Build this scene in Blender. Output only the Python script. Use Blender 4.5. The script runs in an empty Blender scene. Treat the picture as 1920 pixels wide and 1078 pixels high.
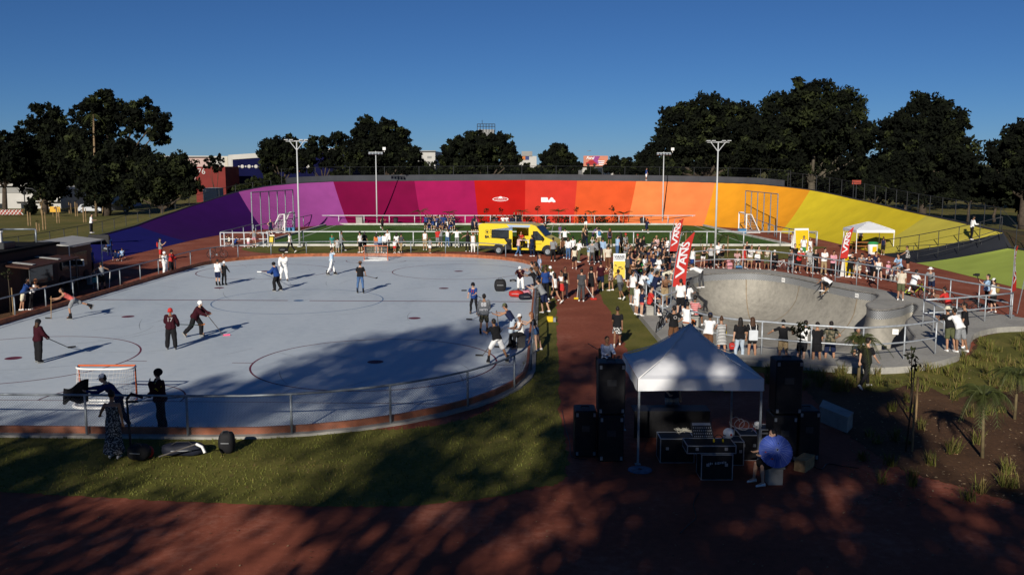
import bpy, bmesh, math, random
from mathutils import Vector, Matrix, Quaternion
R = math.radians
rnd = random.Random(7)
sc = bpy.context.scene
COL = sc.collection

# ---------------------------------------------------------------- camera, sky, sun, exposure
CAM_H, FPX, HOR = 7.5, 1755.0, 306.0
TILT = math.atan((539 - HOR) / FPX)
cd = bpy.data.cameras.new('camera')
cam = bpy.data.objects.new('camera', cd); COL.objects.link(cam)
cam.location = (0, 0, CAM_H); cam.rotation_euler = (R(90) - TILT, 0, 0)
cd.sensor_width = 36; cd.sensor_fit = 'HORIZONTAL'; cd.lens = FPX / 1920 * 36
cd.clip_start = 0.1; cd.clip_end = 6000
sc.camera = cam
SUN_EL, SUN_AZ = R(22.5), math.atan2(-0.25, -0.97)     # azimuth of the sun measured from +Y towards +X
w = bpy.data.worlds.new('World'); sc.world = w; w.use_nodes = True
nt = w.node_tree; bg = nt.nodes['Background']
sky = nt.nodes.new('ShaderNodeTexSky'); sky.sky_type = 'NISHITA'; sky.sun_disc = False
sky.sun_elevation = SUN_EL; sky.sun_rotation = SUN_AZ
sky.air_density = 0.65; sky.dust_density = 0.0; sky.ozone_density = 10.0; sky.altitude = 0
nt.links.new(sky.outputs[0], bg.inputs[0]); bg.inputs[1].default_value = 0.050
sd = bpy.data.lights.new('sun', 'SUN'); sd.energy = 5.0; sd.angle = R(0.65); sd.color = (1.0, 0.93, 0.82)
sun = bpy.data.objects.new('sun', sd); COL.objects.link(sun)
sv = Vector((math.sin(SUN_AZ) * math.cos(SUN_EL), math.cos(SUN_AZ) * math.cos(SUN_EL), math.sin(SUN_EL)))
sun.rotation_euler = sv.to_track_quat('Z', 'Y').to_euler(); sun.location = (-10, -40, 60)
sc.view_settings.view_transform = 'Standard'; sc.view_settings.look = 'None'
sc.view_settings.exposure = 0.0; sc.view_settings.gamma = 1.0
try: sc.view_settings.use_curve_mapping = False
except Exception: pass
sc.cycles.max_bounces = 5; sc.cycles.diffuse_bounces = 2; sc.cycles.transparent_max_bounces = 8

# ---------------------------------------------------------------- pixel <-> place
_ct, _st = math.cos(TILT), math.sin(TILT)
def ray(px, py):
    u, v = px - 960.0, py - 539.0
    return Vector((u, FPX * _ct - v * _st, -FPX * _st - v * _ct))
def P(px, py, z=0.0):
    d = ray(px, py); t = (z - CAM_H) / d.z
    return Vector((d.x * t, d.y * t, z))
def PY(px, py, Y):
    d = ray(px, py); t = Y / d.y
    return Vector((d.x * t, Y, CAM_H + d.z * t))

# ---------------------------------------------------------------- things, parts, meshes
ABS = {}
USED_LABELS = {}
def tag(o, label=None, cat=None, group=None, kind=None):
    if label:
        if label in USED_LABELS and not group: print('DUPLABEL', label)
        USED_LABELS[label] = USED_LABELS.get(label, 0) + 1
        o['label'] = label
    if cat: o['category'] = cat
    if group: o['group'] = group
    if kind: o['kind'] = kind
    return o
def thing(name, label, cat, loc=(0, 0, 0), rz=0.0, group=None):
    o = bpy.data.objects.new(name, None); COL.objects.link(o)
    o.empty_display_size = 0.2
    o.location = loc; o.rotation_euler = (0, 0, rz); ABS[o] = Vector(loc)
    return tag(o, label, cat, group)
def mesh_obj(name, me, parent=None, loc=(0, 0, 0)):
    o = bpy.data.objects.new(name, me); COL.objects.link(o)
    o.location = loc
    if parent is not None: o.parent = parent
    ABS[o] = (ABS[parent] if parent is not None else Vector((0, 0, 0))) + Vector(loc)
    return o
def copy_tree(o, parent=None):
    c = o.copy(); COL.objects.link(c)
    if parent is not None: c.parent = parent
    for ch in o.children: copy_tree(ch, c)
    return c
def frame(d):
    d = d.normalized()
    up = Vector((0, 0, 1)) if abs(d.z) < 0.95 else Vector((0, 1, 0))
    a = d.cross(up).normalized(); b = a.cross(d).normalized()
    return a, b
class MB:
    def __init__(s): s.v = []; s.f = []; s.m = []; s.mi = 0
    def mat(s, i): s.mi = i; return s
    def add(s, vs, fs):
        b = len(s.v); s.v += [tuple(v) for v in vs]
        for f in fs: s.f.append(tuple(i + b for i in f)); s.m.append(s.mi)
        return s
    def box(s, c, size, rz=0.0, M=None, taper=1.0):
        x, y, z = size[0] / 2, size[1] / 2, size[2] / 2
        vs = [Vector((i * x * (taper if k > 0 else 1), j * y * (taper if k > 0 else 1), k * z)) for k in (-1, 1) for j in (-1, 1) for i in (-1, 1)]
        if M is None: M = Matrix.Rotation(rz, 3, 'Z')
        vs = [M @ v + Vector(c) for v in vs]
        return s.add(vs, [(0, 2, 3, 1), (4, 5, 7, 6), (0, 1, 5, 4), (2, 6, 7, 3), (0, 4, 6, 2), (1, 3, 7, 5)])
    def bbox(s, c, size, rz=0.0, b=0.03):
        # box with chamfered edges all round
        x, y, z = size[0] / 2, size[1] / 2, size[2] / 2
        b = min(b, x * .45, y * .45, z * .45)
        M = Matrix.Rotation(rz, 3, 'Z'); vs = []
        for zz, ins in ((-z, b), (-z + b, 0), (z - b, 0), (z, b)):
            X, Yy = x - ins, y - ins
            vs += [(X - b, -Yy, zz), (X, -Yy + b, zz), (X, Yy - b, zz), (X - b, Yy, zz), (-X + b, Yy, zz), (-X, Yy - b, zz), (-X, -Yy + b, zz), (-X + b, -Yy, zz)]
        vs = [M @ Vector(v) + Vector(c) for v in vs]
        fs = [tuple(range(7, -1, -1)), tuple(range(24, 32))]
        for k in range(3):
            for i in range(8):
                j = (i + 1) % 8; fs.append((k * 8 + i, k * 8 + j, k * 8 + 8 + j, k * 8 + 8 + i))
        return s.add(vs, fs)
    def tube(s, pts, r, n=8, cap=True):
        pts = [Vector(p) for p in pts]; rr = r if isinstance(r, (list, tuple)) else [r] * len(pts)
        vs, fs = [], []; a = None
        for i, p in enumerate(pts):
            d = (pts[min(i + 1, len(pts) - 1)] - pts[max(i - 1, 0)])
            if d.length < 1e-9: d = Vector((0, 0, 1))
            d.normalize()
            if a is None: a, b = frame(d)
            else:
                a = (a - d * a.dot(d))
                if a.length < 1e-6: a, b = frame(d)
                a.normalize(); b = d.cross(a) * -1
                b = a.cross(d)
            for k in range(n):
                t = 2 * math.pi * k / n
                vs.append(p + (a * math.cos(t) + b * math.sin(t)) * rr[i])
        for i in range(len(pts) - 1):
            for k in range(n):
                k2 = (k + 1) % n; fs.append((i * n + k, i * n + k2, (i + 1) * n + k2, (i + 1) * n + k))
        if cap: fs.append(tuple(range(n - 1, -1, -1))); fs.append(tuple(range((len(pts) - 1) * n, len(pts) * n)))
        return s.add(vs, fs)
    def lathe(s, prof, c=(0, 0, 0), n=16, M=None):
        c = Vector(c); vs, fs = [], []
        for r, z in prof:
            for k in range(n):
                t = 2 * math.pi * k / n; v = Vector((r * math.cos(t), r * math.sin(t), z))
                vs.append((M @ v if M else v) + c)
        for i in range(len(prof) - 1):
            for k in range(n):
                k2 = (k + 1) % n; fs.append((i * n + k, i * n + k2, (i + 1) * n + k2, (i + 1) * n + k))
        fs.append(tuple(range(n - 1, -1, -1))); fs.append(tuple(range((len(prof) - 1) * n, len(prof) * n)))
        return s.add(vs, fs)
    def loft(s, rings, cap=True):
        n = len(rings[0]); vs = [v for r in rings for v in r]; fs = []
        for i in range(len(rings) - 1):
            for k in range(n):
                k2 = (k + 1) % n; fs.append((i * n + k, i * n + k2, (i + 1) * n + k2, (i + 1) * n + k))
        if cap: fs.append(tuple(range(n - 1, -1, -1))); fs.append(tuple(range((len(rings) - 1) * n, len(rings) * n)))
        return s.add(vs, fs)
    def ell(s, c, rx, ry, rz, n=12, m=8, M=None):
        c = Vector(c); vs, fs = [], []
        for i in range(1, m):
            ph = math.pi * i / m - math.pi / 2
            for k in range(n):
                t = 2 * math.pi * k / n
                v = Vector((rx * math.cos(ph) * math.cos(t), ry * math.cos(ph) * math.sin(t), rz * math.sin(ph)))
                vs.append((M @ v if M else v) + c)
        for i in range(m - 2):
            for k in range(n):
                k2 = (k + 1) % n; fs.append((i * n + k, i * n + k2, (i + 1) * n + k2, (i + 1) * n + k))
        b = Vector((0, 0, -rz)); t_ = Vector((0, 0, rz))
        vs.append((M @ b if M else b) + c); vs.append((M @ t_ if M else t_) + c)
        nb = len(vs) - 2
        for k in range(n):
            k2 = (k + 1) % n; fs.append((nb, k2, k)); fs.append((nb + 1, (m - 2) * n + k, (m - 2) * n + k2))
        return s.add(vs, fs)
    def prism(s, poly, z0, z1):
        n = len(poly); vs = [(p[0], p[1], z0) for p in poly] + [(p[0], p[1], z1) for p in poly]
        fs = [tuple(range(n - 1, -1, -1)), tuple(range(n, 2 * n))]
        for i in range(n): j = (i + 1) % n; fs.append((i, j, n + j, n + i))
        return s.add(vs, fs)
    def strip(s, pa, pb):
        n = len(pa); vs = [v for v in pa] + [v for v in pb]
        return s.add(vs, [(i, i + 1, n + i + 1, n + i) for i in range(n - 1)])
    def xform(s, M, i0=0):
        s.v[i0:] = [tuple(M @ Vector(v)) for v in s.v[i0:]]; return s
    def mesh(s, name, mats, smooth=False, off=None):
        me = bpy.data.meshes.new(name)
        vs = s.v if off is None else [(v[0] - off.x, v[1] - off.y, v[2] - off.z) for v in s.v]
        me.from_pydata(vs, [], s.f)
        if not isinstance(mats, (list, tuple)): mats = [mats]
        for m in mats: me.materials.append(m)
        me.polygons.foreach_set('material_index', s.m)
        if smooth: me.polygons.foreach_set('use_smooth', [True] * len(s.f))
        me.update(); return me
    def build(s, name, mats, parent=None, smooth=False, world=True):
        off = ABS[parent] if (parent is not None and world) else None
        return mesh_obj(name, s.mesh(name, mats, smooth, off), parent)
def autosmooth(o, ang=35):
    me = o.data
    me.polygons.foreach_set('use_smooth', [True] * len(me.polygons))
    try: me.set_sharp_from_angle(angle=R(ang))
    except Exception: pass
    return o
def sheet(name, outline, z, m, holes=(), kind='structure', parent=None):
    bm = bmesh.new(); ed = []
    for loop in [outline] + list(holes):
        vs = [bm.verts.new((p[0], p[1], z)) for p in loop]
        for i in range(len(vs)): ed.append(bm.edges.new((vs[i], vs[(i + 1) % len(vs)])))
    bmesh.ops.triangle_fill(bm, use_beauty=True, use_dissolve=False, edges=ed)
    for f in bm.faces:
        f.normal_update()
        if f.normal.z < 0: f.normal_flip()
    me = bpy.data.meshes.new(name); bm.to_mesh(me); bm.free(); me.materials.append(m)
    o = mesh_obj(name, me, parent)
    if kind: o['kind'] = kind
    return o
def smooth_poly(pts, sub=6, closed=True):
    n = len(pts); out = []
    rng = range(n) if closed else range(n - 1)
    g = (lambda i: Vector(pts[i % n])) if closed else (lambda i: Vector(pts[max(0, min(n - 1, i))]))
    for i in rng:
        p0, p1, p2, p3 = g(i - 1), g(i), g(i + 1), g(i + 2)
        for k in range(sub):
            t = k / sub
            out.append(0.5 * ((2 * p1) + (-p0 + p2) * t + (2 * p0 - 5 * p1 + 4 * p2 - p3) * t * t + (-p0 + 3 * p1 - 3 * p2 + p3) * t ** 3))
    if not closed: out.append(Vector(pts[-1]))
    return out

# ---------------------------------------------------------------- materials
MATS = {}
def rgb(r, g, b):
    f = lambda c: ((c / 255 + 0.055) / 1.055) ** 2.4 if c > 10 else c / 255 / 12.92
    return (f(r), f(g), f(b))
def mat(name, col, rough=0.75, var=0.12, scale=6.0, bump=0.0, bscale=40.0, metal=0.0, spec=0.3, col2=None, detail=4.0, coat=0.0):
    if name in MATS: return MATS[name]
    m = bpy.data.materials.new(name); m.use_nodes = True; n = m.node_tree; b = n.nodes['Principled BSDF']
    b.inputs['Roughness'].default_value = rough; b.inputs['Metallic'].default_value = metal
    b.inputs['Specular IOR Level'].default_value = spec
    if coat: b.inputs['Coat Weight'].default_value = coat; b.inputs['Coat Roughness'].default_value = 0.1
    tc = n.nodes.new('ShaderNodeTexCoord')
    nz = n.nodes.new('ShaderNodeTexNoise'); nz.inputs['Scale'].default_value = scale; nz.inputs['Detail'].default_value = detail
    n.links.new(tc.outputs['Object'], nz.inputs['Vector'])
    cr = n.nodes.new('ShaderNodeValToRGB'); cr.color_ramp.elements[0].position = 0.3; cr.color_ramp.elements[1].position = 0.7
    c1 = tuple(max(0, c * (1 - var)) for c in col); c2 = col2 if col2 else tuple(min(1, c * (1 + var)) for c in col)
    cr.color_ramp.elements[0].color = (*c1, 1); cr.color_ramp.elements[1].color = (*c2, 1)
    n.links.new(nz.outputs['Fac'], cr.inputs['Fac']); n.links.new(cr.outputs[0], b.inputs['Base Color'])
    if bump:
        n2 = n.nodes.new('ShaderNodeTexNoise'); n2.inputs['Scale'].default_value = bscale; n2.inputs['Detail'].default_value = 3
        n.links.new(tc.outputs['Object'], n2.inputs['Vector'])
        bp = n.nodes.new('ShaderNodeBump'); bp.inputs['Strength'].default_value = bump; bp.inputs['Distance'].default_value = 0.02
        n.links.new(n2.outputs['Fac'], bp.inputs['Height']); n.links.new(bp.outputs[0], b.inputs['Normal'])
    MATS[name] = m; return m
def mat2(name, stops, s1=0.4, s2=6.0, mixf=0.5, rough=0.9, bump=0.3, bscale=30.0, spec=0.2, streak=None):
    """two noise scales mixed into a colour ramp (ground-like surfaces)"""
    m = bpy.data.materials.new(name); m.use_nodes = True; n = m.node_tree; b = n.nodes['Principled BSDF']
    b.inputs['Roughness'].default_value = rough; b.inputs['Specular IOR Level'].default_value = spec
    tc = n.nodes.new('ShaderNodeTexCoord'); vec = tc.outputs['Object']
    if streak:
        mp = n.nodes.new('ShaderNodeMapping'); mp.inputs['Scale'].default_value = streak
        n.links.new(vec, mp.inputs['Vector']); vs_ = mp.outputs[0]
    else: vs_ = vec
    a = n.nodes.new('ShaderNodeTexNoise'); a.inputs['Scale'].default_value = s1; a.inputs['Detail'].default_value = 6; n.links.new(vs_, a.inputs['Vector'])
    c = n.nodes.new('ShaderNodeTexNoise'); c.inputs['Scale'].default_value = s2; c.inputs['Detail'].default_value = 6; c.inputs['Roughness'].default_value = 0.65; n.links.new(vec, c.inputs['Vector'])
    mx = n.nodes.new('ShaderNodeMix'); mx.inputs[0].default_value = mixf
    n.links.new(a.outputs['Fac'], mx.inputs[2]); n.links.new(c.outputs['Fac'], mx.inputs[3])
    cr = n.nodes.new('ShaderNodeValToRGB'); e = cr.color_ramp.elements
    while len(e) < len(stops): e.new(0.5)
    for i, (p, col) in enumerate(stops): e[i].position = p; e[i].color = (*col, 1)
    n.links.new(mx.outputs[0], cr.inputs['Fac']); n.links.new(cr.outputs[0], b.inputs['Base Color'])
    bp = n.nodes.new('ShaderNodeBump'); bp.inputs['Strength'].default_value = bump; bp.inputs['Distance'].default_value = 0.03
    d = n.nodes.new('ShaderNodeTexNoise'); d.inputs['Scale'].default_value = bscale; d.inputs['Detail'].default_value = 4; n.links.new(vec, d.inputs['Vector'])
    n.links.new(d.outputs['Fac'], bp.inputs['Height']); n.links.new(bp.outputs[0], b.inputs['Normal'])
    MATS[name] = m; return m
STEEL = mat('galvanised_steel', (0.23, 0.26, 0.29), 0.5, 0.2, 9, metal=0.35, spec=0.4)
WPAINT = mat('white_paint', (0.78, 0.78, 0.76), 0.5, 0.06, 4)
DARKM = mat('dark_metal', (0.03, 0.032, 0.036), 0.5, 0.2, 8)
BLACK = mat('black_plastic', (0.012, 0.012, 0.014), 0.55, 0.3, 10)
CONC = mat2('concrete', [(0.3, (0.22, 0.21, 0.19)), (0.5, (0.33, 0.32, 0.29)), (0.72, (0.43, 0.41, 0.36))], 0.5, 4.5, 0.45, 0.85, 0.15, 60)
WOOD = mat('kick_board_wood', (0.33, 0.105, 0.045), 0.6, 0.35, 3, bump=0.1)
LWOOD = mat('light_wood', (0.42, 0.26, 0.12), 0.7, 0.25, 8)
CLAY = mat2('red_clay', [(0.3, (0.17, 0.045, 0.024)), (0.52, (0.26, 0.072, 0.04)), (0.66, (0.34, 0.13, 0.085)), (0.82, (0.44, 0.27, 0.21))], 0.35, 5.0, 0.42, 0.95, 0.35, 45)
GRASS = mat2('lawn_grass', [(0.3, (0.068, 0.072, 0.012)), (0.52, (0.135, 0.128, 0.024)), (0.72, (0.22, 0.17, 0.05))], 0.5, 7.0, 0.5, 0.95, 0.6, 60)
DRYGRASS = mat2('dry_lawn', [(0.3, (0.060, 0.066, 0.014)), (0.5, (0.115, 0.105, 0.026)), (0.7, (0.21, 0.15, 0.05))], 0.12, 2.5, 0.5, 0.95, 0.5, 20)
SOIL = mat2('brown_soil', [(0.3, (0.045, 0.024, 0.012)), (0.5, (0.09, 0.045, 0.022)), (0.72, (0.16, 0.085, 0.04))], 0.7, 8.0, 0.5, 0.95, 0.6, 50)
TURF = mat2('artificial_turf', [(0.3, (0.028, 0.080, 0.010)), (0.5, (0.048, 0.115, 0.015)), (0.7, (0.08, 0.15, 0.024))], 0.25, 9.0, 0.45, 0.9, 0.4, 60, streak=(0.15, 1.2, 1))
RINK = mat2('rink_paint', [(0.28, (0.40, 0.46, 0.52)), (0.5, (0.52, 0.58, 0.63)), (0.72, (0.585, 0.635, 0.67))], 0.3, 2.6, 0.42, 0.55, 0.04, 40, spec=0.3, streak=(1.0, 0.35, 1))

# ---------------------------------------------------------------- the velodrome oval (plan), read from the photograph
CX, CYB, RI, AY, SEN = -0.4, 86.0, 31.0, 32.0, 2.9
def oval(off, n_arc=72, y0=-70.0):
    r = RI + off; pts = []
    k = 60
    for i in range(k): pts.append(Vector((CX - r, y0 + (CYB - y0) * i / k, 0)))
    for i in range(n_arc + 1):
        t = math.pi - math.pi * i / n_arc; c_, s_ = math.cos(t), math.sin(t); e_ = 2 / SEN
        pts.append(Vector((CX + r * math.copysign(abs(c_) ** e_, c_), CYB + (AY + off) * max(0.0, s_) ** e_, 0)))
    for i in range(1, k + 1): pts.append(Vector((CX + r, CYB - (CYB - y0) * i / k, 0)))
    return pts
def oval_len(pts):
    L = [0.0]
    for a, b in zip(pts, pts[1:]): L.append(L[-1] + (b - a).length)
    return L
INNER = oval(0.0); OUTER = oval(5.6)
LI, LO = oval_len(INNER), oval_len(OUTER)
def at_len(pts, L, s):
    s = max(0, min(L[-1] - 1e-6, s))
    for i in range(len(L) - 1):
        if L[i + 1] >= s:
            t = (s - L[i]) / (L[i + 1] - L[i]); return pts[i].lerp(pts[i + 1], t)
    return pts[-1]
def col_hit(pts, L, px, py):
    """arc length where the vertical plane through an image column meets the plan curve (the far crossing)"""
    d = ray(px, py); best = None
    for i in range(len(pts) - 1):
        a = pts[i].x * d.y - pts[i].y * d.x; b = pts[i + 1].x * d.y - pts[i + 1].y * d.x
        if a * b <= 0 and pts[i].y > 20:
            t = a / (a - b) if a != b else 0
            p = pts[i].lerp(pts[i + 1], t); best = (L[i] + t * (L[i + 1] - L[i]), p)
    return best
def z_at(px, py, Y): return PY(px, py, Y).z
# rim height from the rim's image row
_rim = [(0, 478), (100, 462), (200, 440), (258, 424), (330, 398), (390, 378), (447, 360), (500, 350), (560, 344), (625, 341), (777, 339.5), (985, 338), (1192, 340), (1341, 343), (1420, 346), (1519, 357), (1600, 374), (1700, 397), (1800, 418), (1880, 437), (1890, 466), (1919, 470)]
RIMZ = []
for x, y in _rim:
    h = col_hit(OUTER, LO, x, y)
    if h: RIMZ.append((h[0], z_at(x, y, h[1].y)))
RIMZ.sort()
def rim_z(s):
    if s <= RIMZ[0][0]: return RIMZ[0][1]
    for (a, za), (b, zb) in zip(RIMZ, RIMZ[1:]):
        if s <= b: return za + (zb - za) * (s - a) / max(1e-6, b - a)
    return RIMZ[-1][1]
# ---------------------------------------------------------------- ground, infield, banked track
EMB = [(5.75, 1.0), (8.5, 0.8), (16.0, 0.3), (34.0, 0.0)]
GZ = -0.75
far_loop = oval(34.0, 48)
sheet('ground', [(-3500, -400), (3500, -400), (3500, 5000), (-3500, 5000)], GZ, DRYGRASS, holes=[[(p.x, p.y) for p in far_loop]])
mb = MB(); loops = []
for off, k in [(5.75, 1.0), (8.5, 0.85), (16.0, 0.35), (34.0, 0.0)]:
    lp = oval(off, 72); n = len(lp); ll = oval_len(lp); row = []
    for i, p in enumerate(lp):
        s = LO[min(i, len(LO) - 1)]; zz = rim_z(s) + 0.04
        row.append((p.x, p.y, zz * k + (GZ + 0.0) * (1 - k)))
    loops.append(row)
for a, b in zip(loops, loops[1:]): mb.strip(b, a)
eo = mb.build('outer_embankment', [DRYGRASS, mat2('rim_soil_shaded', [(0.3, (0.03, 0.028, 0.010)), (0.5, (0.055, 0.046, 0.016)), (0.7, (0.10, 0.05, 0.026))], 0.15, 2.0, .5, .95, .4, 20)], smooth=True); eo['kind'] = 'structure'
for f_ in eo.data.polygons: f_.material_index = 1 if f_.center.x > 22 else 0  # right side: brown soil with the tree shade painted into its colour

# pad of the skate bowl (needed for the hole in the infield)
PADZ = 0.25
_pad = [(1262, 503), (1290, 500), (1340, 504), (1440, 506), (1540, 524), (1600, 534), (1653, 543), (1723, 559), (1803, 577), (1870, 588), (1940, 600), (1945, 610), (1870, 614), (1826, 626), (1818, 646), (1795, 666), (1740, 681), (1680, 688), (1600, 688), (1500, 681), (1440, 676), (1340, 671), (1270, 662), (1243, 640), (1212, 604), (1180, 562), (1192, 537), (1222, 515)]
PAD = [P(x, y, PADZ) for x, y in _pad]
PADS = smooth_poly(PAD, 3)
_lip = [(1293, 524), (1312, 515), (1360, 511), (1420, 511), (1480, 518), (1540, 531), (1600, 543), (1638, 549), (1648, 555), (1638, 563), (1625, 570), (1634, 578), (1658, 580), (1690, 575), (1710, 568), (1722, 575), (1712, 591), (1700, 603), (1706, 618), (1716, 632), (1700, 645), (1665, 655), (1615, 660), (1560, 659), (1500, 655), (1440, 650), (1380, 646), (1325, 643), (1292, 628), (1281, 600), (1284, 570), (1288, 543)]
LIP = smooth_poly([P(x, y, PADZ) for x, y in _lip], 6)
INF = [(-40, -70), (-31.9 - 5.4, -70)] 
inf_out = [(CX - RI - 0.6, -70)] + [(p.x, p.y) for p in oval(0.6, 72)[1:-1]] + [(CX + RI + 0.6, -70)]
sheet('infield_clay', inf_out, 0.0, CLAY, holes=[[(p.x, p.y) for p in PADS]])

# banked track: colour sectors between seams read off as (top pixel, bottom pixel)
BANKCOL = [('blue', (26, 24, 104)), ('dark_purple', (52, 8, 84)), ('violet', (158, 74, 148)), ('plum', (124, 4, 62)), ('magenta', (160, 22, 84)), ('red', (184, 22, 16)), ('coral', (208, 56, 42)), ('orange', (222, 88, 42)), ('light_orange', (244, 134, 74)), ('amber', (236, 158, 36)), ('yellow', (226, 202, 46)), ('pale_yellow', (206, 192, 78)), ('anthracite', (44, 47, 54)), ('lime', (166, 182, 84))]
SEAMS = [((258, 424), (352, 455)), ((447, 360), (495, 437)), ((625, 341), (654, 418)), ((777, 339), (791, 418)), ((889, 339), (898, 418)), ((985, 338), (984, 418)), ((1082, 340), (1075, 418)), ((1193, 341), (1175, 418)), ((1341, 343), (1318, 418)), ((1519, 357), (1462, 430)), ((1737, 404), (1625, 472)), ((1880, 440), (1650, 478)), ((1885, 470), (1718, 492))]
ss = [(0.0, 0.0)]
for t, b in SEAMS:
    ht = col_hit(OUTER, LO, *t); hb = col_hit(INNER, LI, *b)
    ss.append((ht[0] if ht else LO[-1], hb[0] if hb else LI[-1]))
ss[-2] = (col_hit(OUTER, LO, 1880, 440)[0], ss[-2][1]); ss[-1] = (col_hit(OUTER, LO, 1890, 466)[0], ss[-1][1])
ss.append((LO[-1], LI[-1]))
def bank_mat(nm, c):
    col = tuple(min(.8, x * 0.86) for x in rgb(*c))
    return mat('bank_' + nm, col, 0.8, 0.09, 0.55, bump=0.15, bscale=14, spec=0.15, detail=9)
bm_mats = [bank_mat(*c) for c in BANKCOL]
mb = MB()
def bank_pt(so, si, t):
    a = at_len(INNER, LI, si); b = at_len(OUTER, LO, so); z = rim_z(so)
    # slightly dished section
    return Vector((a.x + (b.x - a.x) * t, a.y + (b.y - a.y) * t, z * (t ** 1.22) + 0.012))
for k in range(len(ss) - 1):
    (o0, i0), (o1, i1) = ss[k], ss[k + 1]
    nseg = max(4, int((o1 - o0) / 1.5)); mb.mat(k)
    for j in range(nseg):
        u0, u1 = j / nseg, (j + 1) / nseg
        for q in range(6):
            t0, t1 = q / 6, (q + 1) / 6
            f = lambda u, t: bank_pt(o0 + (o1 - o0) * u, i0 + (i1 - i0) * u, t)
            mb.add([f(u0, t0), f(u1, t0), f(u1, t1), f(u0, t1)], [(3, 2, 1, 0)])
bank = mb.build('banked_track', bm_mats); bank['kind'] = 'structure'
bank.data.polygons.foreach_set('use_smooth', [True] * len(bank.data.polygons))
bmm = bmesh.new(); bmm.from_mesh(bank.data); bmesh.ops.remove_doubles(bmm, verts=bmm.verts, dist=0.002); bmm.to_mesh(bank.data); bmm.free()
# dark rim kerb along the whole top edge
mb = MB(); a0, b0 = [], []
kerb_pts = [(at_len(OUTER, LO, s), rim_z(s)) for s in [i * 1.5 for i in range(int(LO[-1] / 1.5))]]
def offs(pt, d):
    c = Vector((CX, max(-70, min(CYB, pt.y)), 0)); n = Vector((pt.x, pt.y, 0)) - c; n.normalize(); return Vector((pt.x, pt.y, 0)) + n * d
rows = [[], [], [], []]
for p, z in kerb_pts:
    i_, o_ = offs(p, -0.02), offs(p, 0.22)
    rows[0].append((i_.x, i_.y, z - 0.05)); rows[1].append((i_.x, i_.y, z + 0.10)); rows[2].append((o_.x, o_.y, z + 0.10)); rows[3].append((o_.x, o_.y, z - 0.15))
for a, b in zip(rows, rows[1:]): mb.strip(a, b)
mb.build('rim_kerb', DARKM)['kind'] = 'structure'
# grey parapet wall on the bend
sA, sB = col_hit(OUTER, LO, 540, 346)[0], col_hit(OUTER, LO, 1466, 350)[0]
par = thing('parapet_wall', 'dark grey concrete parapet wall crowning the coloured banked bend', 'wall', (CX, 122.6, 5.2))
mb = MB(); rows = [[], [], [], []]; ns = 60; tops = []
for i in range(ns + 1):
    s = sA + (sB - sA) * i / ns; p = at_len(OUTER, LO, s); z = rim_z(s)
    h = 0.78
    i_, o_ = offs(p, 0.26), offs(p, 0.5)
    rows[0].append((i_.x, i_.y, z - 0.1)); rows[1].append((i_.x, i_.y, z + h)); rows[2].append((o_.x, o_.y, z + h)); rows[3].append((o_.x, o_.y, z - 1.2)); tops.append((offs(p, 0.38), z + h))
for a, b in zip(rows, rows[1:]): mb.strip(a, b)
mb.add([rows[k][0] for k in range(4)], [(0, 1, 2, 3)]); mb.add([rows[k][-1] for k in range(4)], [(3, 2, 1, 0)])
mb.build('wall_panel', mat('parapet_grey', (0.05, 0.055, 0.066), 0.85, 0.15, 0.6, bump=0.1), par)
mb = MB()
for i in range(0, ns + 1, 7):
    p, z = tops[i]; mb.box((p.x, p.y, z - 0.36), (0.05, 0.3, 0.76))
mb.build('joint', DARKM, par)
# mesh fence behind the parapet and on both rims
def mesh_fence(name, label, pts, h, post_every=1, wires=5, group=None, r=0.035, diag=False):
    """pts: (Vector plan, z) list; posts children, one wire panel"""
    t = thing(name, label, 'fence', (pts[0][0].x, pts[0][0].y, pts[0][1]), group=group)
    m = MB()
    for k in range(wires):
        zz = h * (k + 0.5) / wires
        m.tube([(p.x, p.y, z + zz) for p, z in pts], 0.007, 3)
    m.tube([(p.x, p.y, z + h) for p, z in pts], 0.022, 4)
    m.build('wire_panel', DARKM, t)
    for p, z in pts[::post_every]:
        q = MB(); q.tube([(p.x, p.y, z - 0.2), (p.x, p.y, z + h + 0.03)], r, 6); q.build('post', DARKM, t)
    return t
pts = []
for i in range(0, ns + 1, 2):
    s = sA + (sB - sA) * i / ns; pts.append((offs(at_len(OUTER, LO, s), 1.6), rim_z(s) - 0.15))
mesh_fence('wire_fence', 'tall thin wire fence standing behind the dark grey parapet wall', pts, 2.0, 2, 9)
pts = [(offs(at_len(OUTER, LO, s), 0.5), rim_z(s)) for s in [sB + 0.5 + 2.4 * i for i in range(22)]]
mesh_fence('wire_fence', 'dark wire fence running down the rim above the yellow banking', pts, 1.7, 1, 9)
pts = [(offs(at_len(OUTER, LO, s), 1.5), rim_z(s) * 0.9 - 0.1) for s in [sA - 1.5 - 2.5 * i for i in range(22)]]
mesh_fence('wire_fence', 'low dark rail fence running down the rim beside the purple banking', pts, 1.15, 1, 1)

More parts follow.
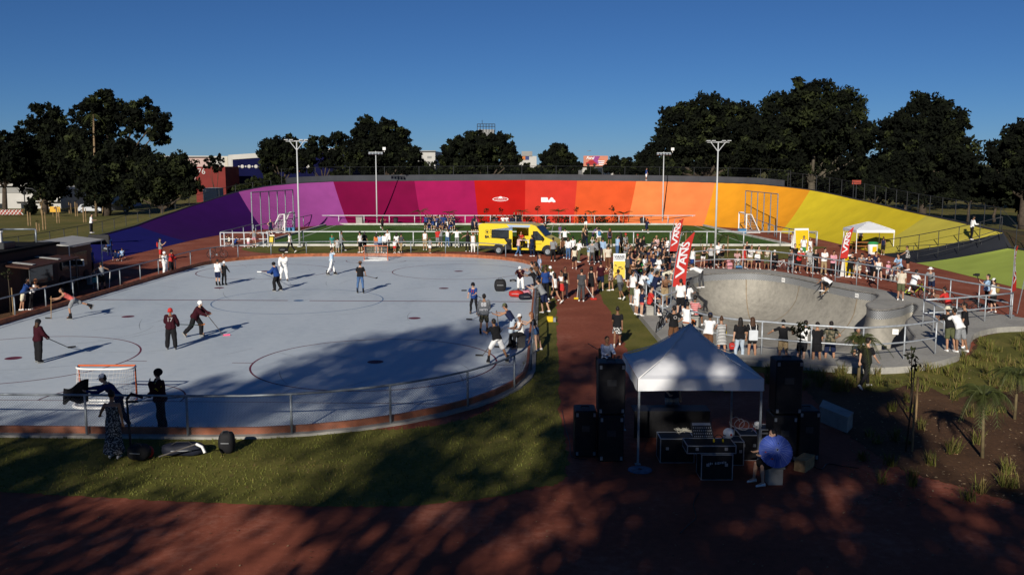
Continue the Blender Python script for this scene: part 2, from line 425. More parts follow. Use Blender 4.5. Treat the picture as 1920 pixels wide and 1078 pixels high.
# logos painted on the bank: built as flat plates lying on the slope
def bank_frame(px, py):
    """point on the bank seen at a pixel, with right / up-slope / normal axes"""
    lo, hi = 0.0, 1.0
    ho = col_hit(OUTER, LO, px, 338); hi_ = col_hit(INNER, LI, px, 418)
    best = None
    for i in range(400):
        t = i / 400; so = col_hit(OUTER, LO, px, 0)[0]; si = hi_[0]
        p = bank_pt(so, si, t); d = p - Vector((0, 0, CAM_H))
        yy = 539 - FPX * ((-d.y * 0 + d.z * _ct + d.y * _st) / (d.y * _ct - d.z * _st))
        if best is None or abs(yy - py) < best[0]: best = (abs(yy - py), p, t, so, si)
    _, p, t, so, si = best
    upv = (bank_pt(so, si, min(1, t + .05)) - bank_pt(so, si, max(0, t - .05))).normalized()
    rt = (bank_pt(so + .4, si + .4, t) - bank_pt(so - .4, si - .4, t)).normalized()
    nrm = rt.cross(upv).normalized(); upv = nrm.cross(rt)
    M = Matrix((rt, upv, nrm)).transposed().to_4x4(); M.translation = p + nrm * 0.012
    return M
WLOGO = mat('logo_white', (0.8, 0.8, 0.8), 0.7, 0.04, 3)
def text_mesh(txt, size, depth=0.004, align='CENTER', offset=0.0, shear=0.0):
    c = bpy.data.curves.new('lettering', 'FONT'); c.body = txt; c.size = size; c.align_x = align; c.align_y = 'CENTER'; c.extrude = depth; c.offset = offset; c.shear = shear
    c.resolution_u = 3
    o = bpy.data.objects.new('lettering', c); COL.objects.link(o)
    dg = bpy.context.evaluated_depsgraph_get(); me = bpy.data.meshes.new_from_object(o.evaluated_get(dg))
    bpy.data.objects.remove(o); bpy.data.curves.remove(c)
    return me
def text(name, txt, size, M, m, parent=None, depth=0.004, offset=0.0, sx=1.0, align='CENTER', shear=0.0):
    me = text_mesh(txt, size, depth, align, offset, shear); me.transform(Matrix.Diagonal((sx, 1, 1, 1))); me.transform(M)
    if parent is not None: me.transform(Matrix.Translation(-ABS[parent]))
    me.materials.clear(); me.materials.append(m); me.name = name
    return mesh_obj(name, me, parent)
M = bank_frame(1028, 375)
ba = thing('wall_logo', 'rounded white BA logo on the coral red banking', 'logo', M.translation)
mb = MB()
mb.prism([(-.85, -.4), (-.05, -.4), (.12, -.25), (.1, -.02), (-.02, .05), (.06, .22), (-.06, .4), (-.85, .4)], 0, .01)
mb.prism([(.0, -.4), (.38, .36), (.5, .42), (.62, .36), (1.0, -.25), (.98, -.4), (.7, -.44), (.6, -.33), (.4, -.33), (.3, -.44)], .0, .012)
mb.xform(M); mb.build('letter_shape', WLOGO, ba)
M = bank_frame(938, 374)
em = thing('wall_logo', 'white oval emblem with lettering on the dark red banking', 'logo', M.translation)
mb = MB(); ring = []
N = 32
for r0, r1 in ((1.0, .86),):
    vo = [(1.02 * math.cos(2 * math.pi * k / N), .36 * math.sin(2 * math.pi * k / N), .006) for k in range(N + 1)]
    vi = [(.93 * math.cos(2 * math.pi * k / N), .28 * math.sin(2 * math.pi * k / N), .006) for k in range(N + 1)]
    mb.strip(vi, vo)
mb.prism([(-.28, .22), (-.2, .42), (0, .48), (.2, .42), (.28, .22), (0, .12)], 0, .01)
mb.xform(M); mb.build('oval_ring', WLOGO, em)
text('lettering', 'SARMIENTO'[:0] + 'oooooo'[:0] + '—•—•—', 0.34, M @ Matrix.Translation((0, -.02, .004)), WLOGO, em, offset=0.02)

# ---------------------------------------------------------------- rink
RK = Matrix.Translation((-11.25, 50.4, 0)) @ Matrix.Rotation(R(-2.0), 4, 'Z')
RHW, RHL, RCR = 12.35, 25.1, 8.6
def rrect(hw, hl, cr, n=10):
    pts = []
    for cx, cy, a0 in ((hw - cr, hl - cr, 0), (-hw + cr, hl - cr, 90), (-hw + cr, -hl + cr, 180), (hw - cr, -hl + cr, 270)):
        for k in range(n + 1):
            a = R(a0 + 90 * k / n); pts.append(RK @ Vector((cx + cr * math.cos(a), cy + cr * math.sin(a), 0)))
    return pts
sheet('rink_surface', rrect(RHW, RHL, RCR), 0.010, RINK)
MARK = mat('marking_maroon', (0.13, 0.022, 0.045), 0.7, 0.35, 3)
MARKB = mat('marking_blue', (0.08, 0.17, 0.33), 0.7, 0.3, 3)
marks = MB(); marks2 = MB()
def ring_mark(m, c, r, wd, z=0.014, a0=0, a1=360, n=72):
    a, b = [], []
    for k in range(n + 1):
        t = R(a0 + (a1 - a0) * k / n)
        a.append(RK @ Vector((c[0] + (r - wd / 2) * math.cos(t), c[1] + (r - wd / 2) * math.sin(t), z))); b.append(RK @ Vector((c[0] + (r + wd / 2) * math.cos(t), c[1] + (r + wd / 2) * math.sin(t), z)))
    m.strip(b, a)
def line_mark(m, p0, p1, wd, z=0.014):
    p0, p1 = Vector(p0), Vector(p1); d = (p1 - p0).normalized(); n = Vector((-d.y, d.x)) * wd / 2
    m.add([RK @ Vector((q.x, q.y, z)) for q in (p0 - n, p1 - n, p1 + n, p0 + n)], [(0, 1, 2, 3)])
def dot_mark(m, c, r, z=0.016):
    m.add([RK @ Vector((c[0] + r * math.cos(2 * math.pi * k / 20), c[1] + r * math.sin(2 * math.pi * k / 20), z)) for k in range(20)], [tuple(range(20))])
inv = RK.inverted()
def rk(px, py): v = inv @ P(px, py); return (v.x, v.y)
for px, py in ((704, 679), (25, 672), (860, 509), (497, 509)):
    c = rk(px, py); ring_mark(marks, c, 4.6, 0.07); dot_mark(marks, c, 0.31)
    for sx in (-1, 1): line_mark(marks, (c[0] + sx * 4.62, c[1] - .35), (c[0] + sx * 5.4, c[1] - .35), 0.06)
for px, py in ((240, 594), (777, 597), (832, 541), (411, 540)): dot_mark(marks, rk(px, py), 0.3)
cc = rk(560, 564); ring_mark(marks2, cc, 4.6, 0.06); dot_mark(marks2, cc, .28, 0.019)
line_mark(marks, (-RHW + .05, cc[1]), (cc[0] - .6, cc[1]), 0.16); line_mark(marks, (cc[0] + .6, cc[1]), (RHW - .05, cc[1]), 0.16)
gn = rk(204, 752); gf = rk(706, 489)
for g, sgn in ((gn, 1), (gf, -1)):
    line_mark(marks, (-RHW + .9, g[1]), (RHW - .9, g[1]), 0.05); ring_mark(marks, g, 2.3, 0.05, z=.018, a0=0 if sgn > 0 else 180, a1=180 if sgn > 0 else 360)
marks.build('rink_markings', MARK)['kind'] = 'structure'; marks2.build('rink_centre_circle', MARKB)['kind'] = 'structure'
sc_ = MB(); r = random.Random(31)
for k in range(70):
    c = (r.uniform(-RHW + 2, RHW - 2), r.uniform(-RHL + 2, RHL - 2)); ring_mark(sc_, c, r.uniform(1.5, 9), r.uniform(.012, .03), .0125, r.uniform(0, 360), 0, 2) if False else None
    a0 = r.uniform(0, 360); rad = r.uniform(2, 14); cc_ = (c[0] - rad * math.cos(R(a0)), c[1] - rad * math.sin(R(a0)))
    L = r.uniform(1.0, 4.5); da = math.degrees(L / rad); A, B = [], []
    for j in range(9):
        t_ = R(a0 + da * j / 8); w_ = .018 * (1 - abs(j - 4) / 5)
        p_ = [Vector((cc_[0] + (rad + q) * math.cos(t_), cc_[1] + (rad + q) * math.sin(t_), .0128)) for q in (-w_, w_)]
        if abs(p_[0].x) > RHW - .5 or abs(p_[0].y) > RHL - 3: break
        A.append(RK @ p_[0]); B.append(RK @ p_[1])
    if len(A) > 2: sc_.strip(A, B)
sc_.build('rink_scuffs', mat('scuff_grey', (.27, .30, .33), .7, .3, 2))['kind'] = 'structure'
# kick board + plinth
kb = thing('rink_kick_board', 'low orange brown wooden kick board edging the grey rink', 'kerb', (-11.25, 25, 0))
def band(o0, o1, z0, z1):
    m = MB(); rows = [[], [], [], []]
    for (o, z), row in zip(((o0, z0), (o0, z1), (o1, z1), (o1, z0)), rows):
        row += [(p.x, p.y, z) for p in rrect(RHW + o, RHL + o, RCR + o)]; row.append(row[0])
    for a, b in zip(rows, rows[1:]): m.strip(a, b)
    return m
band(0.0, 0.09, 0.0, 0.26).build('board', WOOD, kb); band(0.09, 0.34, 0.0, 0.075).build('plinth', CONC, kb)
# railing round the rink: a gap near the far right corner
def railing(name, label, base, h, rails, spacing, mat_=STEEL, r_post=0.035, r_rail=0.035, cat='railing', group=None, closed=False, mesh=None):
    """base: list of 3-D points along the foot"""
    L = [0.0]
    for a, b in zip(base, base[1:]): L.append(L[-1] + (b - a).length)
    t = thing(name, label, cat, base[0], group=group)
    for f in rails:
        m = MB(); m.tube([(p.x, p.y, p.z + h * f) for p in base], r_rail if f > .9 else r_rail * .8, 8); m.build('rail', mat_, t, smooth=True)
    n = max(1, round(L[-1] / spacing))
    for i in range(n + 1):
        p = at_len(base, L, L[-1] * i / n - (1e-5 if i == n else 0)); q = MB(); q.tube([(p.x, p.y, p.z - .02), (p.x, p.y, p.z + h)], r_post, 8); q.build('post', mat_, t, smooth=True)
    return t, L
rail_loop = rrect(RHW + 0.2, RHL + 0.2, RCR + 0.2, 12); n = len(rail_loop)
# rrect starts on the right side going up the page: corners far right, far left, near left, near right
far_right_start = rail_loop[4]; 
path = [Vector((p.x, p.y, 0.03)) for p in (rail_loop[6:] + rail_loop[:1] + [RK @ Vector((RHW + .2, -6.5 + k * 3, 0)) for k in range(3)])]
rr, Lr = railing('rink_railing', 'long grey tubular railing running round the roller rink', path, 1.16, [1.0], 2.85)
extra = [RK @ Vector((RHW + .2, y, 0.03)) for y in (1.5, 5, 9, 13.0)]
railing('rink_railing', 'short grey railing on the right rink edge behind the leaning spectators', extra, 1.16, [1.0], 2.85)
# chain-link infill along the near side and near right corner
cl = MB()
seg = [p for p in path if p.y < 45 and (p.x > -24)]
i0 = next(i for i, p in enumerate(path) if p.y < 27); sub = path[i0:]
Ls = [0.0]
for a, b in zip(sub, sub[1:]): Ls.append(Ls[-1] + (b - a).length)
Htot, stp = 1.08, 0.075
k = 0; s = 0.0
nW = int(Ls[-1] / stp)
for i in range(-14, nW):
    for sg in (1, -1):
        pts = []
        for q in range(0, 5):
            zz = Htot * q / 4; ss_ = i * stp + (zz if sg > 0 else Htot - zz)
            if 0 <= ss_ <= Ls[-1]:
                p = at_len(sub, Ls, ss_); pts.append(Vector((p.x, p.y, 0.05 + zz)))
        for a, b in zip(pts, pts[1:]):
            d = (b - a).normalized(); nrm = Vector((0, 0, 1)).cross(d).normalized(); w1 = 0.0022; up_ = nrm.cross(d)
            cl.add([a + up_ * w1, b + up_ * w1, b - up_ * w1, a - up_ * w1], [(0, 1, 2, 3)])
cl.build('chain_link_mesh', mat('wire', (0.16, 0.18, 0.2), 0.5, 0.1, 5, metal=0.3), rr)

# ---------------------------------------------------------------- grass, garden beds, turf field
def psheet(name, pix, z, m, sub=4):
    pts = smooth_poly([P(x, y, 0) for x, y in pix], sub * 5); r = random.Random(len(name)); pts = [p + Vector((r.gauss(0, .035), r.gauss(0, .035), 0)) for p in pts]; return sheet(name, [(p.x, p.y) for p in pts], z, m)
near_lawn = [(-260, 800), (0, 800), (300, 800), (690, 805), (800, 800), (890, 780), (940, 750), (972, 700), (985, 660), (994, 620), (1002, 590), (1004, 560), (1040, 558), (1044, 620), (1050, 760), (1064, 884), (1000, 915), (900, 935), (760, 948), (560, 948), (300, 938), (100, 928), (0, 922), (-260, 915)]
psheet('front_lawn', near_lawn, 0.006, GRASS)
psheet('path_lawn', [(1122, 520), (1160, 516), (1178, 540), (1180, 562), (1212, 606), (1243, 642), (1262, 668), (1240, 690), (1190, 672), (1168, 640), (1148, 590), (1128, 560)], 0.006, GRASS)
psheet('field_edge_lawn', [(486, 474), (640, 475), (880, 472), (1030, 476), (1200, 482), (1330, 486), (1500, 484), (1530, 468), (1505, 462), (1000, 460), (500, 461)], 0.006, GRASS, 1)
psheet('rail_foot_lawn', [(1010, 500), (1030, 498), (1040, 515), (1045, 545), (1030, 562), (1016, 560), (1012, 520)], 0.006, GRASS)
psheet('garden_bed', [(1440, 682), (1600, 694), (1700, 693), (1800, 672), (1826, 650), (1834, 628), (1930, 612), (2060, 612), (2100, 800), (2060, 1000), (1930, 950), (1800, 912), (1700, 884), (1640, 850), (1590, 815), (1545, 770), (1500, 720)], 0.006, SOIL)
psheet('garden_turf', [(1300, 676), (1440, 684), (1600, 698), (1700, 697), (1800, 676), (1832, 652), (1842, 632), (1930, 618), (2000, 640), (1990, 700), (1900, 715), (1800, 745), (1720, 720), (1640, 735), (1560, 700), (1440, 700)], 0.010, GRASS)
psheet('planting_strip', [(0, 600), (60, 575), (130, 553), (210, 528), (215, 515), (120, 535), (0, 566)], 0.006, SOIL, 2)
FY0, FY1, FX0, FX1 = 85.2, 114.6, -23.6, 25.6
FXA, FXB = -22.6, 22.8
sheet('sports_turf', [(FX0, FY0), (FX1, FY0), (FXB, FY1), (FXA, FY1)], 0.012, TURF)
fl = MB()
WL = mat('line_white', (0.62, 0.62, 0.58), 0.8, 0.2, 2)
def fline(a, b, wd=.1, z=.018, m=None):
    a, b = Vector(a), Vector(b); d = (b - a).normalized(); n_ = Vector((-d.y, d.x)) * wd / 2
    (m or fl).add([(q.x, q.y, z) for q in (a - n_, b - n_, b + n_, a + n_)], [(0, 1, 2, 3)])
gx0, gx1 = FX0 + 2.2, FX1 - 3.6
for a, b in (((gx0, FY0 + 1), (gx0, FY1 - 1)), ((gx1, FY0 + 1), (gx1, FY1 - 1)), ((gx0, FY1 - 1), (gx1, FY1 - 1))): fline(a, b)
def farc(c, r, a0, a1, n=30):
    A, B = [], []
    for k in range(n + 1):
        t = R(a0 + (a1 - a0) * k / n); A.append((c[0] + (r - .06) * math.cos(t), c[1] + (r - .06) * math.sin(t), .018)); B.append((c[0] + (r + .06) * math.cos(t), c[1] + (r + .06) * math.sin(t), .018))
    fl.strip(B, A)
farc((gx0, 100), 14.5, -72, 72); farc((gx1, 100), 20.5, 100, 250)
fl.build('field_lines', WL)['kind'] = 'structure'
kerb_m = MB()
for a, b in (((FX0, FY0), (FX1, FY0)), ((FXA, FY1), (FXB, FY1)), ((FX0, FY0), (FXA, FY1)), ((FX1, FY0), (FXB, FY1))):
    a, b = Vector(a), Vector(b); c = (a + b) / 2; d = b - a
    if abs(d.x) > 9: kerb_m.box((c.x, c.y, .09), (abs(d.x) + .2, .2, .22))
    else: kerb_m.box((c.x, c.y, .088), (d.length - .3, .2, .21), math.atan2(d.y, d.x))
o = kerb_m.build('field_kerb', mat('kerb_pale', (0.5, 0.49, 0.45), 0.85, 0.2, 1.5)); o['kind'] = 'structure'

# ---------------------------------------------------------------- skate bowl
sheet('bowl_deck', [(p.x, p.y) for p in PADS], PADZ, CONC, holes=[[(p.x, p.y) for p in LIP]])
m = MB(); a = [(p.x, p.y, PADZ) for p in PADS]; b = [(p.x, p.y, -.3) for p in PADS]; a.append(a[0]); b.append(b[0]); m.strip(b, a)
m.build('bowl_deck_edge', CONC)['kind'] = 'structure'
LIPD, LIPR = [], []
from mathutils.geometry import delaunay_2d_cdt, intersect_point_line
def dist_lip(x, y):
    best = 1e9; q = Vector((x, y))
    for i in range(len(LIP)):
        A = LIP[i]; B = LIP[(i + 1) % len(LIP)]
        ax, ay, bx, by = A.x, A.y, B.x, B.y; dx, dy = bx - ax, by - ay
        t = max(0, min(1, ((x - ax) * dx + (y - ay) * dy) / (dx * dx + dy * dy + 1e-12)))
        dd = (x - ax - dx * t) ** 2 + (y - ay - dy * t) ** 2
        if dd < best: best = dd
    return math.sqrt(best)
def in_lip(x, y):
    c = False; n = len(LIP); j = n - 1
    for i in range(n):
        if ((LIP[i].y > y) != (LIP[j].y > y)) and (x < (LIP[j].x - LIP[i].x) * (y - LIP[i].y) / (LIP[j].y - LIP[i].y) + LIP[i].x): c = not c
        j = i
    return c
BZ0, BRAD, BDEP = PADZ - 0.5, 2.7, 2.35
def bowl_z(d):
    u = min(1, d / BRAD); return BZ0 - BDEP * math.sqrt(max(0, 1 - (1 - u) ** 2))
pts2 = [Vector((p.x, p.y)) for p in LIP]; nl = len(pts2); dist_of = [0.0] * nl
area = sum(LIP[i].x * LIP[(i + 1) % nl].y - LIP[(i + 1) % nl].x * LIP[i].y for i in range(nl)); sgn = 1 if area > 0 else -1
for d in (.06, .16, .32, .55, .85, 1.2, 1.6, 2.1, 2.6):
    for i in range(nl):
        A, B = LIP[i - 1], LIP[(i + 1) % nl]; t = (B - A).normalized(); nx, ny = -t.y * sgn, t.x * sgn
        x, y = LIP[i].x + nx * d, LIP[i].y + ny * d
        if in_lip(x, y) and abs(dist_lip(x, y) - d) < .03 * d + .01: pts2.append(Vector((x, y))); dist_of.append(d)
xs = [p.x for p in LIP]; ys = [p.y for p in LIP]
gx = min(xs)
while gx < max(xs):
    gy = min(ys)
    while gy < max(ys):
        if in_lip(gx, gy):
            d = dist_lip(gx, gy)
            if d > 2.75: pts2.append(Vector((gx, gy))); dist_of.append(d)
        gy += .8
    gx += .8
res = delaunay_2d_cdt(pts2, [(i, (i + 1) % nl) for i in range(nl)], [], 1, 1e-5)
vv = [(v.x, v.y, bowl_z(dist_lip(v.x, v.y)) if i >= 0 else 0) for i, v in enumerate(res[0])]
bowl = thing('skate_bowl', 'deep kidney shaped grey concrete skate bowl with tiled lip', 'skate bowl', (P(1450, 600).x, P(1450, 600).y, -2.6))
BOWLC = mat2('bowl_concrete', [(0.28, (0.17, 0.16, 0.14)), (0.48, (0.29, 0.275, 0.24)), (0.72, (0.41, 0.385, 0.33))], 0.45, 3.2, 0.5, 0.75, 0.12, 40)
m = MB(); m.add(vv, [tuple(f) for f in res[2]]); o = m.build('basin', BOWLC, bowl, smooth=True)
bm_ = bmesh.new(); bm_.from_mesh(o.data); bmesh.ops.recalc_face_normals(bm_, faces=bm_.faces); bm_.to_mesh(o.data); bm_.free()
# tile band with a small checker
tm = bpy.data.materials.new('tile_checker'); tm.use_nodes = True; n_ = tm.node_tree; bs = n_.nodes['Principled BSDF']; bs.inputs['Roughness'].default_value = .4
ck = n_.nodes.new('ShaderNodeTexChecker'); ck.inputs['Scale'].default_value = 1.0; ck.inputs['Color1'].default_value = (.10, .105, .11, 1); ck.inputs['Color2'].default_value = (.36, .37, .38, 1)
uvn = n_.nodes.new('ShaderNodeUVMap'); n_.links.new(uvn.outputs[0], ck.inputs['Vector']); n_.links.new(ck.outputs[0], bs.inputs['Base Color'])
m = MB(); a = [(p.x, p.y, PADZ - .07) for p in LIP]; b = [(p.x, p.y, BZ0) for p in LIP]; a.append(a[0]); b.append(b[0]); m.strip(b, a)
o = m.build('tile_band', tm, bowl); uv = o.data.uv_layers.new(name='UVMap'); acc = 0; Lc = [0]
for i in range(nl): Lc.append(Lc[-1] + (LIP[(i + 1) % nl] - LIP[i]).length)
for pi, poly in enumerate(o.data.polygons):
    for li in poly.loop_indices:
        vi = o.data.loops[li].vertex_index; row, k = (0, vi) if vi <= nl else (1, vi - nl - 1)
        uv.data[li].uv = (Lc[k] / .06, row * 7)
m = MB(); m.tube([(p.x, p.y, PADZ - .035) for p in LIP] + [tuple(Vector((LIP[0].x, LIP[0].y, PADZ - .035)))], .055, 8); m.build('coping', mat('coping_stone', (0.2, 0.19, 0.175), .8, .25, 4), bowl, smooth=True)
# joints running down the wall
for fi in (0.03, .085, .14, .195, .25, .5, .62, .75, .86, .94):
    i = int(fi * nl); A, B = LIP[i - 1], LIP[(i + 1) % nl]; t = (B - A).normalized(); nx, ny = -t.y * sgn, t.x * sgn
    L1, L2 = [], []; m = MB()
    for q in range(26):
        d = q * .19; x, y = LIP[i].x + nx * d, LIP[i].y + ny * d
        if not in_lip(x, y) and q: break
        z = bowl_z(dist_lip(x, y)) + .012
        L1.append((x - t.x * .035 + nx * .012, y - t.y * .035 + ny * .012, z)); L2.append((x + t.x * .035 + nx * .012, y + t.y * .035 + ny * .012, z))
    if len(L1) > 2: m.strip(L1, L2); m.build('joint_strip', mat('joint_brown', (0.24, 0.19, 0.13), .85, .3, 3), bowl)
# ---------------------------------------------------------------- trees
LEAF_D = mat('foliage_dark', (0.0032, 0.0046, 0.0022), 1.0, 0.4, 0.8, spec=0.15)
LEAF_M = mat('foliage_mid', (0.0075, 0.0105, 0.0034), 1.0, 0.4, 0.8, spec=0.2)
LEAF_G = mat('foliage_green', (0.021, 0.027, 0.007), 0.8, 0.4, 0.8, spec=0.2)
BARK = mat('bark', (0.06, 0.045, 0.032), 0.9, 0.35, 3, bump=0.3)
PBARK = mat('pale_bark', (0.34, 0.29, 0.21), 0.85, 0.3, 2.5, bump=0.2)
def rdir(r):
    while True:
        v = Vector((r.uniform(-1, 1), r.uniform(-1, 1), r.uniform(-1, 1)))
        if 0.05 < v.length < 1: return v
def leafquad(m, c, s, r):
    n = rdir(r).normalized(); a, b = frame(n); t = r.uniform(0, 6.28); a, b = a * math.cos(t) + b * math.sin(t), b * math.cos(t) - a * math.sin(t)
    L = s * r.uniform(.7, 1.3); W = L * r.uniform(.35, .6)
    m.add([c - a * L * .5, c + b * W * .5 + n * L * .06, c + a * L * .5, c - b * W * .5 + n * L * .06], [(0, 1, 2, 3)])
def crown_mesh(m, lobes, leaf, n_clump, per, r, weights=(.6, .3, .1), clump_r=.22):
    tot = sum(l[1] ** 2 for l in lobes)
    for c, rad in lobes:
        k = max(4, int(n_clump * rad * rad / tot))
        for i in range(k):
            d = rdir(r); d = d.normalized() * (d.length ** .45)
            cc = c + Vector((d.x, d.y, d.z * .9)) * rad * r.uniform(.55, 1.06)
            cr = rad * clump_r * r.uniform(.6, 1.3)
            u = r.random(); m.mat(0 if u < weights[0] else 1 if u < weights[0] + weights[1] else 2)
            for j in range(per):
                e = rdir(r); leafquad(m, cc + Vector((e.x, e.y, e.z * .75)) * cr, leaf, r)
    m.mat(0)
def tree(name, label, base, lobes, leaf=.6, n_clump=160, per=28, trunk_r=.35, seed=1, weights=(.6, .3, .1), bark=None, group=None, limbs=True, clump_r=.22):
    r = random.Random(seed); base = Vector(base); bark = bark or BARK
    t = thing(name, label, 'tree', base, group=group)
    cen = sum((c for c, _ in lobes), Vector()) / len(lobes)
    m = MB(); fork = base.lerp(Vector((cen.x, cen.y, cen.z)), .45); fork.x = base.x + (cen.x - base.x) * .3; fork.y = base.y + (cen.y - base.y) * .3
    m.tube([base - Vector((0, 0, .3)), base.lerp(fork, .3) + Vector((r.uniform(-.15, .15), 0, 0)), fork], [trunk_r * 1.25, trunk_r, trunk_r * .8], 9)
    for c, rad in lobes:
        if not limbs: break
        mid = fork.lerp(c, .5) + rdir(r) * rad * .25
        m.tube([fork, mid, c + Vector((0, 0, rad * .5))], [trunk_r * .55, trunk_r * .32, trunk_r * .08], 6)
    m.build('trunk', bark, t, smooth=True)
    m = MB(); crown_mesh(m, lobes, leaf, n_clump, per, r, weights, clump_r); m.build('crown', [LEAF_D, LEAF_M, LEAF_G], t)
    return t
def img_tree(name, label, D, pix, base_px, seed, gz=GZ, dj=.5, **k):
    k['n_clump'] = int(k.get('n_clump', 160) * 1.9); k['per'] = int(k.get('per', 28) * 1.25)
    k.setdefault('clump_r', .24)
    r = random.Random(seed * 31 + 5); lobes = []
    for px, py, rp in pix:
        d = D + r.uniform(-dj, dj) * rp * D / FPX; lobes.append((PY(px, py, d), rp * d / FPX))
    b = PY(base_px, 330, D); b.z = gz
    return tree(name, label, b, lobes, seed=seed, **k)
GB = 'dark trees behind the banked track'
img_tree('broadleaf_tree', 'huge dark tree directly right of the slim floodlight, left end of right wood', 152, [(1330, 215, 46), (1277, 232, 44), (1392, 226, 40), (1250, 280, 45), (1310, 285, 56), (1382, 290, 52), (1234, 312, 26), (1425, 262, 42), (1345, 250, 45)], 1320, 1, leaf=.75, n_clump=420, per=34, trunk_r=.6, group=GB)
img_tree('broadleaf_tree', 'tallest dark plane tree with pale bare limbs above the yellow banking', 140, [(1520, 192, 50), (1462, 215, 50), (1582, 205, 48), (1440, 272, 55), (1520, 265, 70), (1605, 255, 44), (1480, 322, 45), (1560, 325, 50), (1618, 308, 38), (1535, 230, 55)], 1520, 2, leaf=.7, n_clump=520, per=34, trunk_r=.6, weights=(.5, .38, .12), bark=mat('grey_bark', (.10, .085, .062), .9, .3, 2), group=GB)
img_tree('broadleaf_tree', 'broad dark rounded tree between the tall plane tree and right edge', 130, [(1730, 217, 48), (1777, 225, 40), (1682, 250, 40), (1700, 300, 56), (1772, 290, 52), (1808, 328, 34), (1742, 345, 48), (1664, 335, 42), (1735, 265, 55)], 1735, 3, leaf=.65, n_clump=480, per=34, trunk_r=.5, weights=(.75, .2, .05), group=GB)
img_tree('broadleaf_tree', 'dark tree cut off by the right edge of the view', 118, [(1925, 262, 46), (1888, 290, 38), (1955, 320, 60), (1868, 335, 32), (1985, 260, 50), (1900, 345, 40)], 1925, 4, leaf=.6, n_clump=300, per=32, trunk_r=.5, weights=(.75, .2, .05), group=GB)
for i, (x, y, rp) in enumerate(((1640, 352, 24), (1700, 362, 20), (1820, 358, 24), (1870, 368, 20), (1915, 372, 26))):
    img_tree('understory_tree', ('low dark bush at the foot of the right wood, ' + ['first', 'second', 'third', 'fourth', 'fifth'][i] + ' from its left'), 122, [(x, y, rp), (x + 18, y - 6, rp * .8), (x - 16, y + 4, rp * .7)], x, 40 + i, leaf=.55, n_clump=70, per=26, trunk_r=.18, weights=(.8, .18, .02), gz=.2, group='bushes under the right wood')
img_tree('broadleaf_tree', 'dark tree with a rounded top at far left beside the big eucalyptus', 155, [(85, 222, 30), (55, 252, 28), (112, 250, 36), (60, 295, 42), (105, 300, 45), (30, 318, 34), (90, 340, 45)], 80, 5, leaf=.7, n_clump=330, per=32, trunk_r=.5, group=GB)
img_tree('eucalyptus_tree', 'tallest dark left tree with spreading open branches against the sky', 148, [(190, 193, 30), (160, 212, 28), (218, 213, 34), (268, 212, 30), (300, 232, 27), (248, 238, 26), (180, 256, 42), (232, 285, 36), (296, 258, 22), (150, 292, 46), (205, 318, 50), (270, 300, 30), (190, 350, 45)], 195, 6, leaf=.7, n_clump=420, per=32, trunk_r=.55, group=GB)
img_tree('broadleaf_tree', 'low dark tree at the left edge above the white house', 150, [(8, 275, 30), (-20, 300, 40), (20, 312, 32), (25, 275, 18)], 5, 7, leaf=.7, n_clump=160, per=30, trunk_r=.4, group=GB)
img_tree('broadleaf_tree', 'greener rounded tree in front of the dark left trees by the red shed', 118, [(332, 318, 36), (292, 330, 42), (258, 350, 34), (348, 348, 28), (308, 362, 32), (240, 372, 22), (375, 352, 8)], 300, 8, leaf=.5, n_clump=330, per=30, trunk_r=.3, weights=(.35, .45, .2), group=GB)
img_tree('broadleaf_tree', 'bushy dark tree left of the left tall floodlight', 175, [(518, 280, 28), (545, 276, 24), (504, 288, 20), (538, 302, 28), (506, 312, 22), (560, 300, 22)], 530, 9, leaf=.75, n_clump=170, per=28, trunk_r=.35, group=GB)
img_tree('broadleaf_tree', 'airy dark tree just right of the left tall floodlight', 172, [(598, 272, 24), (634, 264, 20), (580, 292, 22), (618, 295, 26), (645, 300, 24), (575, 312, 18)], 605, 10, leaf=.7, n_clump=120, per=24, trunk_r=.3, group=GB)
img_tree('broadleaf_tree', 'tall dark two-topped tree behind the slim left floodlight', 165, [(690, 246, 30), (726, 242, 24), (756, 254, 18), (682, 285, 36), (730, 285, 42), (764, 296, 28), (786, 314, 14), (700, 310, 30)], 720, 11, leaf=.7, n_clump=340, per=32, trunk_r=.45, group=GB)
img_tree('dome_tree', 'wide dome shaped dark tree above the red banking', 165, [(896, 274, 34), (862, 282, 32), (932, 280, 36), (842, 302, 26), (954, 298, 24), (900, 306, 40), (960, 312, 16)], 898, 12, leaf=.65, n_clump=360, per=34, trunk_r=.5, weights=(.5, .4, .1), clump_r=.18, group=GB)
img_tree('broadleaf_tree', 'small round dark tree between dome tree and pink billboard', 178, [(1046, 288, 22), (1026, 298, 18), (1068, 303, 18), (1044, 312, 24), (1082, 313, 10)], 1046, 13, leaf=.7, n_clump=160, per=30, trunk_r=.35, group=GB)
img_tree('broadleaf_tree', 'low spreading dark tree right of the pink billboard', 178, [(1152, 308, 15), (1178, 312, 18), (1208, 302, 20), (1200, 318, 16), (1140, 318, 10)], 1180, 14, leaf=.7, n_clump=130, per=28, trunk_r=.3, group=GB)
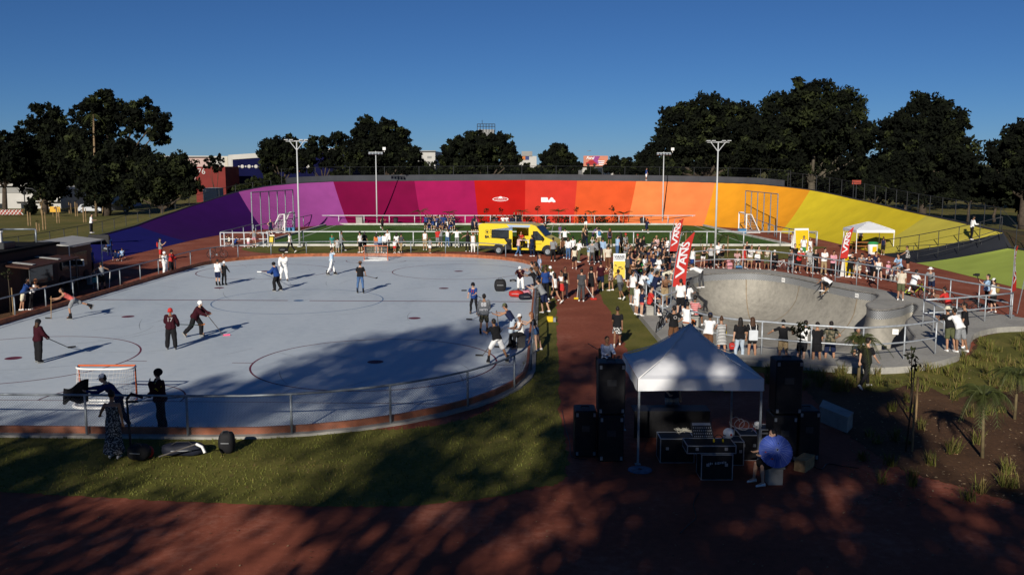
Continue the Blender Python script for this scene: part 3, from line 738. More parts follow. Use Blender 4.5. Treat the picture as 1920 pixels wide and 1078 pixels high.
for i, (x, y, rp, lb) in enumerate(((478, 345, 16, 'left of the violet banking top'), (512, 338, 17, 'under the blue warehouse'), (446, 356, 11, 'at the purple banking rim'), (640, 322, 13, 'behind the parapet beneath the airy tree'), (800, 320, 11, 'behind the parapet left of the dome tree'), (868, 318, 17, 'in front of the dome tree'), (985, 318, 14, 'right of the dome tree'), (1020, 322, 11, 'beneath the small round tree'), (1065, 323, 9, 'left below the pink billboard'), (1110, 322, 9, 'right below the pink billboard'), (1255, 318, 18, 'behind the right slim floodlight'))):
    img_tree('shrub', 'bushy green shrub ' + lb, 136 if x > 530 else 128, [(x, y, rp), (x + rp, y + rp * .3, rp * .7), (x - rp, y + rp * .35, rp * .7)], x, 60 + i, gz=3.2 if x > 530 else 1.5, leaf=.45, n_clump=50, per=26, trunk_r=.1, weights=(.4, .4, .2), group='shrubs behind the parapet')
img_tree('young_tree', 'small thin tree standing in front of the red shed', 132, [(395, 303, 11), (412, 298, 9), (408, 314, 11), (388, 314, 7)], 404, 90, leaf=.4, n_clump=36, per=18, trunk_r=.09, weights=(.8, .2, 0))

# trees behind the camera whose shade falls on the foreground
def shade_tree(x, y, h0, h1, rad, seed, lab, n=240, leaf=.4, per=34):
    r = random.Random(seed); lobes = []
    for i in range(13):
        a = r.uniform(0, 6.28); q = rad * math.sqrt(r.random()) * .85
        lobes.append((Vector((x + q * math.cos(a), y + q * math.sin(a) * .7, h0 + (h1 - h0) * r.random())), rad * r.uniform(.28, .45)))
    return tree('shade_tree', lab, (x, y, 0), lobes, leaf, n, per, .38, seed, (.5, .4, .1), clump_r=.5, limbs=h1 < 14)
SHADE = [(-2.0, -8, 10, 15.0, 5.0, 301, 330), (4.5, -8, 6.5, 12.5, 5.6, 302, 420), (-13.6, -8, 15.2, 18.4, 6.2, 303, 240), (-20.0, -8, 10, 13.2, 5.4, 304, 150), (16.0, -8, 8, 12, 4.4, 305, 90), (-5.5, -8, 6, 10.0, 5.0, 306, 230), (-9, -9, 11.0, 13.6, 5.5, 307, 45), (0.3, -8, 14.2, 17.6, 3.0, 308, 200), (-37, 33, 7, 12, 4.5, 309, 300), (-38, 42, 7, 12, 4.5, 310, 300), (-14, -8, 5.0, 9.6, 6.2, 311, 300), (-23, -8, 5.0, 9.4, 6.0, 312, 270), (-3.7, -8, 15.6, 18.2, 2.8, 313, 150), (-18.6, -8, 14.6, 17.0, 3.4, 314, 80)]
for i, (x, y, h0, h1, rad, sd_, n_) in enumerate(SHADE):
    shade_tree(x, y, h0, h1, rad, sd_, 'tall shade tree behind the viewpoint, ' + ['first', 'second', 'third', 'fourth', 'fifth', 'sixth', 'seventh', 'eighth', 'ninth', 'tenth', 'eleventh', 'twelfth', 'thirteenth', 'fourteenth'][i] + ' planted', n_)
# far wood that reads as one dark mass
r = random.Random(55); m = MB()
for i in range(1000):
    px = r.uniform(-120, 2040); top = (268 if px > 1250 else 290 if px < 300 else 318) - 9 * (.5 + .5 * math.sin(px * .021) * math.sin(px * .0047 + 1)); c = PY(px, r.uniform(top + 4, 352), 262 + r.uniform(-8, 8))
    m.mat(0 if r.random() < .6 else 1)
    for j in range(26):
        e = rdir(r); leafquad(m, c + Vector((e.x * 2.4, e.y * 2, e.z * 1.7)), 1.5, r)
for i in range(300):
    px = r.uniform(1500, 2060); c = PY(px, r.uniform(326, 366 + (px - 1500) * .03), 170 + r.uniform(-8, 8)); m.mat(0 if r.random() < .8 else 1)
    for j in range(26):
        e = rdir(r); leafquad(m, c + Vector((e.x * 1.9, e.y * 1.5, e.z * 1.3)), 1.1, r)
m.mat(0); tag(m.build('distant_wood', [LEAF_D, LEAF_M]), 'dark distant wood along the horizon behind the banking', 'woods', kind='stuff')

# ---------------------------------------------------------------- palms and saplings
PALMG = mat('palm_green', (0.045, 0.055, 0.014), 0.6, 0.35, 3, spec=.25)
PALMT = mat('young_palm_trunk', (.13, .10, .05), .9, .3, 6)
STAKE = mat('stake_wood', (0.24, 0.16, 0.08), 0.8, 0.25, 5)
def frond(m, base, dirv, L, droop, nl=12, lw=.035):
    d = Vector(dirv).normalized(); pts = []
    for i in range(7):
        t = i / 6; pts.append(base + d * L * t + Vector((0, 0, -droop * L * t * t)))
    m.tube(pts, [.018, .016, .014, .012, .01, .007, .004], 4)
    side = d.cross(Vector((0, 0, 1)))
    if side.length < .01: side = Vector((1, 0, 0))
    side.normalize()
    for i in range(nl):
        t = .15 + .85 * i / nl; k = min(5, int(t * 6)); p = pts[k].lerp(pts[k + 1], t * 6 - k); tang = (pts[k + 1] - pts[k]).normalized()
        for s in (-1, 1):
            tip = p + (side * s * .75 + tang * .6 + Vector((0, 0, -.35))).normalized() * L * .32 * (1 - .55 * t)
            w_ = tang * lw
            m.add([p - w_ * .5, p + w_ * .5, tip], [(0, 1, 2)])
def palm(label, base, h, L, n=10, seed=1, name='palm_tree', tr=.05, droop=.55, up=.75, cat='palm', group=None, bark=None, nl=12, lw=.035):
    r = random.Random(seed); base = Vector(base); t = thing(name, label, cat, base, group=group); top = base + Vector((r.uniform(-.06, .06) * h, 0, h))
    m = MB(); m.tube([base - Vector((0, 0, .1)), base.lerp(top, .5), top], [tr * 1.3, tr, tr * .8], 7); m.build('trunk', bark or STAKE, t, smooth=True)
    m = MB()
    for i in range(n):
        a = 2 * math.pi * i / n + r.uniform(-.3, .3); e = r.uniform(up * .4, up * 1.3)
        frond(m, top, (math.cos(a), math.sin(a), e), L * r.uniform(.75, 1.1), droop * r.uniform(.6, 1.2), nl, lw)
    m.build('fronds', PALMG, t); return t
fence_y = 116.3
GP = 'young palms along the foot of the banking'
for i, (x, top, L, lb) in enumerate(((789, 386, 1.6, 'young palm in front of the plum banking'), (843, 388, 1.2, 'small palm in front of the magenta banking'), (980, 386, 1.2, 'palm standing on the seam of red and coral banking'), (1046, 386, 1.5, 'palm beneath the BA logo on the coral banking'), (1108, 388, 1.2, 'palm in front of the orange banking'), (1168, 390, 1.4, 'palm on the seam of orange and light orange banking'))):
    b = PY(x, 419, 116.4); b.z = 0; h = z_at(x, top + 8, 116.4)
    palm(lb, b, max(.9, h - .2), L, 9, 100 + i, group=GP, up=.7, nl=9, lw=.07)
def sapling(label, base, h, crown_r=.25, n=30, seed=1, stake=True, leaf=.12, group=None, name='sapling', lean=0.0, mats=None):
    r = random.Random(seed); base = Vector(base); t = thing(name, label, 'sapling', base, group=group); top = base + Vector((lean * h, 0, h))
    m = MB(); m.tube([base - Vector((0, 0, .05)), base.lerp(top, .5) + Vector((.02, 0, 0)), top], [.028, .022, .012], 6)
    for i in range(4):
        p = base.lerp(top, .7 + .07 * i); m.tube([p, p + Vector((r.uniform(-1, 1), r.uniform(-1, 1), .7)) * crown_r], [.01, .004], 4)
    m.build('stem', BARK, t, smooth=True)
    m = MB()
    for i in range(n):
        m.mat(r.choice((0, 1))); leafquad(m, top + Vector((0, 0, -crown_r * .6)) + rdir(r) * crown_r, leaf, r)
    m.build('leaves', mats or [LEAF_M, LEAF_G], t)
    if stake:
        q = MB(); q.tube([base + Vector((.16, -.03, -.05)), base + Vector((.15, -.03, h * .62))], .03, 6); q.build('stake', STAKE, t)
    return t
for i, (x, top, lb) in enumerate(((912, 392, 'thin sapling left of the oval emblem, against the red banking'), (939, 392, 'thin sapling under the white oval emblem'), (1008, 388, 'thin sapling left of the BA logo'), (1080, 390, 'thin sapling on the coral and orange seam'), (1147, 388, 'bare thin sapling left of the right slim floodlight'))):
    b = PY(x, 419, 116.4); b.z = 0; sapling(lb, b, z_at(x, top, 116.4), .35, 34, 130 + i, False, .28, group='saplings along the foot of the banking')
gsh = 'low shrubs along the far field railing'
for i, x in enumerate((822, 850, 902, 930, 962, 992, 1020, 1045, 1062, 1088, 1121, 1132, 1156)):
    b = PY(x, 419, 116.0 + .3 * (i % 3)); b.z = 0; r = random.Random(170 + i)
    t = thing('shrub', 'low leafy shrub behind the far railing, ' + ('below the ' + ['plum banking', 'magenta banking', 'red banking, left of the emblem', 'red banking, right of the emblem', 'red seam, left of the gap', 'coral banking, first', 'coral banking, second', 'coral banking, third', 'coral banking, fourth', 'orange banking, first', 'orange banking, second', 'orange banking, third', 'orange banking, fourth'][i]), 'shrub', b, group=gsh)
    m = MB()
    for k in range(90): m.mat(r.choice((0, 1, 1))); leafquad(m, b + Vector((r.gauss(0, .3), r.gauss(0, .2), r.uniform(.05, 1.0))), .28, r)
    m.build('leaves', [LEAF_M, LEAF_G], t); m = MB()
    for k in range(4): m.tube([b, b + Vector((r.uniform(-.25, .25), r.uniform(-.2, .2), .8))], .012, 4)
    m.build('stems', BARK, t)
palm('dark drooping young palm between near field fence and bowl railing', P(1364, 482), 1.75, 1.35, 11, 141, up=.5, droop=.9, nl=12, lw=.06)
palm('drooping young palm behind the rear red flag', P(1285, 478), 1.9, 1.3, 9, 142, up=.55, droop=.8, nl=11, lw=.06)
sapling('thin staked sapling behind the far bowl railing', P(1313, 486), 1.9, .28, 26, 143, True, .16)
sapling('thin leafless sapling left of the drooping field palm pair', P(1409, 480), 1.6, .12, 6, 144, False, .12)
# near right garden
palm('young palm in shade at the near bowl railing', P(1608, 722), 1.45, 1.25, 22, 145, tr=.05, up=1.7, droop=1.0, bark=PALMT, nl=22, lw=.022)
palm('tall slim young palm on the brown garden slope', P(1842, 858), 1.55, 1.35, 24, 146, tr=.04, up=1.8, droop=1.15, bark=PALMT, nl=18, lw=.028)
palm('slim young palm near the right edge of the brown garden', P(1902, 786), 1.25, 1.3, 22, 147, tr=.04, up=1.8, droop=1.1, bark=PALMT, nl=18, lw=.028)
sapling('leafy young tree by the near bowl railing, in front of the white shirt', P(1497, 720), 2.05, .34, 60, 148, False, .2)
sapling('bare staked sapling on the dark garden slope', P(1698, 846), 2.5, .22, 18, 149, True, .14, lean=.05)
sapling('second sapling with two leaning stakes on the garden slope', P(1706, 790), 2.15, .2, 24, 150, True, .14, lean=-.03)
for i, (x, y, h, lb) in enumerate(((22, 562, 1.9, 'young staked tree beside the white framed kiosk'), (20, 590, 2.2, 'young staked tree nearest the left edge'), (95, 541, 2.3, 'young staked tree in front of the dark kiosk'))):
    sapling(lb, P(x, y), h, .3, 34, 160 + i, True, .16, group='young trees beside the kiosk')
# far left lawn: staked saplings, young trees
gl = 'wooden stakes of new trees on the left lawn'
for i, (x, y, h) in enumerate(((53, 419, 1.5), (81, 427, 2.0), (69, 430, .75), (107, 414, 1.6), (130, 398, 1.6), (142, 403, 2.0), (157, 413, 1.7), (160, 397, 1.5), (179, 402, 1.4), (193, 398, 1.5))):
    b = P(x, y, -.5 if y < 412 else .1); m = MB(); t = thing('tree_stake', 'pale wooden tree stake on the left lawn, ' + ['first', 'third', 'short second', 'fourth', 'fifth', 'sixth', 'seventh', 'eighth', 'ninth', 'tenth'][i] + ' from the left', 'stake', b, group=gl)
    m.tube([b - Vector((0, 0, .3)), b + Vector((0, 0, h))], .09, 6); m.tube([b + Vector((.3, 0, -.3)), b + Vector((.3, 0, h * .9))], .06, 6); m.build('pole', STAKE, t)
    m = MB(); r = random.Random(i)
    for k in range(14): leafquad(m, b + Vector((.1, 0, h + .1)) + rdir(r) * .25, .18, r)
    m.build('leaves', LEAF_M, t)
for i, (x, y, top, lb) in enumerate(((75, 402, 352, 'slender young lit tree in front of the white house'), (88, 392, 366, 'shorter young lit tree right of the slender one'))):
    b = P(x, y, -.6); h = z_at(x, top, b.y) + .6
    img_tree('young_tree', lb, b.y, [(x, top + 5, 8), (x + 7, top + 14, 8), (x - 7, top + 16, 8)], x, 200 + i, gz=-.7, leaf=.4, n_clump=26, per=16, trunk_r=.12, weights=(.1, .3, .6), bark=STAKE)
img_tree('shrub', 'dark conical shrub in front of the white house', 150, [(58, 388, 11), (57, 376, 7), (58, 396, 11)], 58, 210, leaf=.45, n_clump=60, per=24, trunk_r=.1, weights=(.8, .2, 0))
# pale palm trunk in front of the left trees
b = PY(176, 330, 146); b.z = GZ
palm('very tall palm with a pale trunk in front of the dark left trees', b, z_at(175, 215, 146) - GZ, 2.2, 14, 220, tr=.17, up=.3, droop=1.2, bark=mat('palm_bark', (.2, .14, .08), .9, .3, 2), nl=9, lw=.12)

# ---------------------------------------------------------------- far buildings
def bldg(name, label, px0, px1, ytop, D, depth, m, zb=None, slope=0.0, cat='building'):
    a = PY(px0, ytop, D); b = PY(px1, ytop, D); zb = GZ if zb is None else zb
    t = thing(name, label, cat, ((a.x + b.x) / 2, D, zb)); q = MB()
    za, zb_ = a.z, PY(px1, ytop - slope, D).z
    q.add([(a.x, D, zb), (b.x, D, zb), (b.x, D, zb_), (a.x, D, za), (a.x, D + depth, zb), (b.x, D + depth, zb), (b.x, D + depth, zb_), (a.x, D + depth, za)], [(0, 1, 2, 3), (5, 4, 7, 6), (4, 0, 3, 7), (1, 5, 6, 2), (3, 2, 6, 7), (4, 5, 1, 0)])
    q.build('wall', m, t); return t, a, b
def wpart(t, name, px0, px1, y0, y1, D, m, out=.12):
    a = PY(px0, y0, D); b = PY(px1, y1, D); q = MB(); q.box(((a.x + b.x) / 2, D - out / 2 + .01, (a.z + b.z) / 2), (abs(b.x - a.x), out, abs(a.z - b.z))); return q.build(name, m, t)
GREYW = mat('grey_render', (0.26, 0.26, 0.25), .9, .15, .3); WHW = mat('white_render', (0.46, 0.45, 0.42), .9, .08, .3); GLASS = mat('dark_glass', (0.02, 0.025, 0.03), .1, .2, 2, spec=.6)
t, a, b = bldg('white_house', 'low white flat roofed house under the dark trees at far left', -60, 112, 352, 172, 14, WHW)
wpart(t, 'upper_wall', -60, 70, 349, 362, 172, GREYW); wpart(t, 'roof_edge', -60, 73, 344, 348.5, 172, WHW, .9); wpart(t, 'ledge', 30, 112, 375.5, 378, 172, WHW, .9)
for k, (x0, x1) in enumerate(((40, 51), (78, 88), (-15, 5))): f = wpart(t, 'window', x0, x1, 382, 392, 172, GLASS, .16)
t, a, b = bldg('grey_house', 'small grey house with dark roof behind the silver car', 176, 224, 356, 174, 10, mat('pale_grey', (.4, .42, .45), .9, .1, .5))
wpart(t, 'roof', 174, 204, 341, 355.5, 174, mat('slate', (.05, .06, .08), .8, .2, .6), .8); wpart(t, 'door', 181, 198, 364, 388, 174, GLASS, .16); wpart(t, 'canopy', 179, 200, 361, 364, 174, WHW, 1.2)
t, a, b = bldg('pink_warehouse', 'pale pink warehouse behind the red shed', 300, 398, 294, 250, 30, mat('pink_render', (.45, .33, .30), .9, .06, .2)); wpart(t, 'roof_edge', 300, 398, 292.6, 294.4, 250, WHW, .8)
t, a, b = bldg('red_shed', 'dark red box shed with pale numerals below the pink warehouse', 366, 422, 313, 200, 10, mat('red_cladding', (.16, .02, .016), .8, .12, .5))
M = Matrix.Translation((PY(378, 322, 200).x, 199.9, PY(378, 322, 200).z)) @ Matrix.Rotation(R(90), 4, 'X'); text('lettering', '76', 1.7, M, mat('letter_grey', (.5, .48, .46), .8), t)
t, a, b = bldg('white_annex', 'white warehouse annex between the red shed and blue hall', 394, 437, 293, 230, 20, WHW); wpart(t, 'panel', 421, 428, 294, 322, 230, mat('cream', (.5, .46, .38), .9)); wpart(t, 'door', 425, 433, 316, 331, 230, GLASS)
t, a, b = bldg('blue_hall', 'large dark blue exhibition hall with white sloping fascia and row of lights', 436, 650, 299, 215, 40, mat('navy_cladding', (.005, .006, .036), .9, .15, .4, spec=.05), slope=16)
f = MB(); p0, p1, p2, p3 = PY(427, 291, 214.8), PY(650, 276, 214.8), PY(650, 284, 214.8), PY(436, 299.5, 214.8)
f.add([p3, p2, p1, p0] + [v + Vector((0, 1.5, 0)) for v in (p3, p2, p1, p0)], [(0, 1, 2, 3), (7, 6, 5, 4), (0, 4, 5, 1), (3, 2, 6, 7), (1, 5, 6, 2), (0, 3, 7, 4)]); f.build('fascia', WHW, t); wpart(t, 'corner_panel', 429, 436, 296, 332, 215, WHW)
for k in range(13):
    x = 448 + k * 6.4; p = PY(x, 312.5, 214.9); q = MB(); rr_ = .42 if k % 2 else .22
    q.lathe([(rr_ * .6, 0), (rr_, .05), (rr_ * .7, .12)], (0, 0, 0), 8, Matrix.Rotation(R(90), 3, 'X')); q.xform(Matrix.Translation(p)); q.build('wall_lamp', WHW, t)
q = MB(); pts = []
for k in range(10):
    rr_ = 2.2 if k % 2 == 0 else .85; an = R(90 + 36 * k); pts.append((rr_ * math.cos(an), rr_ * math.sin(an)))
q.prism(pts, 0, .1); q.xform(Matrix.Translation(PY(572, 305, 214.8)) @ Matrix.Rotation(R(90), 4, 'X')); q.build('star_sign', WHW, t)
q = MB(); q.box(PY(560, 321, 214.8), (3.2, .12, .35), 0, Matrix.Rotation(R(-8), 3, 'Y')); q.build('red_stripe', mat('sign_red', (.5, .03, .03), .6), t)
bldg('white_block', 'plain white wall block below the small thin tree at left rim', 380, 406, 353, 128, 3, WHW, 0.2)
t, a, b = bldg('white_tower', 'plain white building between the two-topped tree and dome tree', 782, 816, 284, 260, 25, WHW); wpart(t, 'roof_edge', 781, 817, 282.6, 284.4, 260, GREYW, .6)
for k in range(2): wpart(t, 'window', 801, 809, 293 + 10 * k, 297 + 10 * k, 260, GREYW)
t, a, b = bldg('white_tower', 'white building with orange panel between dome tree and round tree', 960, 1006, 293, 280, 25, WHW)
wpart(t, 'orange_panel', 978, 985, 285, 300, 280, mat('orange_panel', (.5, .16, .04), .7)); wpart(t, 'blue_panel', 985, 992, 285, 300, 280, mat('blue_panel', (.03, .05, .16), .7)); wpart(t, 'roof_box', 978, 998, 284, 293, 280.2, GREYW, .5)
t, a, b = bldg('low_building', 'low white shop building beneath the pink billboard', 1092, 1150, 315, 235, 14, WHW); wpart(t, 'green_sign', 1100, 1110, 312, 321, 235, mat('sign_green', (.02, .13, .08), .6), .2)
# roof frame above the dome tree
t, a, b = bldg('office_block', 'tall block hidden behind the dome tree with a frame on its roof', 897, 926, 243, 290, 10, GREYW)
q = MB(); z0, z1 = PY(900, 242, 290).z, PY(900, 233, 290).z; xa, xb = PY(895, 240, 290).x, PY(928, 240, 290).x
for x in [xa + (xb - xa) * k / 6 for k in range(7)]: q.tube([(x, 290, z0 - 1), (x, 290, z1)], .1, 5)
for z in (z1, (z0 + z1) / 2): q.tube([(xa, 290, z), (xb, 290, z)], .1, 5)
q.tube([(xa + 1.5, 290, z1), (xa + 1.5, 290, z1 + 1.2)], .08, 5); q.build('roof_frame', DARKM, t)
# billboard
p0, p1 = PY(1094, 312.5, 230), PY(1140, 292.5, 230); c = (p0 + p1) / 2; W_, H_ = p1.x - p0.x, p1.z - p0.z
t = thing('billboard', 'large pink and orange billboard with a red car above the parapet', 'billboard', (c.x, 230, GZ))
q = MB(); q.box((c.x, 230.15, c.z), (W_, .3, H_)); q.build('panel', mat('billboard_salmon', (.5, .19, .12), .6, .15, .3), t)
q = MB(); q.prism([(-.9, 1.15), (1.0, 1.2), (.5, .2), (1.5, -.3), (-.3, -.9), (-.7, .2)], 0, .03); M = Matrix.Translation((c.x, 229.98, c.z)) @ Matrix.Rotation(R(90), 4, 'X'); q.xform(M); q.build('purple_patch', mat('billboard_purple', (.25, .04, .2), .6), t)
text('lettering', 'Ford', .95, M @ Matrix.Translation((-1.4, .75, .05)), WLOGO, t, offset=.02, shear=.3)
q = MB(); q.prism([(-2.4, -.9), (-2.4, -.35), (-1.9, -.2), (-1.5, .25), (-.6, .25), (-.2, -.2), (.2, -.35), (.25, -.9)], .04, .1); q.xform(M); q.build('car_picture', mat('billboard_red', (.32, .01, .012), .5), t)
for k in range(2):
    q = MB(); q.lathe([(.34, 0), (.34, .04)], (-1.85 + 1.5 * k, -.85, .1), 14); q.xform(M); q.build('wheel_picture', BLACK, t)
for k in range(3):
    q = MB(); q.box((1.35, .0 - .42 * k, .05), (1.6 - .25 * k, .2, .05)); q.xform(M); q.build('text_line', WLOGO, t)
q = MB()
for sx in (-.3, .3): q.tube([(c.x + sx * W_, 230.4, GZ), (c.x + sx * W_, 230.4, c.z)], .2, 8)
q.build('support', DARKM, t)
# airliner
t = thing('airplane', 'tiny airliner low in the sky above the pink billboard', 'airplane', PY(1105, 283.5, 3000))
q = MB(); c = ABS[t]; q.tube([c + Vector((-6.5, 0, .2)), c + Vector((-5, 0, .3)), c + Vector((5, 0, .9)), c + Vector((6.5, 0, 1.1))], [.25, .9, .9, .2], 8); q.build('fuselage', mat('plane_grey', (.2, .2, .22), .5), t, smooth=True)
q = MB(); q.add([c + Vector(v) for v in ((-.5, -9, .4), (1.5, -9, .5), (2.5, 0, .6), (-1.5, 0, .4), (1.5, 9, .5), (-.5, 9, .4))], [(0, 1, 2, 3), (3, 2, 4, 5)]); q.build('wing', mat('plane_grey', (.2, .2, .22)), t)
q = MB(); q.add([c + Vector(v) for v in ((-6.4, 0, .4), (-4.6, 0, .5), (-6.0, 0, 2.6), (-6.8, 0, 2.6))], [(0, 1, 2, 3)]); q.build('tail_fin', mat('plane_grey', (.2, .2, .22)), t)
# left lawn street bits
def car(label, base, rz, L=3.7, col=(.5, .52, .55), H=1.45):
    t = thing('parked_car', label, 'car', base, rz); W = 1.62
    prof = [(-L / 2, .35), (-L / 2, .8), (-L / 2 + .12, .98), (-L / 2 + .45, H - .05), (-L / 2 + .9, H), (.25, H), (.95, .98), (L / 2 - .25, .85), (L / 2, .65), (L / 2, .32)]
    q = MB(); rings = []
    for y, ins in ((-W / 2, .06), (-W / 2 + .1, 0), (W / 2 - .1, 0), (W / 2, .06)): rings.append([Vector((x * (1 - ins * .4), y, .25 + (z - .25) * (1 - ins * .5))) for x, z in prof])
    q.loft(rings); o = q.build('body', mat('car_paint_%d' % int(col[0] * 100), col, .3, .04, 2, spec=.5, coat=.5), t, world=False); autosmooth(o)
    for s in (-1, 1):
        q = MB(); q.prism([(-L / 2 + .5, .98), (-L / 2 + .72, H - .12), (-.35, H - .1), (-.35, .98)], 0, .02); q.prism([(-.28, .98), (-.28, H - .1), (.18, H - .12), (.72, .98)], 0, .02); q.xform(Matrix.Translation((0, s * (W / 2 + .005) + (0.0 if s < 0 else -.02), 0)) @ Matrix.Rotation(R(90), 4, 'X') if s < 0 else Matrix.Translation((0, W / 2 + .02, 0)) @ Matrix.Rotation(R(90), 4, 'X')); q.build('side_window', GLASS, t, world=False)
        for x in (-L / 2 + .65, L / 2 - .7):
            q = MB(); q.lathe([(.2, -.09), (.29, -.08), (.29, .08), (.2, .09)], (0, 0, 0), 14, Matrix.Rotation(R(90), 3, 'X')); q.xform(Matrix.Translation((x, s * (W / 2 - .06), .29))); wh = q.build('wheel', BLACK, t, world=False)
            q = MB(); q.lathe([(.17, 0), (.12, .03), (.03, .03)], (0, 0, 0), 10, Matrix.Rotation(R(90) * (1 if s < 0 else -1), 3, 'X')); q.xform(Matrix.Translation((x, s * (W / 2 + .025), .29))); q.build('rim', STEEL, wh, world=False)
    return t
car('silver hatchback parked on the left lawn under dark trees', P(171, 399, -.6), R(8))
car('dark car half hidden by grass right of the silver hatchback', P(222, 398, -.6), R(10), 3.9, (.02, .022, .026))
b = P(104, 403, -.5); t = thing('yellow_sign', 'yellow notice board on two posts on the left lawn', 'sign', b)
q = MB(); q.box(b + Vector((0, 0, .85)), (1.62, .08, .85)); q.build('board', mat('board_yellow', (.6, .33, .03), .6), t); q = MB(); q.box(b + Vector((.05, -.06, 1.05)), (.4, .04, .22)); q.build('emblem', mat('board_brown', (.1, .03, .02), .6), t)
for sx in (-.4, .4): q = MB(); q.tube([b + Vector((sx, .05, -.3)), b + Vector((sx, .05, .5))], .06, 6); q.build('post', STAKE, t)
b = P(15, 404, -.5); t = thing('barrier', 'red and white lattice road barrier at far left', 'barrier', b)
q = MB(); q2 = MB()
for k in range(-7, 8):
    (q if k % 2 else q2).tube([b + Vector((k * .28 - .35, 0, .1)), b + Vector((k * .28 + .35, 0, .85))], .06, 4); (q2 if k % 2 else q).tube([b + Vector((k * .28 + .35, .05, .1)), b + Vector((k * .28 - .35, .05, .85))], .06, 4)
q.build('red_slats', mat('barrier_red', (.5, .08, .06), .6), t); q2.build('white_slats', WPAINT, t)
b = P(48, 401, -.6); t = thing('street_lamp', 'dark curved street lamp in front of the white house', 'street lamp', b); h = z_at(50, 354, b.y)
q = MB(); q.tube([b, b + Vector((0, 0, h + .2)), b + Vector((.4, 0, h + .65)), b + Vector((1.3, 0, h + .6)), b + Vector((1.9, 0, h + .25))], .09, 6); q.build('post', DARKM, t, smooth=True); q = MB(); q.ell(b + Vector((2.0, 0, h + .2)), .35, .15, .1); q.build('lamp_head', DARKM, t)
p = PY(1606, 342, 116); t = thing('small_sign', 'small red sign among the dark trunks right of the banking', 'sign', (p.x, p.y, .3)); q = MB(); q.box(p, (1.1, .06, .5)); q.build('board', mat('sign_dull_red', (.3, .05, .03), .7), t); q = MB(); q.tube([(p.x, p.y, 0), (p.x, p.y, p.z - .25)], .05, 6); q.build('post', DARKM, t)
# ---------------------------------------------------------------- floodlights
PALEM = mat('pole_paint', (.5, .52, .53), .5, .06, 3)
def floodlight(label, base, h, style):
    base = Vector(base); t = thing('floodlight', label, 'floodlight', base); top = base + Vector((0, 0, h))
    m = MB(); m.tube([base, base + Vector((0, 0, h * .45)), top], [.10, .075, .05], 10); m.lathe([(.24, 0), (.24, .05), (.15, .06)], base, 10); m.build('pole', PALEM, t, smooth=True)
    m = MB()
    if style == 'T':
        w_ = .95
        m.box(top + Vector((0, 0, .05)), (w_ * 2, .08, .07))
        for s in (-1, 1): m.tube([top + Vector((0, 0, -.75)), top + Vector((s * .62, 0, .03))], .035, 6)
        m.build('crossarm', PALEM, t)
        for s in (-1, -.5, .5, 1):
            q = MB(); q.box(top + Vector((s * w_ * .93, -.06, .13)), (.34, .4, .05), 0, Matrix.Rotation(R(-12), 3, 'X')); q.build('lamp', PALEM, t)
    else:
        m.box(top + Vector((0, 0, -.12)), (1.7, .07, .07)); m.build('crossarm', PALEM, t)
        for k in range(5):
            q = MB(); q.box(top + Vector((-.74 + .37 * k, -.12, -.28)), (.26, .14, .24), 0, Matrix.Rotation(R(-30), 3, 'X')); q.build('lamp', STEEL, t)
        q = MB(); q.box(top + Vector((1.05, -.05, .32)), (.36, .18, .34)); q.tube([top + Vector((1.05, 0, -.1)), top + Vector((1.05, 0, .2))], .03, 5); q.build('junction_box', WPAINT, t)
for px, py, top, lab in ((562, 463, 266, 'tall white floodlight with T-shaped head left of the near field railing'), (1341, 470, 268, 'tall white floodlight with T-shaped head beside the drooping palm')):
    b = P(px, py); floodlight(lab, b, z_at(px, top, b.y), 'T')
for px, top, lab in ((707, 284, 'slim white floodlight with five lamps before the plum banking'), (1242, 285, 'slim white floodlight with five lamps before the light orange banking')):
    b = PY(px, 418, 115.8); b.z = 0; floodlight(lab, b, z_at(px, top, 115.8), 'L')

# ---------------------------------------------------------------- field railings, ball-stop frames, goals
WST = mat('pale_steel', (0.56, 0.58, 0.60), 0.45, 0.1, 4, metal=.25)
GF = 'railings round the green field'
def seg(a, b, n=8): return [Vector(a).lerp(Vector(b), i / n) for i in range(n + 1)]
railing('field_railing', 'long pale tubular railing along the near edge of the field', seg((P(503, 461).x, 84.9, .05), (P(1528, 461).x, 84.9, .05), 16), 1.28, [1.0], 3.25, WST, .05, .05, group=GF)
railing('field_railing', 'pale railing along the far field edge left of the gap', seg((PY(588, 419, 114.9).x, 114.9, .05), (PY(967, 419, 114.9).x, 114.9, .05), 10), 1.08, [1.0], 3.1, WST, .05, .05, group=GF)
railing('field_railing', 'pale railing along the far field edge right of the gap', seg((PY(977, 419, 114.9).x, 114.9, .05), (PY(1390, 419, 114.9).x, 114.9, .05), 10), 1.08, [1.0], 3.1, WST, .05, .05, group=GF)
railing('field_railing', 'dark low railing on the left field side below the violet banking', seg(P(480, 443), PY(588, 419, 114.8), 6), 1.08, [1.0], 4.0, STEEL, .05, .045, group=GF)
railing('field_railing', 'dark sloping railing on the left field corner below the purple banking', seg(P(414, 462), P(476, 443), 4), 1.28, [1.0], 4.0, STEEL, .05, .045, group=GF)
railing('field_railing', 'dark railing on the right field corner below the yellow banking', seg(P(1456, 446), P(1530, 462), 4), 1.15, [1.0], 3.4, STEEL, .05, .045, group=GF)
railing('field_railing', 'dark railing on the right field side behind the right goal', seg(PY(1390, 419, 114.8), P(1452, 444), 5), 1.1, [1.0], 3.4, STEEL, .05, .045, group=GF)
# inner ramp rails at the foot of the bend
railing('handrail', 'thin dark double handrail at the foot of the light orange banking', seg(PY(1178, 419, 116.9), PY(1390, 419, 116.9), 6), 1.0, [1.0, .5], 2.6, DARKM, .03, .03)
railing('handrail', 'thin dark double handrail at the foot of the violet banking', seg(PY(612, 419, 116.9), PY(790, 419, 116.9), 6), .9, [1.0], 3.4, DARKM, .03, .03)
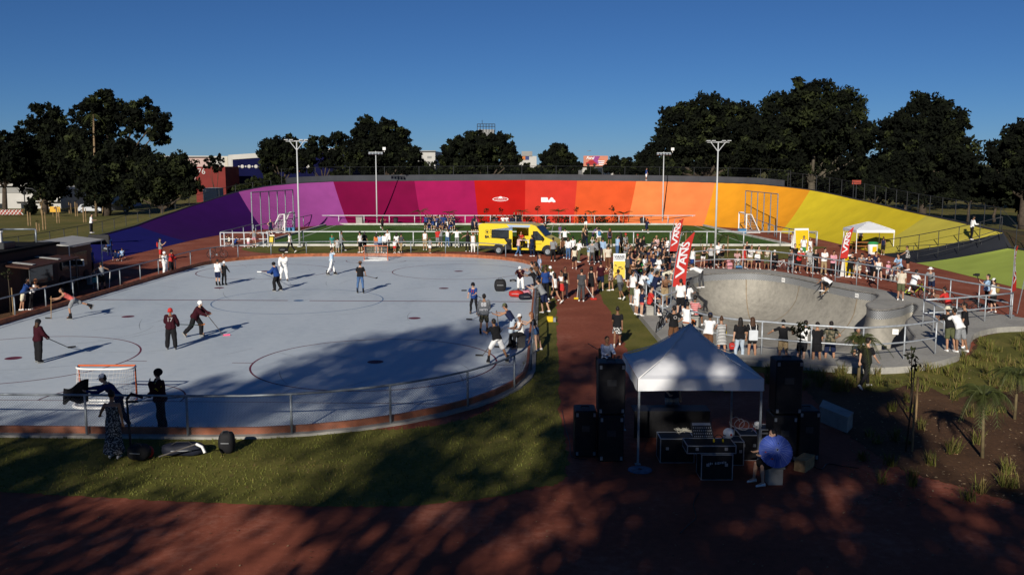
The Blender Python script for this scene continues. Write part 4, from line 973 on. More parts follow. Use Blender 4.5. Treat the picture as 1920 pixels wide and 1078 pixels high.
# gate
a, b = P(414, 463), P(503, 463); t = thing('field_gate', 'white framed mesh gate at the left field corner behind the bicycle', 'gate', a)
m = MB(); H_ = 1.28
for z in (.1, H_ * .55, H_): m.tube([a + Vector((0, 0, z)), b + Vector((0, 0, z))], .045, 6)
m.build('gate_frame', WST, t)
for f in (0, .08, .26, .5, .9, 1.0): p = a.lerp(b, f); q = MB(); q.tube([p, p + Vector((0, 0, H_))], .055, 6); q.build('post', WST, t)
GBS = 'tall ball-stop frames at the field ends'
def ballstop(label, p0, p1, h0, h1, n, net):
    t = thing('ball_stop', label, 'ball-stop frame', p0, group=GBS)
    for k in range(n):
        f = k / (n - 1); p = p0.lerp(p1, f); q = MB(); q.tube([p, p + Vector((0, 0, h0 + (h1 - h0) * f))], .06, 6); q.build('post', STEEL, t)
    q = MB(); q.tube([p0 + Vector((0, 0, h0)), p1 + Vector((0, 0, h1))], .055, 6); q.build('top_bar', STEEL, t)
    q = MB(); L = (p1 - p0).length; k = 0.0
    while k < L:
        p = p0.lerp(p1, k / L); q.add([p + Vector((0, 0, .05)), p + (p1 - p0).normalized() * .004 + Vector((0, 0, .05)), p + (p1 - p0).normalized() * .006 + Vector((0, 0, h0)), p + Vector((0, 0, h0))], [(0, 1, 2, 3)]); k += .16
    z = .1
    while z < h0:
        q.add([p0 + Vector((0, 0, z)), p1 + Vector((0, 0, z)), p1 + Vector((0, 0, z + .006)), p0 + Vector((0, 0, z + .006))], [(0, 1, 2, 3)]); z += .16
    q.build('net', DARKM, t)
p0 = P(474, 443); p1 = PY(551, 424, 106.5); p1.z = 0; ballstop('tall six-post ball-stop frame in front of the violet banking', p0, p1, z_at(474, 361, p0.y), z_at(551, 356, p1.y), 6, True)
p0 = P(1456, 440); p1 = PY(1396, 426, 108.5); p1.z = 0; ballstop('tall six-post ball-stop frame in front of the amber banking', p0, p1, z_at(1456, 364, p0.y), z_at(1396, 358, p1.y), 6, True)
NETM = mat('net_white', (.5, .5, .5), .8, .1, 3)
def football_goal(label, pa, pb, h, back):
    t = thing('football_goal', label, 'goal', pa, group='white football goals'); m = MB(); u = Vector((0, 0, h))
    m.tube([pa, pa + u, pb + u, pb], .07, 8); m.build('goal_frame', WPAINT, t)
    m = MB(); bv = Vector((back, 0, 0))
    for p in (pa, pb): m.tube([p + u, p + bv * .35 + u, p + bv], .05, 6); m.tube([p, p + bv], .05, 6)
    m.tube([pa + bv, pb + bv], .05, 6); m.build('stays', WPAINT, t)
    m = MB()
    for k in range(13):
        f = k / 12; q0 = pa.lerp(pb, f); m.tube([q0 + bv * .35 + u, q0 + bv], .012, 3)
    for k in range(8):
        f = k / 7; x = bv * (.35 + .65 * f); m.tube([pa + x + u * (1 - f), pb + x + u * (1 - f)], .012, 3)
        for pq in (pa, pb): m.tube([pq + u * (1 - f), pq + x + u * (1 - f)], .01, 3)
    m.build('net', NETM, t)
pa = P(534, 437); pb = PY(553, 429, 106.0); pb.z = 0; football_goal('white football goal at the left end of the field', pa, pb, 2.0, -1.5)
pa = P(1399, 437); pb = PY(1385, 430, 106.0); pb.z = 0; football_goal('white football goal at the right end of the field', pa, pb, 2.0, 1.5)
BLUEC = mat('blue_crate', (.05, .19, .38), .5, .1, 3)
for x, y, lb in ((541, 436, 'blue box beside the left football goal, left of the pair'), (549, 435.5, 'blue box beside the left football goal, right of the pair'), (1391, 438, 'blue box beside the right football goal')):
    b = P(x, y); t = thing('storage_box', lb, 'box', b, group='blue boxes by the goals'); m = MB(); m.bbox(b + Vector((0, 0, .24)), (.5 if x < 1000 else .85, .5, .46), 0, .03); m.build('body', BLUEC, t); m = MB(); m.bbox(b + Vector((0, 0, .5)), (.54 if x < 1000 else .9, .54, .06), 0, .02); m.build('lid', BLUEC, t)
# low white box, bins by the far fence
b = PY(674, 419, 115.6); b.z = 0; t = thing('utility_cabinet', 'grey stone utility cabinet by the far left field railing', 'cabinet', b); m = MB(); m.bbox(b + Vector((0, 0, .42)), (.78, .5, .84)); m.build('body', CONC, t); m = MB(); m.box(b + Vector((0, 0, .9)), (.84, .56, .1)); m.build('cap', WHW, t)
for x, lb, s in ((742, 'dark litter bin behind the far railing before the plum banking', .5), (1205, 'dark square litter bin before the light orange banking', .62)):
    b = PY(x, 419, 115.7); b.z = 0; t = thing('litter_bin', lb, 'bin', b); m = MB(); m.lathe([(.22 * s / .5, 0), (.3 * s / .5, .6), (.3 * s / .5, .72)], b, 12); m.build('body', DARKM, t); m = MB(); m.lathe([(.33 * s / .5, .72), (.33 * s / .5, .78), (.2, .86)], b, 12); m.build('rim', BLACK, t)

# ---------------------------------------------------------------- railings on the banked steps at right
GR = 'dark handrails beside the anthracite strip'
def seam_pts(k, t0, t1, so_off=0.0, n=8):
    o, i = ss[k]
    return [bank_pt(o + so_off, i + so_off, t0 + (t1 - t0) * j / n) for j in range(n + 1)]
railing('handrail', 'upper dark handrail between yellow banking and anthracite strip', seam_pts(12, .02, 1.0, -.2), 1.15, [1.0], 1.7, DARKM, .03, .03, group=GR)
railing('handrail', 'shorter dark handrail beside the upper anthracite handrail', seam_pts(12, .12, .8, .9), .7, [1.0, .45], 1.5, DARKM, .025, .025, group=GR)
railing('handrail', 'lower dark handrail between anthracite strip and lime banking', seam_pts(13, .05, .95, -.6), .75, [1.0, .5], 1.6, DARKM, .025, .025, group=GR)

# ---------------------------------------------------------------- bowl railings
GBR = 'steel railings round the skate bowl'
def pz(x, y): return P(x, y, PADZ)
STEELR = mat('bright_steel', (.40, .43, .46), .45, .18, 9, metal=.3, spec=.5)
def brail(label, pix, h, sp, curve=True):
    pts = [pz(*q) for q in pix]
    if curve and len(pts) > 2: pts = smooth_poly(pts, 5, closed=False)
    return railing('bowl_railing', label, pts, h, [1.0, .5], sp, STEELR, .032, .04, group=GBR)
brail('long curved double railing along the far side of the skate bowl', [(1302, 508), (1342, 504), (1400, 504), (1460, 509), (1520, 519), (1575, 528), (1640, 541), (1700, 554), (1755, 565), (1803, 576), (1850, 585), (1893, 594)], 1.3, 2.05)
brail('curved double railing along the near side of the skate bowl', [(1293, 640), (1330, 652), (1385, 661), (1440, 666), (1500, 672), (1560, 676), (1605, 679), (1650, 677), (1705, 672), (1753, 664)], 1.28, 1.75)
brail('short railing on the left of the bowl by the crowd', [(1188, 545), (1206, 568), (1222, 588), (1242, 602)], 1.2, 1.5, False)
brail('short railing joining the crowd corner to the near bowl railing', [(1242, 602), (1252, 600), (1290, 580)], 1.2, 1.6, False)
brail('straight double railing on the bowl deck by the red shirt', [(1896, 597), (1861, 601), (1830, 604), (1780, 609), (1730, 612)], 1.2, 2.0, False)
brail('short double railing on the bowl deck behind the hat wearer', [(1730, 612), (1750, 622), (1769, 632)], 1.2, 1.3, False)
# number plates on the tile band
for x, y, lb in ((1472, 520, 'small white plate with lettering on the far bowl lip'), (1613, 541, 'small white plate on the bowl lip left of the peninsula'), (1679, 622, 'small white plate on the near shallow pocket wall')):
    best = min(range(nl), key=lambda i: abs((LIP[i].x / LIP[i].y) - (x - 960) / FPX) + (0 if LIP[i].y > (55 if x < 1600 else 45) else 9)) if x < 1650 else None
    if best is not None:
        A, B = LIP[best - 1], LIP[(best + 1) % nl]; tt = (B - A).normalized(); nn = Vector((-tt.y * sgn, tt.x * sgn, 0)); c = LIP[best] + nn * .05; c.z = BZ0 + .2
    else:
        c = P(x, y, -.2); nn = Vector((-.4, -.9, .3)).normalized(); tt = Vector((0, 0, 1)).cross(nn).normalized()
    t = thing('lip_plate', lb, 'sign', c); up_ = Vector((0, 0, 1)); r_ = up_.cross(nn).normalized()
    if r_.x < 0 and best is not None: pass
    M = Matrix((r_, nn.cross(r_), nn)).transposed().to_4x4(); M.translation = c
    s_ = .3 if x < 1500 else .26
    q = MB(); q.box((0, 0, 0), (s_, s_ * .95, .015)); q.xform(M); q.build('plate', WPAINT, t)
    text('lettering', 'VANS', s_ * .3, M @ Matrix.Translation((0, 0, .009)), BLACK, t, depth=.002)

# ---------------------------------------------------------------- hockey goals
ORG = mat('goal_orange', (.55, .10, .015), .5, .12, 5)
def hockey_goal(label, px0, px1, py, facing):
    a, b = P(px0, py), P(px1, py); t = thing('hockey_goal', label, 'hockey goal', (a + b) / 2, group='orange hockey goals'); h = 1.16; u = Vector((0, 0, h))
    m = MB(); m.tube([a, a + u, b + u, b], .035, 8); m.build('orange_frame', ORG, t)
    m = MB(); ax = (b - a).normalized(); fw = Vector((-ax.y, ax.x, 0)) * facing; mid = (a + b) / 2; hw = (b - a).length / 2
    for z, dp, r_ in ((.03, 1.0, .05), (.14, .8, .03), (h - .03, .42, .035)):
        pts = []
        for k in range(13):
            an = math.pi * k / 12; ex = hw * math.copysign(abs(math.cos(an)) ** .6, math.cos(an)); pts.append(mid + ax * ex * 1.02 + fw * dp * math.sin(an) ** .7 + Vector((0, 0, z)))
        m.tube(pts, r_, 6)
    m.tube([a + Vector((0, 0, .03)), b + Vector((0, 0, .03))], .04, 6); m.build('white_base', WPAINT, t, smooth=True)
    m = MB()
    for k in range(25):
        an = math.pi * k / 24; ex = hw * math.copysign(abs(math.cos(an)) ** .6, math.cos(an)); s_ = math.sin(an) ** .7
        m.tube([mid + ax * ex + fw * .42 * s_ + Vector((0, 0, h - .03)), mid + ax * ex + fw * 1.0 * s_ + Vector((0, 0, .03))], .006, 3)
    for j in range(1, 9):
        f = j / 9; pts = []
        for k in range(13):
            an = math.pi * k / 12; ex = hw * math.copysign(abs(math.cos(an)) ** .6, math.cos(an)); pts.append(mid + ax * ex + fw * (.42 + .58 * (1 - f)) * math.sin(an) ** .7 + Vector((0, 0, .03 + (h - .06) * f)))
        m.tube(pts, .006, 3)
    m.build('net', NETM, t)
hockey_goal('orange hockey goal nearest the camera behind the near railing', 152, 257, 752, -1)
hockey_goal('orange hockey goal at the far end of the rink', 683, 727, 489, 1)

# ---------------------------------------------------------------- yellow van
VY = mat('van_yellow', (.72, .53, .016), .35, .03, 1, spec=.5, coat=.4)
VB = mat('van_sky_blue', (.30, .40, .56), .4, .05, 1, spec=.5)
RUB = mat('tyre_rubber', (.018, .018, .02), .85, .2, 12)
pr, pf = P(935, 477.5), P(1027, 480.5); dv = pf - pr; rz = math.atan2(dv.y, dv.x); WB = dv.length
t = thing('yellow_van', 'yellow panel van with open side door parked beyond the rink', 'van', (pr + pf) / 2, rz)
x0, x1 = -WB / 2 - 1.75, WB / 2 + .72; VH = 2.55
prof = [(x0, .45), (x0, 2.35), (x0 + .12, VH - .05), (x0 + .35, VH), (x1 - 2.15, VH), (x1 - 1.75, VH - .12), (x1 - .98, 1.58), (x1 - .25, 1.28), (x1 - .03, 1.0), (x1, .45)]
HW = 1.0
q = MB(); a = [Vector((x, .0, z)) for x, z in prof]; b_ = [Vector((x, HW * 2, z)) for x, z in prof]; q.strip(a, b_); q.strip([a[-1], a[0]], [b_[-1], b_[0]])
# far side closed, near side with openings
def panel_xz(outer, holes, y):
    bm = bmesh.new(); ed = []
    for lp in [outer] + holes:
        vs = [bm.verts.new((x, y, z)) for x, z in lp]
        for i in range(len(vs)): ed.append(bm.edges.new((vs[i], vs[(i + 1) % len(vs)])))
    bmesh.ops.triangle_fill(bm, use_beauty=True, edges=ed); vs = [v.co.copy() for v in bm.verts]; bm.verts.index_update(); fs = [tuple(v.index for v in f.verts) for f in bm.faces]; bm.free(); return vs, fs
door = [(.25, .62), (.25, 2.28), (1.62, 2.28), (1.62, .62)]
win = [(-1.45, 1.38), (-1.45, 2.02), (-.05, 2.02), (-.05, 1.38)]
cab = [(1.86, 1.28), (1.92, 2.02), (2.2, 2.02), (2.98, 1.34)]
k_ = (x1 - .98) / 2.0
cab = [(x1 - 2.0, 1.28), (x1 - 1.96, 2.0), (x1 - 1.62, 2.0), (x1 - 1.02, 1.42), (x1 - 1.02, 1.28)]
door = [(x1 - 3.75, .6), (x1 - 3.75, 2.28), (x1 - 2.35, 2.28), (x1 - 2.35, .6)]
win = [(x1 - 5.55, 1.38), (x1 - 5.55, 2.02), (x1 - 4.05, 2.02), (x1 - 4.05, 1.38)]
vs, fs = panel_xz(prof, [door, win, cab], 0); q.add(vs, fs); vs, fs = panel_xz(prof, [win, cab], HW * 2); q.add(vs, fs)
ob = q.build('body', VY, t, world=False)
bmx = bmesh.new(); bmx.from_mesh(ob.data); bmesh.ops.remove_doubles(bmx, verts=bmx.verts, dist=.001); bmesh.ops.recalc_face_normals(bmx, faces=bmx.faces); bmx.to_mesh(ob.data); bmx.free()
def vplate(name, poly, m, parent=t, y=-.012, dp=.008):
    w_ = MB(); n = len(poly); w_.add([(x, y, z) for x, z in poly] + [(x, y + dp, z) for x, z in poly], [tuple(range(n)), tuple(range(2 * n - 1, n - 1, -1))] + [(i, n + i, n + (i + 1) % n, (i + 1) % n) for i in range(n)]); return w_.build(name, m, parent, world=False)
vplate('blue_band', [(x0 + 2.45, VH - .06), (x1 - 2.2, VH - .06), (x1 - 2.3, 2.3), (x1 - 3.75, 2.3), (x1 - 3.95, 2.05), (x1 - 5.6, 2.06), (x0 + 2.95, 2.02)], VB)
vplate('sill_trim', [(x0 + .02, .45), (x0 + .02, .72), (x0 + 2.2, .72), (x0 + 2.9, 1.32), (x1 - 5.2, 1.32), (x1 - 4.5, 1.36), (x1 - 3.8, .9), (x1 - 3.8, .45)], mat('van_black_film', (.02, .02, .022), .45, .3, 3))
vplate('gold_stripe', [(x0 + 2.95, .86), (x0 + 2.95, 1.02), (x1 - 3.85, .98), (x1 - 3.85, .86)], mat('van_gold', (.45, .32, .12), .5, .2, 3), y=-.022)
vplate('lower_film', [(x1 - 2.35, .45), (x1 - 2.35, 1.0), (x1 - 2.15, .95), (x1 - 1.9, .5)], MATS['van_black_film'])
for nm, pl in (('side_window', win), ('cab_window', cab)):
    g = vplate(nm, [(x, z) for x, z in pl], GLASS, y=.03)
    fr_ = MB(); n = len(pl); fr_.tube([(x, -.006, z) for x, z in pl + [pl[0]]], .03, 5); fr_.build('window_frame', BLACK, g, world=False)
# interior
w_ = MB(); w_.box((x1 - 3.05, 1.0, .58), (3.0, 1.9, .04)); w_.box((x1 - 4.5, 1.0, 1.4), (.04, 1.9, 1.6)); w_.build('load_floor', DARKM, t, world=False)
w_ = MB(); w_.box((x1 - 2.85, .7, 1.2), (.95, .8, .05)); w_.box((x1 - 2.5, .7, .9), (.08, .7, .56)); w_.build('interior_table', WPAINT, t, world=False)
w_ = MB(); w_.box((x1 - 4.45, -.045, 1.45), (1.32, .05, 1.62)); 
# bonnet, windscreen, lights, bumper
w_ = MB(); w_.add([(x1 - 1.72, .12, VH - .16), (x1 - 1.72, HW * 2 - .12, VH - .16), (x1 - 1.0, HW * 2 - .1, 1.62), (x1 - 1.0, .1, 1.62)], [(0, 3, 2, 1)]); w_.xform(Matrix.Translation((.02, 0, .02))); w_.build('windscreen', GLASS, t, world=False)
w_ = MB(); w_.bbox((x1 + .02, HW, .58), (.16, HW * 2 - .1, .34), 0, .05); w_.build('bumper', BLACK, t, world=False)
w_ = MB(); w_.bbox((x0 - .02, HW, .52), (.12, HW * 2 - .1, .2), 0, .04); w_.build('rear_bumper', BLACK, t, world=False)
for y in (.12, HW * 2 - .12): w_ = MB(); w_.ell((x1 - .12, y, .98), .16, .12, .2); w_.build('headlight', mat('lamp_glass', (.6, .6, .6), .15, .05, 2, spec=.7), t, world=False)
w_ = MB(); w_.bbox((x0 - .005, .06, 1.25), (.05, .1, .55)); w_.build('tail_light', mat('tail_red', (.35, .01, .01), .3), t, world=False)
w_ = MB(); w_.tube([(x1 - 1.08, -.02, 1.32), (x1 - 1.1, -.16, 1.36)], .03, 5); w_.bbox((x1 - 1.12, -.24, 1.45), (.1, .18, .36), 0, .03); w_.build('mirror', BLACK, t, world=False)
for xw in (-WB / 2, WB / 2):
    for s, yy in ((0, .02), (1, HW * 2 - .02)):
        w_ = MB(); w_.lathe([(.2, -.13), (.34, -.12), (.37, -.06), (.37, .06), (.34, .12), (.2, .13)], (xw, yy + (.08 if s == 0 else -.08), .37), 22, Matrix.Rotation(R(90), 3, 'X')); wh = w_.build('wheel', RUB, t, smooth=False, world=False)
        w_ = MB(); w_.lathe([(.22, 0), (.2, .03), (.12, .02), (.1, .05), (.03, .05)], (xw, yy + (-.045 if s == 0 else .045), .37), 16, Matrix.Rotation(R(90) * (1 if s == 0 else -1), 3, 'X')); w_.build('rim', STEEL, wh, world=False)
        if s == 0: vplate('wheel_arch', [(xw + .52 * math.cos(R(180 * k / 12)), .4 + .52 * math.sin(R(180 * k / 12))) for k in range(13)], BLACK, y=-.018)
Mv = Matrix.Translation((0, -.02, 0)) @ Matrix.Rotation(R(90), 4, 'X')
def vtext(txt, size, x, z, sx=1.0, off=0.0, m=BLACK):
    me = text_mesh(txt, size, .003, 'LEFT', off); me.transform(Mv @ Matrix.Translation((x, z, 0))); me.materials.clear(); me.materials.append(m); return mesh_obj('lettering', me, t)
vtext('BA', .3, x0 + .55, 1.45, off=.02); vtext('Buenos', .13, x0 + 1.02, 2.0); vtext('Aires', .13, x0 + 1.02, 1.87); vtext('Ciudad', .13, x0 + 1.02, 1.74)
vtext('BA Móvil'[:2], .12, x0 + 1.02, 1.52); vtext('Ciudad', .1, x0 + 1.02, 1.4); vtext('Buenos Aires', .13, x1 - 1.95, .98, m=mat('van_text_brown', (.25, .16, .01), .6)); vtext('BA', .2, x1 - 2.0, .72, off=.01)
w_ = MB(); 
for k in range(24):
    an0, an1 = 2 * math.pi * k / 24, 2 * math.pi * (k + 1) / 24
    w_.add([(.17 * math.cos(an0), .17 * math.sin(an0), 0), (.19 * math.cos(an0), .19 * math.sin(an0), 0), (.19 * math.cos(an1), .19 * math.sin(an1), 0), (.17 * math.cos(an1), .17 * math.sin(an1), 0)], [(0, 1, 2, 3)])
w_.prism([(-.09, .08), (.09, .08), (.07, -.06), (0, -.11), (-.07, -.06)], -.002, .004); w_.xform(Mv @ Matrix.Translation((x0 + .75, 1.86, 0))); w_.build('round_emblem', BLACK, t, world=False)
w_ = MB(); w_.tube([(x0 + .5, .2, VH + .05), (x1 - 2.3, .2, VH + .05)], .03, 5); w_.tube([(x0 + .5, 1.8, VH + .05), (x1 - 2.3, 1.8, VH + .05)], .03, 5); w_.build('roof_rail', STEEL, t, world=False)

# ---------------------------------------------------------------- feather flags and sandwich boards
FRED = mat('flag_red', (.44, .020, .014), .7, .12, 2, bump=.1, bscale=5); FWH = mat('flag_print', (.66, .68, .70), .7, .05, 2)
def feather(label, base, h, z0, width, yaw, tip, bend, group='red feather flags'):
    """base on the ground; flag from z0 to h; width; fabric lies in a vertical plane turned by yaw"""
    base = Vector(base); t = thing('feather_flag', label, 'flag', base, group=group); Rz = Matrix.Rotation(yaw, 4, 'Z'); off = Vector((bend, 0, 0))
    def P_(u, z, w_=0.0):
        f = (z / h); x = u * width + bend * f * f
        y = .05 * math.sin(z * 2.3 + u * 1.5) * (.3 + abs(u)) + w_
        return base + (Rz @ Vector((x, y, 0))) + Vector((0, 0, z))
    m = MB(); pts = [P_(0, h * k / 10) for k in range(11)] + [P_(.45, h * 1.01), P_(.8, h * 1.0)]
    m.tube(pts, [.028] * 6 + [.02] * 4 + [.014] * 3, 6); m.lathe([(.22, 0), (.22, .04), (.05, .06)], base, 10); m.build('pole', STEEL, t, smooth=True)
    m = MB(); n = 22; L, Rr, L2, R2 = [], [], [], []
    for k in range(n + 1):
        f = k / n; z = z0 + (h - z0) * f
        wr = 1.0 if f < .62 else math.sqrt(max(0, 1 - ((f - .62) / .38) ** 2)) * .62 + .38 * (1 - f) / .38
        top_shift = .0 if f < .55 else ((f - .55) / .45) ** 1.6
        lw = top_shift * .92
        rw = 1.0 if tip else max(wr, 0)
        zz = z + (f ** 2) * .0
        L.append(P_(lw, z, -.006)); Rr.append(P_(max(rw, lw + .01), z, -.006)); L2.append(P_(lw, z, .006)); R2.append(P_(max(rw, lw + .01), z, .006))
    m.strip(L, Rr); m.strip(R2, L2); m.strip(L2, L); m.strip(Rr, R2); fab = m.build('fabric', FRED, t, smooth=False)
    me = text_mesh('ANS', width * .88, .0, 'LEFT', .012); zb = z0 + (h - z0) * .28
    H_ = (h - z0)
    # lettering reads upwards: text x -> height, text y -> towards the pole side
    def lay(me_, lift):
        for v in me_.vertices:
            tx, ty = v.co.x, v.co.y
            p = P_(.56 - ty / width, z0 + H_ * .41 + tx * 1.05, lift); v.co = p - base
        me_.materials.clear(); me_.materials.append(FWH); return mesh_obj('lettering', me_, t)
    lay(me, -.02)
    m = MB()
    def bar(pa, pb, w_):
        a = Vector(pa); b = Vector(pb); d = (b - a).normalized(); n_ = Vector((-d.y, d.x)) * w_ / 2; q = []
        for c in (a - n_, b - n_, b + n_, a + n_): q.append(P_(c.x, z0 + c.y * H_, -.02))
        m.add(q, [(0, 1, 2, 3)])
    bar((.85, .35), (.28, .22), .055) if False else None
    # big V with its right stroke running on as a bar above the other letters
    def poly(pp): m.add([P_(x, z0 + y * H_, -.02) for x, y in pp], [tuple(range(len(pp)))])
    poly([(.16, .20), (.16, .155), (.80, .27), (.80, .315)]); poly([(.80, .27), (.80, .315), (.28, .40), (.28, .365), (.17, .37)][:3] + [(.13, .40), (.13, .365)])
    poly([(.13, .38), (.28, .38), (.28, .70), (.13, .74)])
    m.build('lettering', FWH, t)
    return t
b = P(1257, 588, PADZ); feather('largest red feather flag with white lettering, rising from the crowd', b, 3.95, z_at(1264, 547, b.y), .62, 0, True, .46)
b = P(1252, 512, PADZ); feather('red feather flag behind the largest one, at the far crowd', b, z_at(1268, 417, b.y), z_at(1254, 478, b.y), .56, 0, True, .42)
b = P(1571, 520, 0); feather('red feather flag standing right of the far bowl railing', b, z_at(1585, 426, b.y), z_at(1572, 484, b.y), .5, 0, True, .42)
b = P(1893, 592, 0); feather('narrow red feather flag seen edge-on at far right', b, z_at(1901, 463, b.y), z_at(1896, 547, b.y), .62, R(50), True, .2)
p = P(1905, 585); t = thing('banner_pole', 'thin pole with a small black banner at the right edge', 'pole', P(1907, 588)); m = MB(); c = ABS[t]; m.tube([c, c + Vector((.32, 0, 2.2))], .025, 6); m.build('pole', STEEL, t); m = MB(); m.box(c + Vector((.45, 0, 1.95)), (.3, .03, .5)); m.build('banner', BLACK, t)
YEL = mat('board_bright_yellow', (.66, .46, .01), .5, .06, 2); GRB = mat('board_grey', (.5, .52, .54), .5, .05, 2)
def aboard(label, base, w_, h, yaw, style):
    t = thing('sandwich_board', label, 'sign', base, yaw, group='yellow event boards'); lean = .16
    for s in (-1, 1):
        m = MB(); a = Matrix.Translation((0, s * (h * .16 + .03), 0)) @ Matrix.Rotation(R(9) * s, 4, 'X')
        m.box((0, 0, h / 2), (w_, .03, h)); m.xform(a); pn = m.build('panel', WPAINT, t, world=False)
        if s < 0:
            q = MB(); q.box((0, -.021, h * (.36 if style == 'v' else .5)), (w_ * .94, .006, h * (.68 if style == 'v' else .84))); q.xform(a); q.build('yellow_print', YEL, pn, world=False)
            if style == 'v':
                q = MB(); q.box((0, -.021, h * .84), (w_ * .94, .006, h * .22)); q.xform(a); q.build('grey_print', GRB, pn, world=False)
                me = text_mesh('VANS', w_ * .32, .002, offset=.006); me.transform(a @ Matrix.Translation((0, -.026, h * .87)) @ Matrix.Rotation(R(90), 4, 'X')); me.materials.clear(); me.materials.append(BLACK); mesh_obj('lettering', me, pn)
                q = MB(); q.box((0, -.026, h * .78), (w_ * .6, .004, .03)); q.xform(a); q.build('text_line', BLACK, pn, world=False)
            if style in 'vk':
                q = MB(); r = random.Random(int(h * 100))
                for k in range(5): x, z = r.uniform(-.3, .3) * w_, h * r.uniform(.12, .55); q.prism([(x - .08, z), (x + .06, z + .04), (x + .1, z + .16), (x - .02, z + .2)], -.03, -.026) if False else q.box((x, -.026, z), (.14, .004, .08), 0, Matrix.Rotation(r.uniform(-.6, .6), 3, 'Y'))
                q.xform(a); q.build('dark_print', mat('print_brown', (.12, .08, .01), .6), pn, world=False)
    return t
aboard('yellow and grey sandwich board with dark lettering beside the crowd path', P(1161, 522), .8, 1.65, R(-8), 'v')
aboard('plain yellow board hanging by the left field gate', P(509, 461), .62, 1.0, 0, 'p')
aboard('yellow board with dark print beside the far bowl railing', P(1588, 519), .7, 1.5, R(20), 'k')
aboard('white framed yellow board at the right field corner', P(1501, 473), 1.25, 2.05, R(10), 'k')

# ---------------------------------------------------------------- small gazebo, table, bin
TENTW = mat('tent_white', (.72, .73, .75), .75, .04, 1.5, bump=.08, bscale=3)
def canopy(name, label, cx, cy, hw, hd, z_low, z_eave, z_apex, z0=0.0, n=10, sag=.55):
    t = thing(name, label, 'canopy', (cx, cy, z0)); m = MB(); N = n
    def ht(u, v):
        r_ = max(abs(u), abs(v)); base = (1 - r_) ** (1 + sag)
        ridge = 1 - abs(abs(u) - abs(v)) * .0
        return z_eave + (z_apex - z_eave) * base + .05 * (1 - r_) * 0
    g = [[Vector((cx + hw * (2 * i / N - 1), cy + hd * (2 * j / N - 1), ht(2 * i / N - 1, 2 * j / N - 1))) for i in range(N + 1)] for j in range(N + 1)]
    for j in range(N):
        for i in range(N):
            u, v = 2 * (i + .5) / N - 1, 2 * (j + .5) / N - 1
            q = [g[j][i], g[j][i + 1], g[j + 1][i + 1], g[j + 1][i]]
            if u * v < 0: m.add(q, [(0, 1, 3), (1, 2, 3)])
            else: m.add(q, [(0, 1, 2), (0, 2, 3)])
    m.build('roof', TENTW, t, smooth=True)
    cs = [(-1, -1), (1, -1), (1, 1), (-1, 1)]
    for k in range(4):
        (a, b), (c, d) = cs[k], cs[(k + 1) % 4]; q = MB(); A, B, A2, B2 = [], [], [], []
        for i in range(13):
            f = i / 12; x = cx + hw * (a + (c - a) * f); y = cy + hd * (b + (d - b) * f); wv = .012 * math.sin(f * 19 + k)
            nx, ny = (0, b) if b == d else (a, 0)
            A.append((x + nx * .012, y + ny * .012, z_eave + .004)); B.append((x + nx * (.02 + wv), y + ny * (.02 + wv), z_low + .015 * math.sin(f * math.pi)))
        q.strip(A, B); q.build('valance', TENTW, t, smooth=True)
    for a, b in cs:
        q = MB(); q.box((cx + a * (hw - .04), cy + b * (hd - .04), z0 + (z_eave - z0) / 2), (.05, .05, z_eave - z0 - .02)); q.box((cx + a * (hw - .04), cy + b * (hd - .04), z0 + .01), (.14, .14, .02)); q.build('leg', WPAINT if name == 'gazebo' else STEEL, t)
    q = MB()
    for a, b in cs: q.tube([(cx + a * (hw - .02), cy + b * (hd - .02), z_eave + .012), (cx + a * hw * .55, cy + b * hd * .55, ht(.55, .55) + .014), (cx + a * hw * .2, cy + b * hd * .2, ht(.2, .2) + .014), (cx, cy, z_apex + .01)], .014, 5)
    q.build('seam', WPAINT, t, smooth=True); return t
c0 = P(1629, 472); canopy('gazebo', 'small white gazebo in front of the yellow banking', c0.x, c0.y + .3, 1.6, 1.6, 1.7, 1.92, 2.55, sag=.0)
b = P(1614, 470); t = thing('picnic_table', 'orange wooden picnic table under the small white gazebo', 'table', b)
PT = mat('picnic_wood', (.40, .16, .05), .7, .2, 4)
m = MB(); m.bbox(b + Vector((0, 0, .74)), (1.5, .75, .06), 0, .02); m.build('table_top', PT, t)
for s in (-1, 1):
    m = MB(); m.bbox(b + Vector((0, s * .65, .44)), (1.5, .28, .05), 0, .02); m.build('bench', PT, t)
    m = MB(); m.tube([b + Vector((s * .55, -.6, 0)), b + Vector((s * .55, -.2, .72))], .04, 5); m.tube([b + Vector((s * .55, .6, 0)), b + Vector((s * .55, .2, .72))], .04, 5); m.build('leg', PT, t)
b = P(1636, 477); t = thing('waste_bin', 'white drum bin with a green lid and yellow label beside the gazebo', 'bin', b)
m = MB(); m.lathe([(.33, 0), (.36, .05), (.4, .85), (.38, .86)], b, 18); m.build('drum', WPAINT, t, smooth=True); m = MB(); m.lathe([(.43, .86), (.43, .96), (.3, 1.04), (.08, 1.06)], b, 18); m.build('lid', mat('lid_green', (.03, .28, .08), .5), t, smooth=True); m = MB(); m.box(b + Vector((0, -.385, .45)), (.34, .03, .45)); m.build('label_patch', YEL, t)

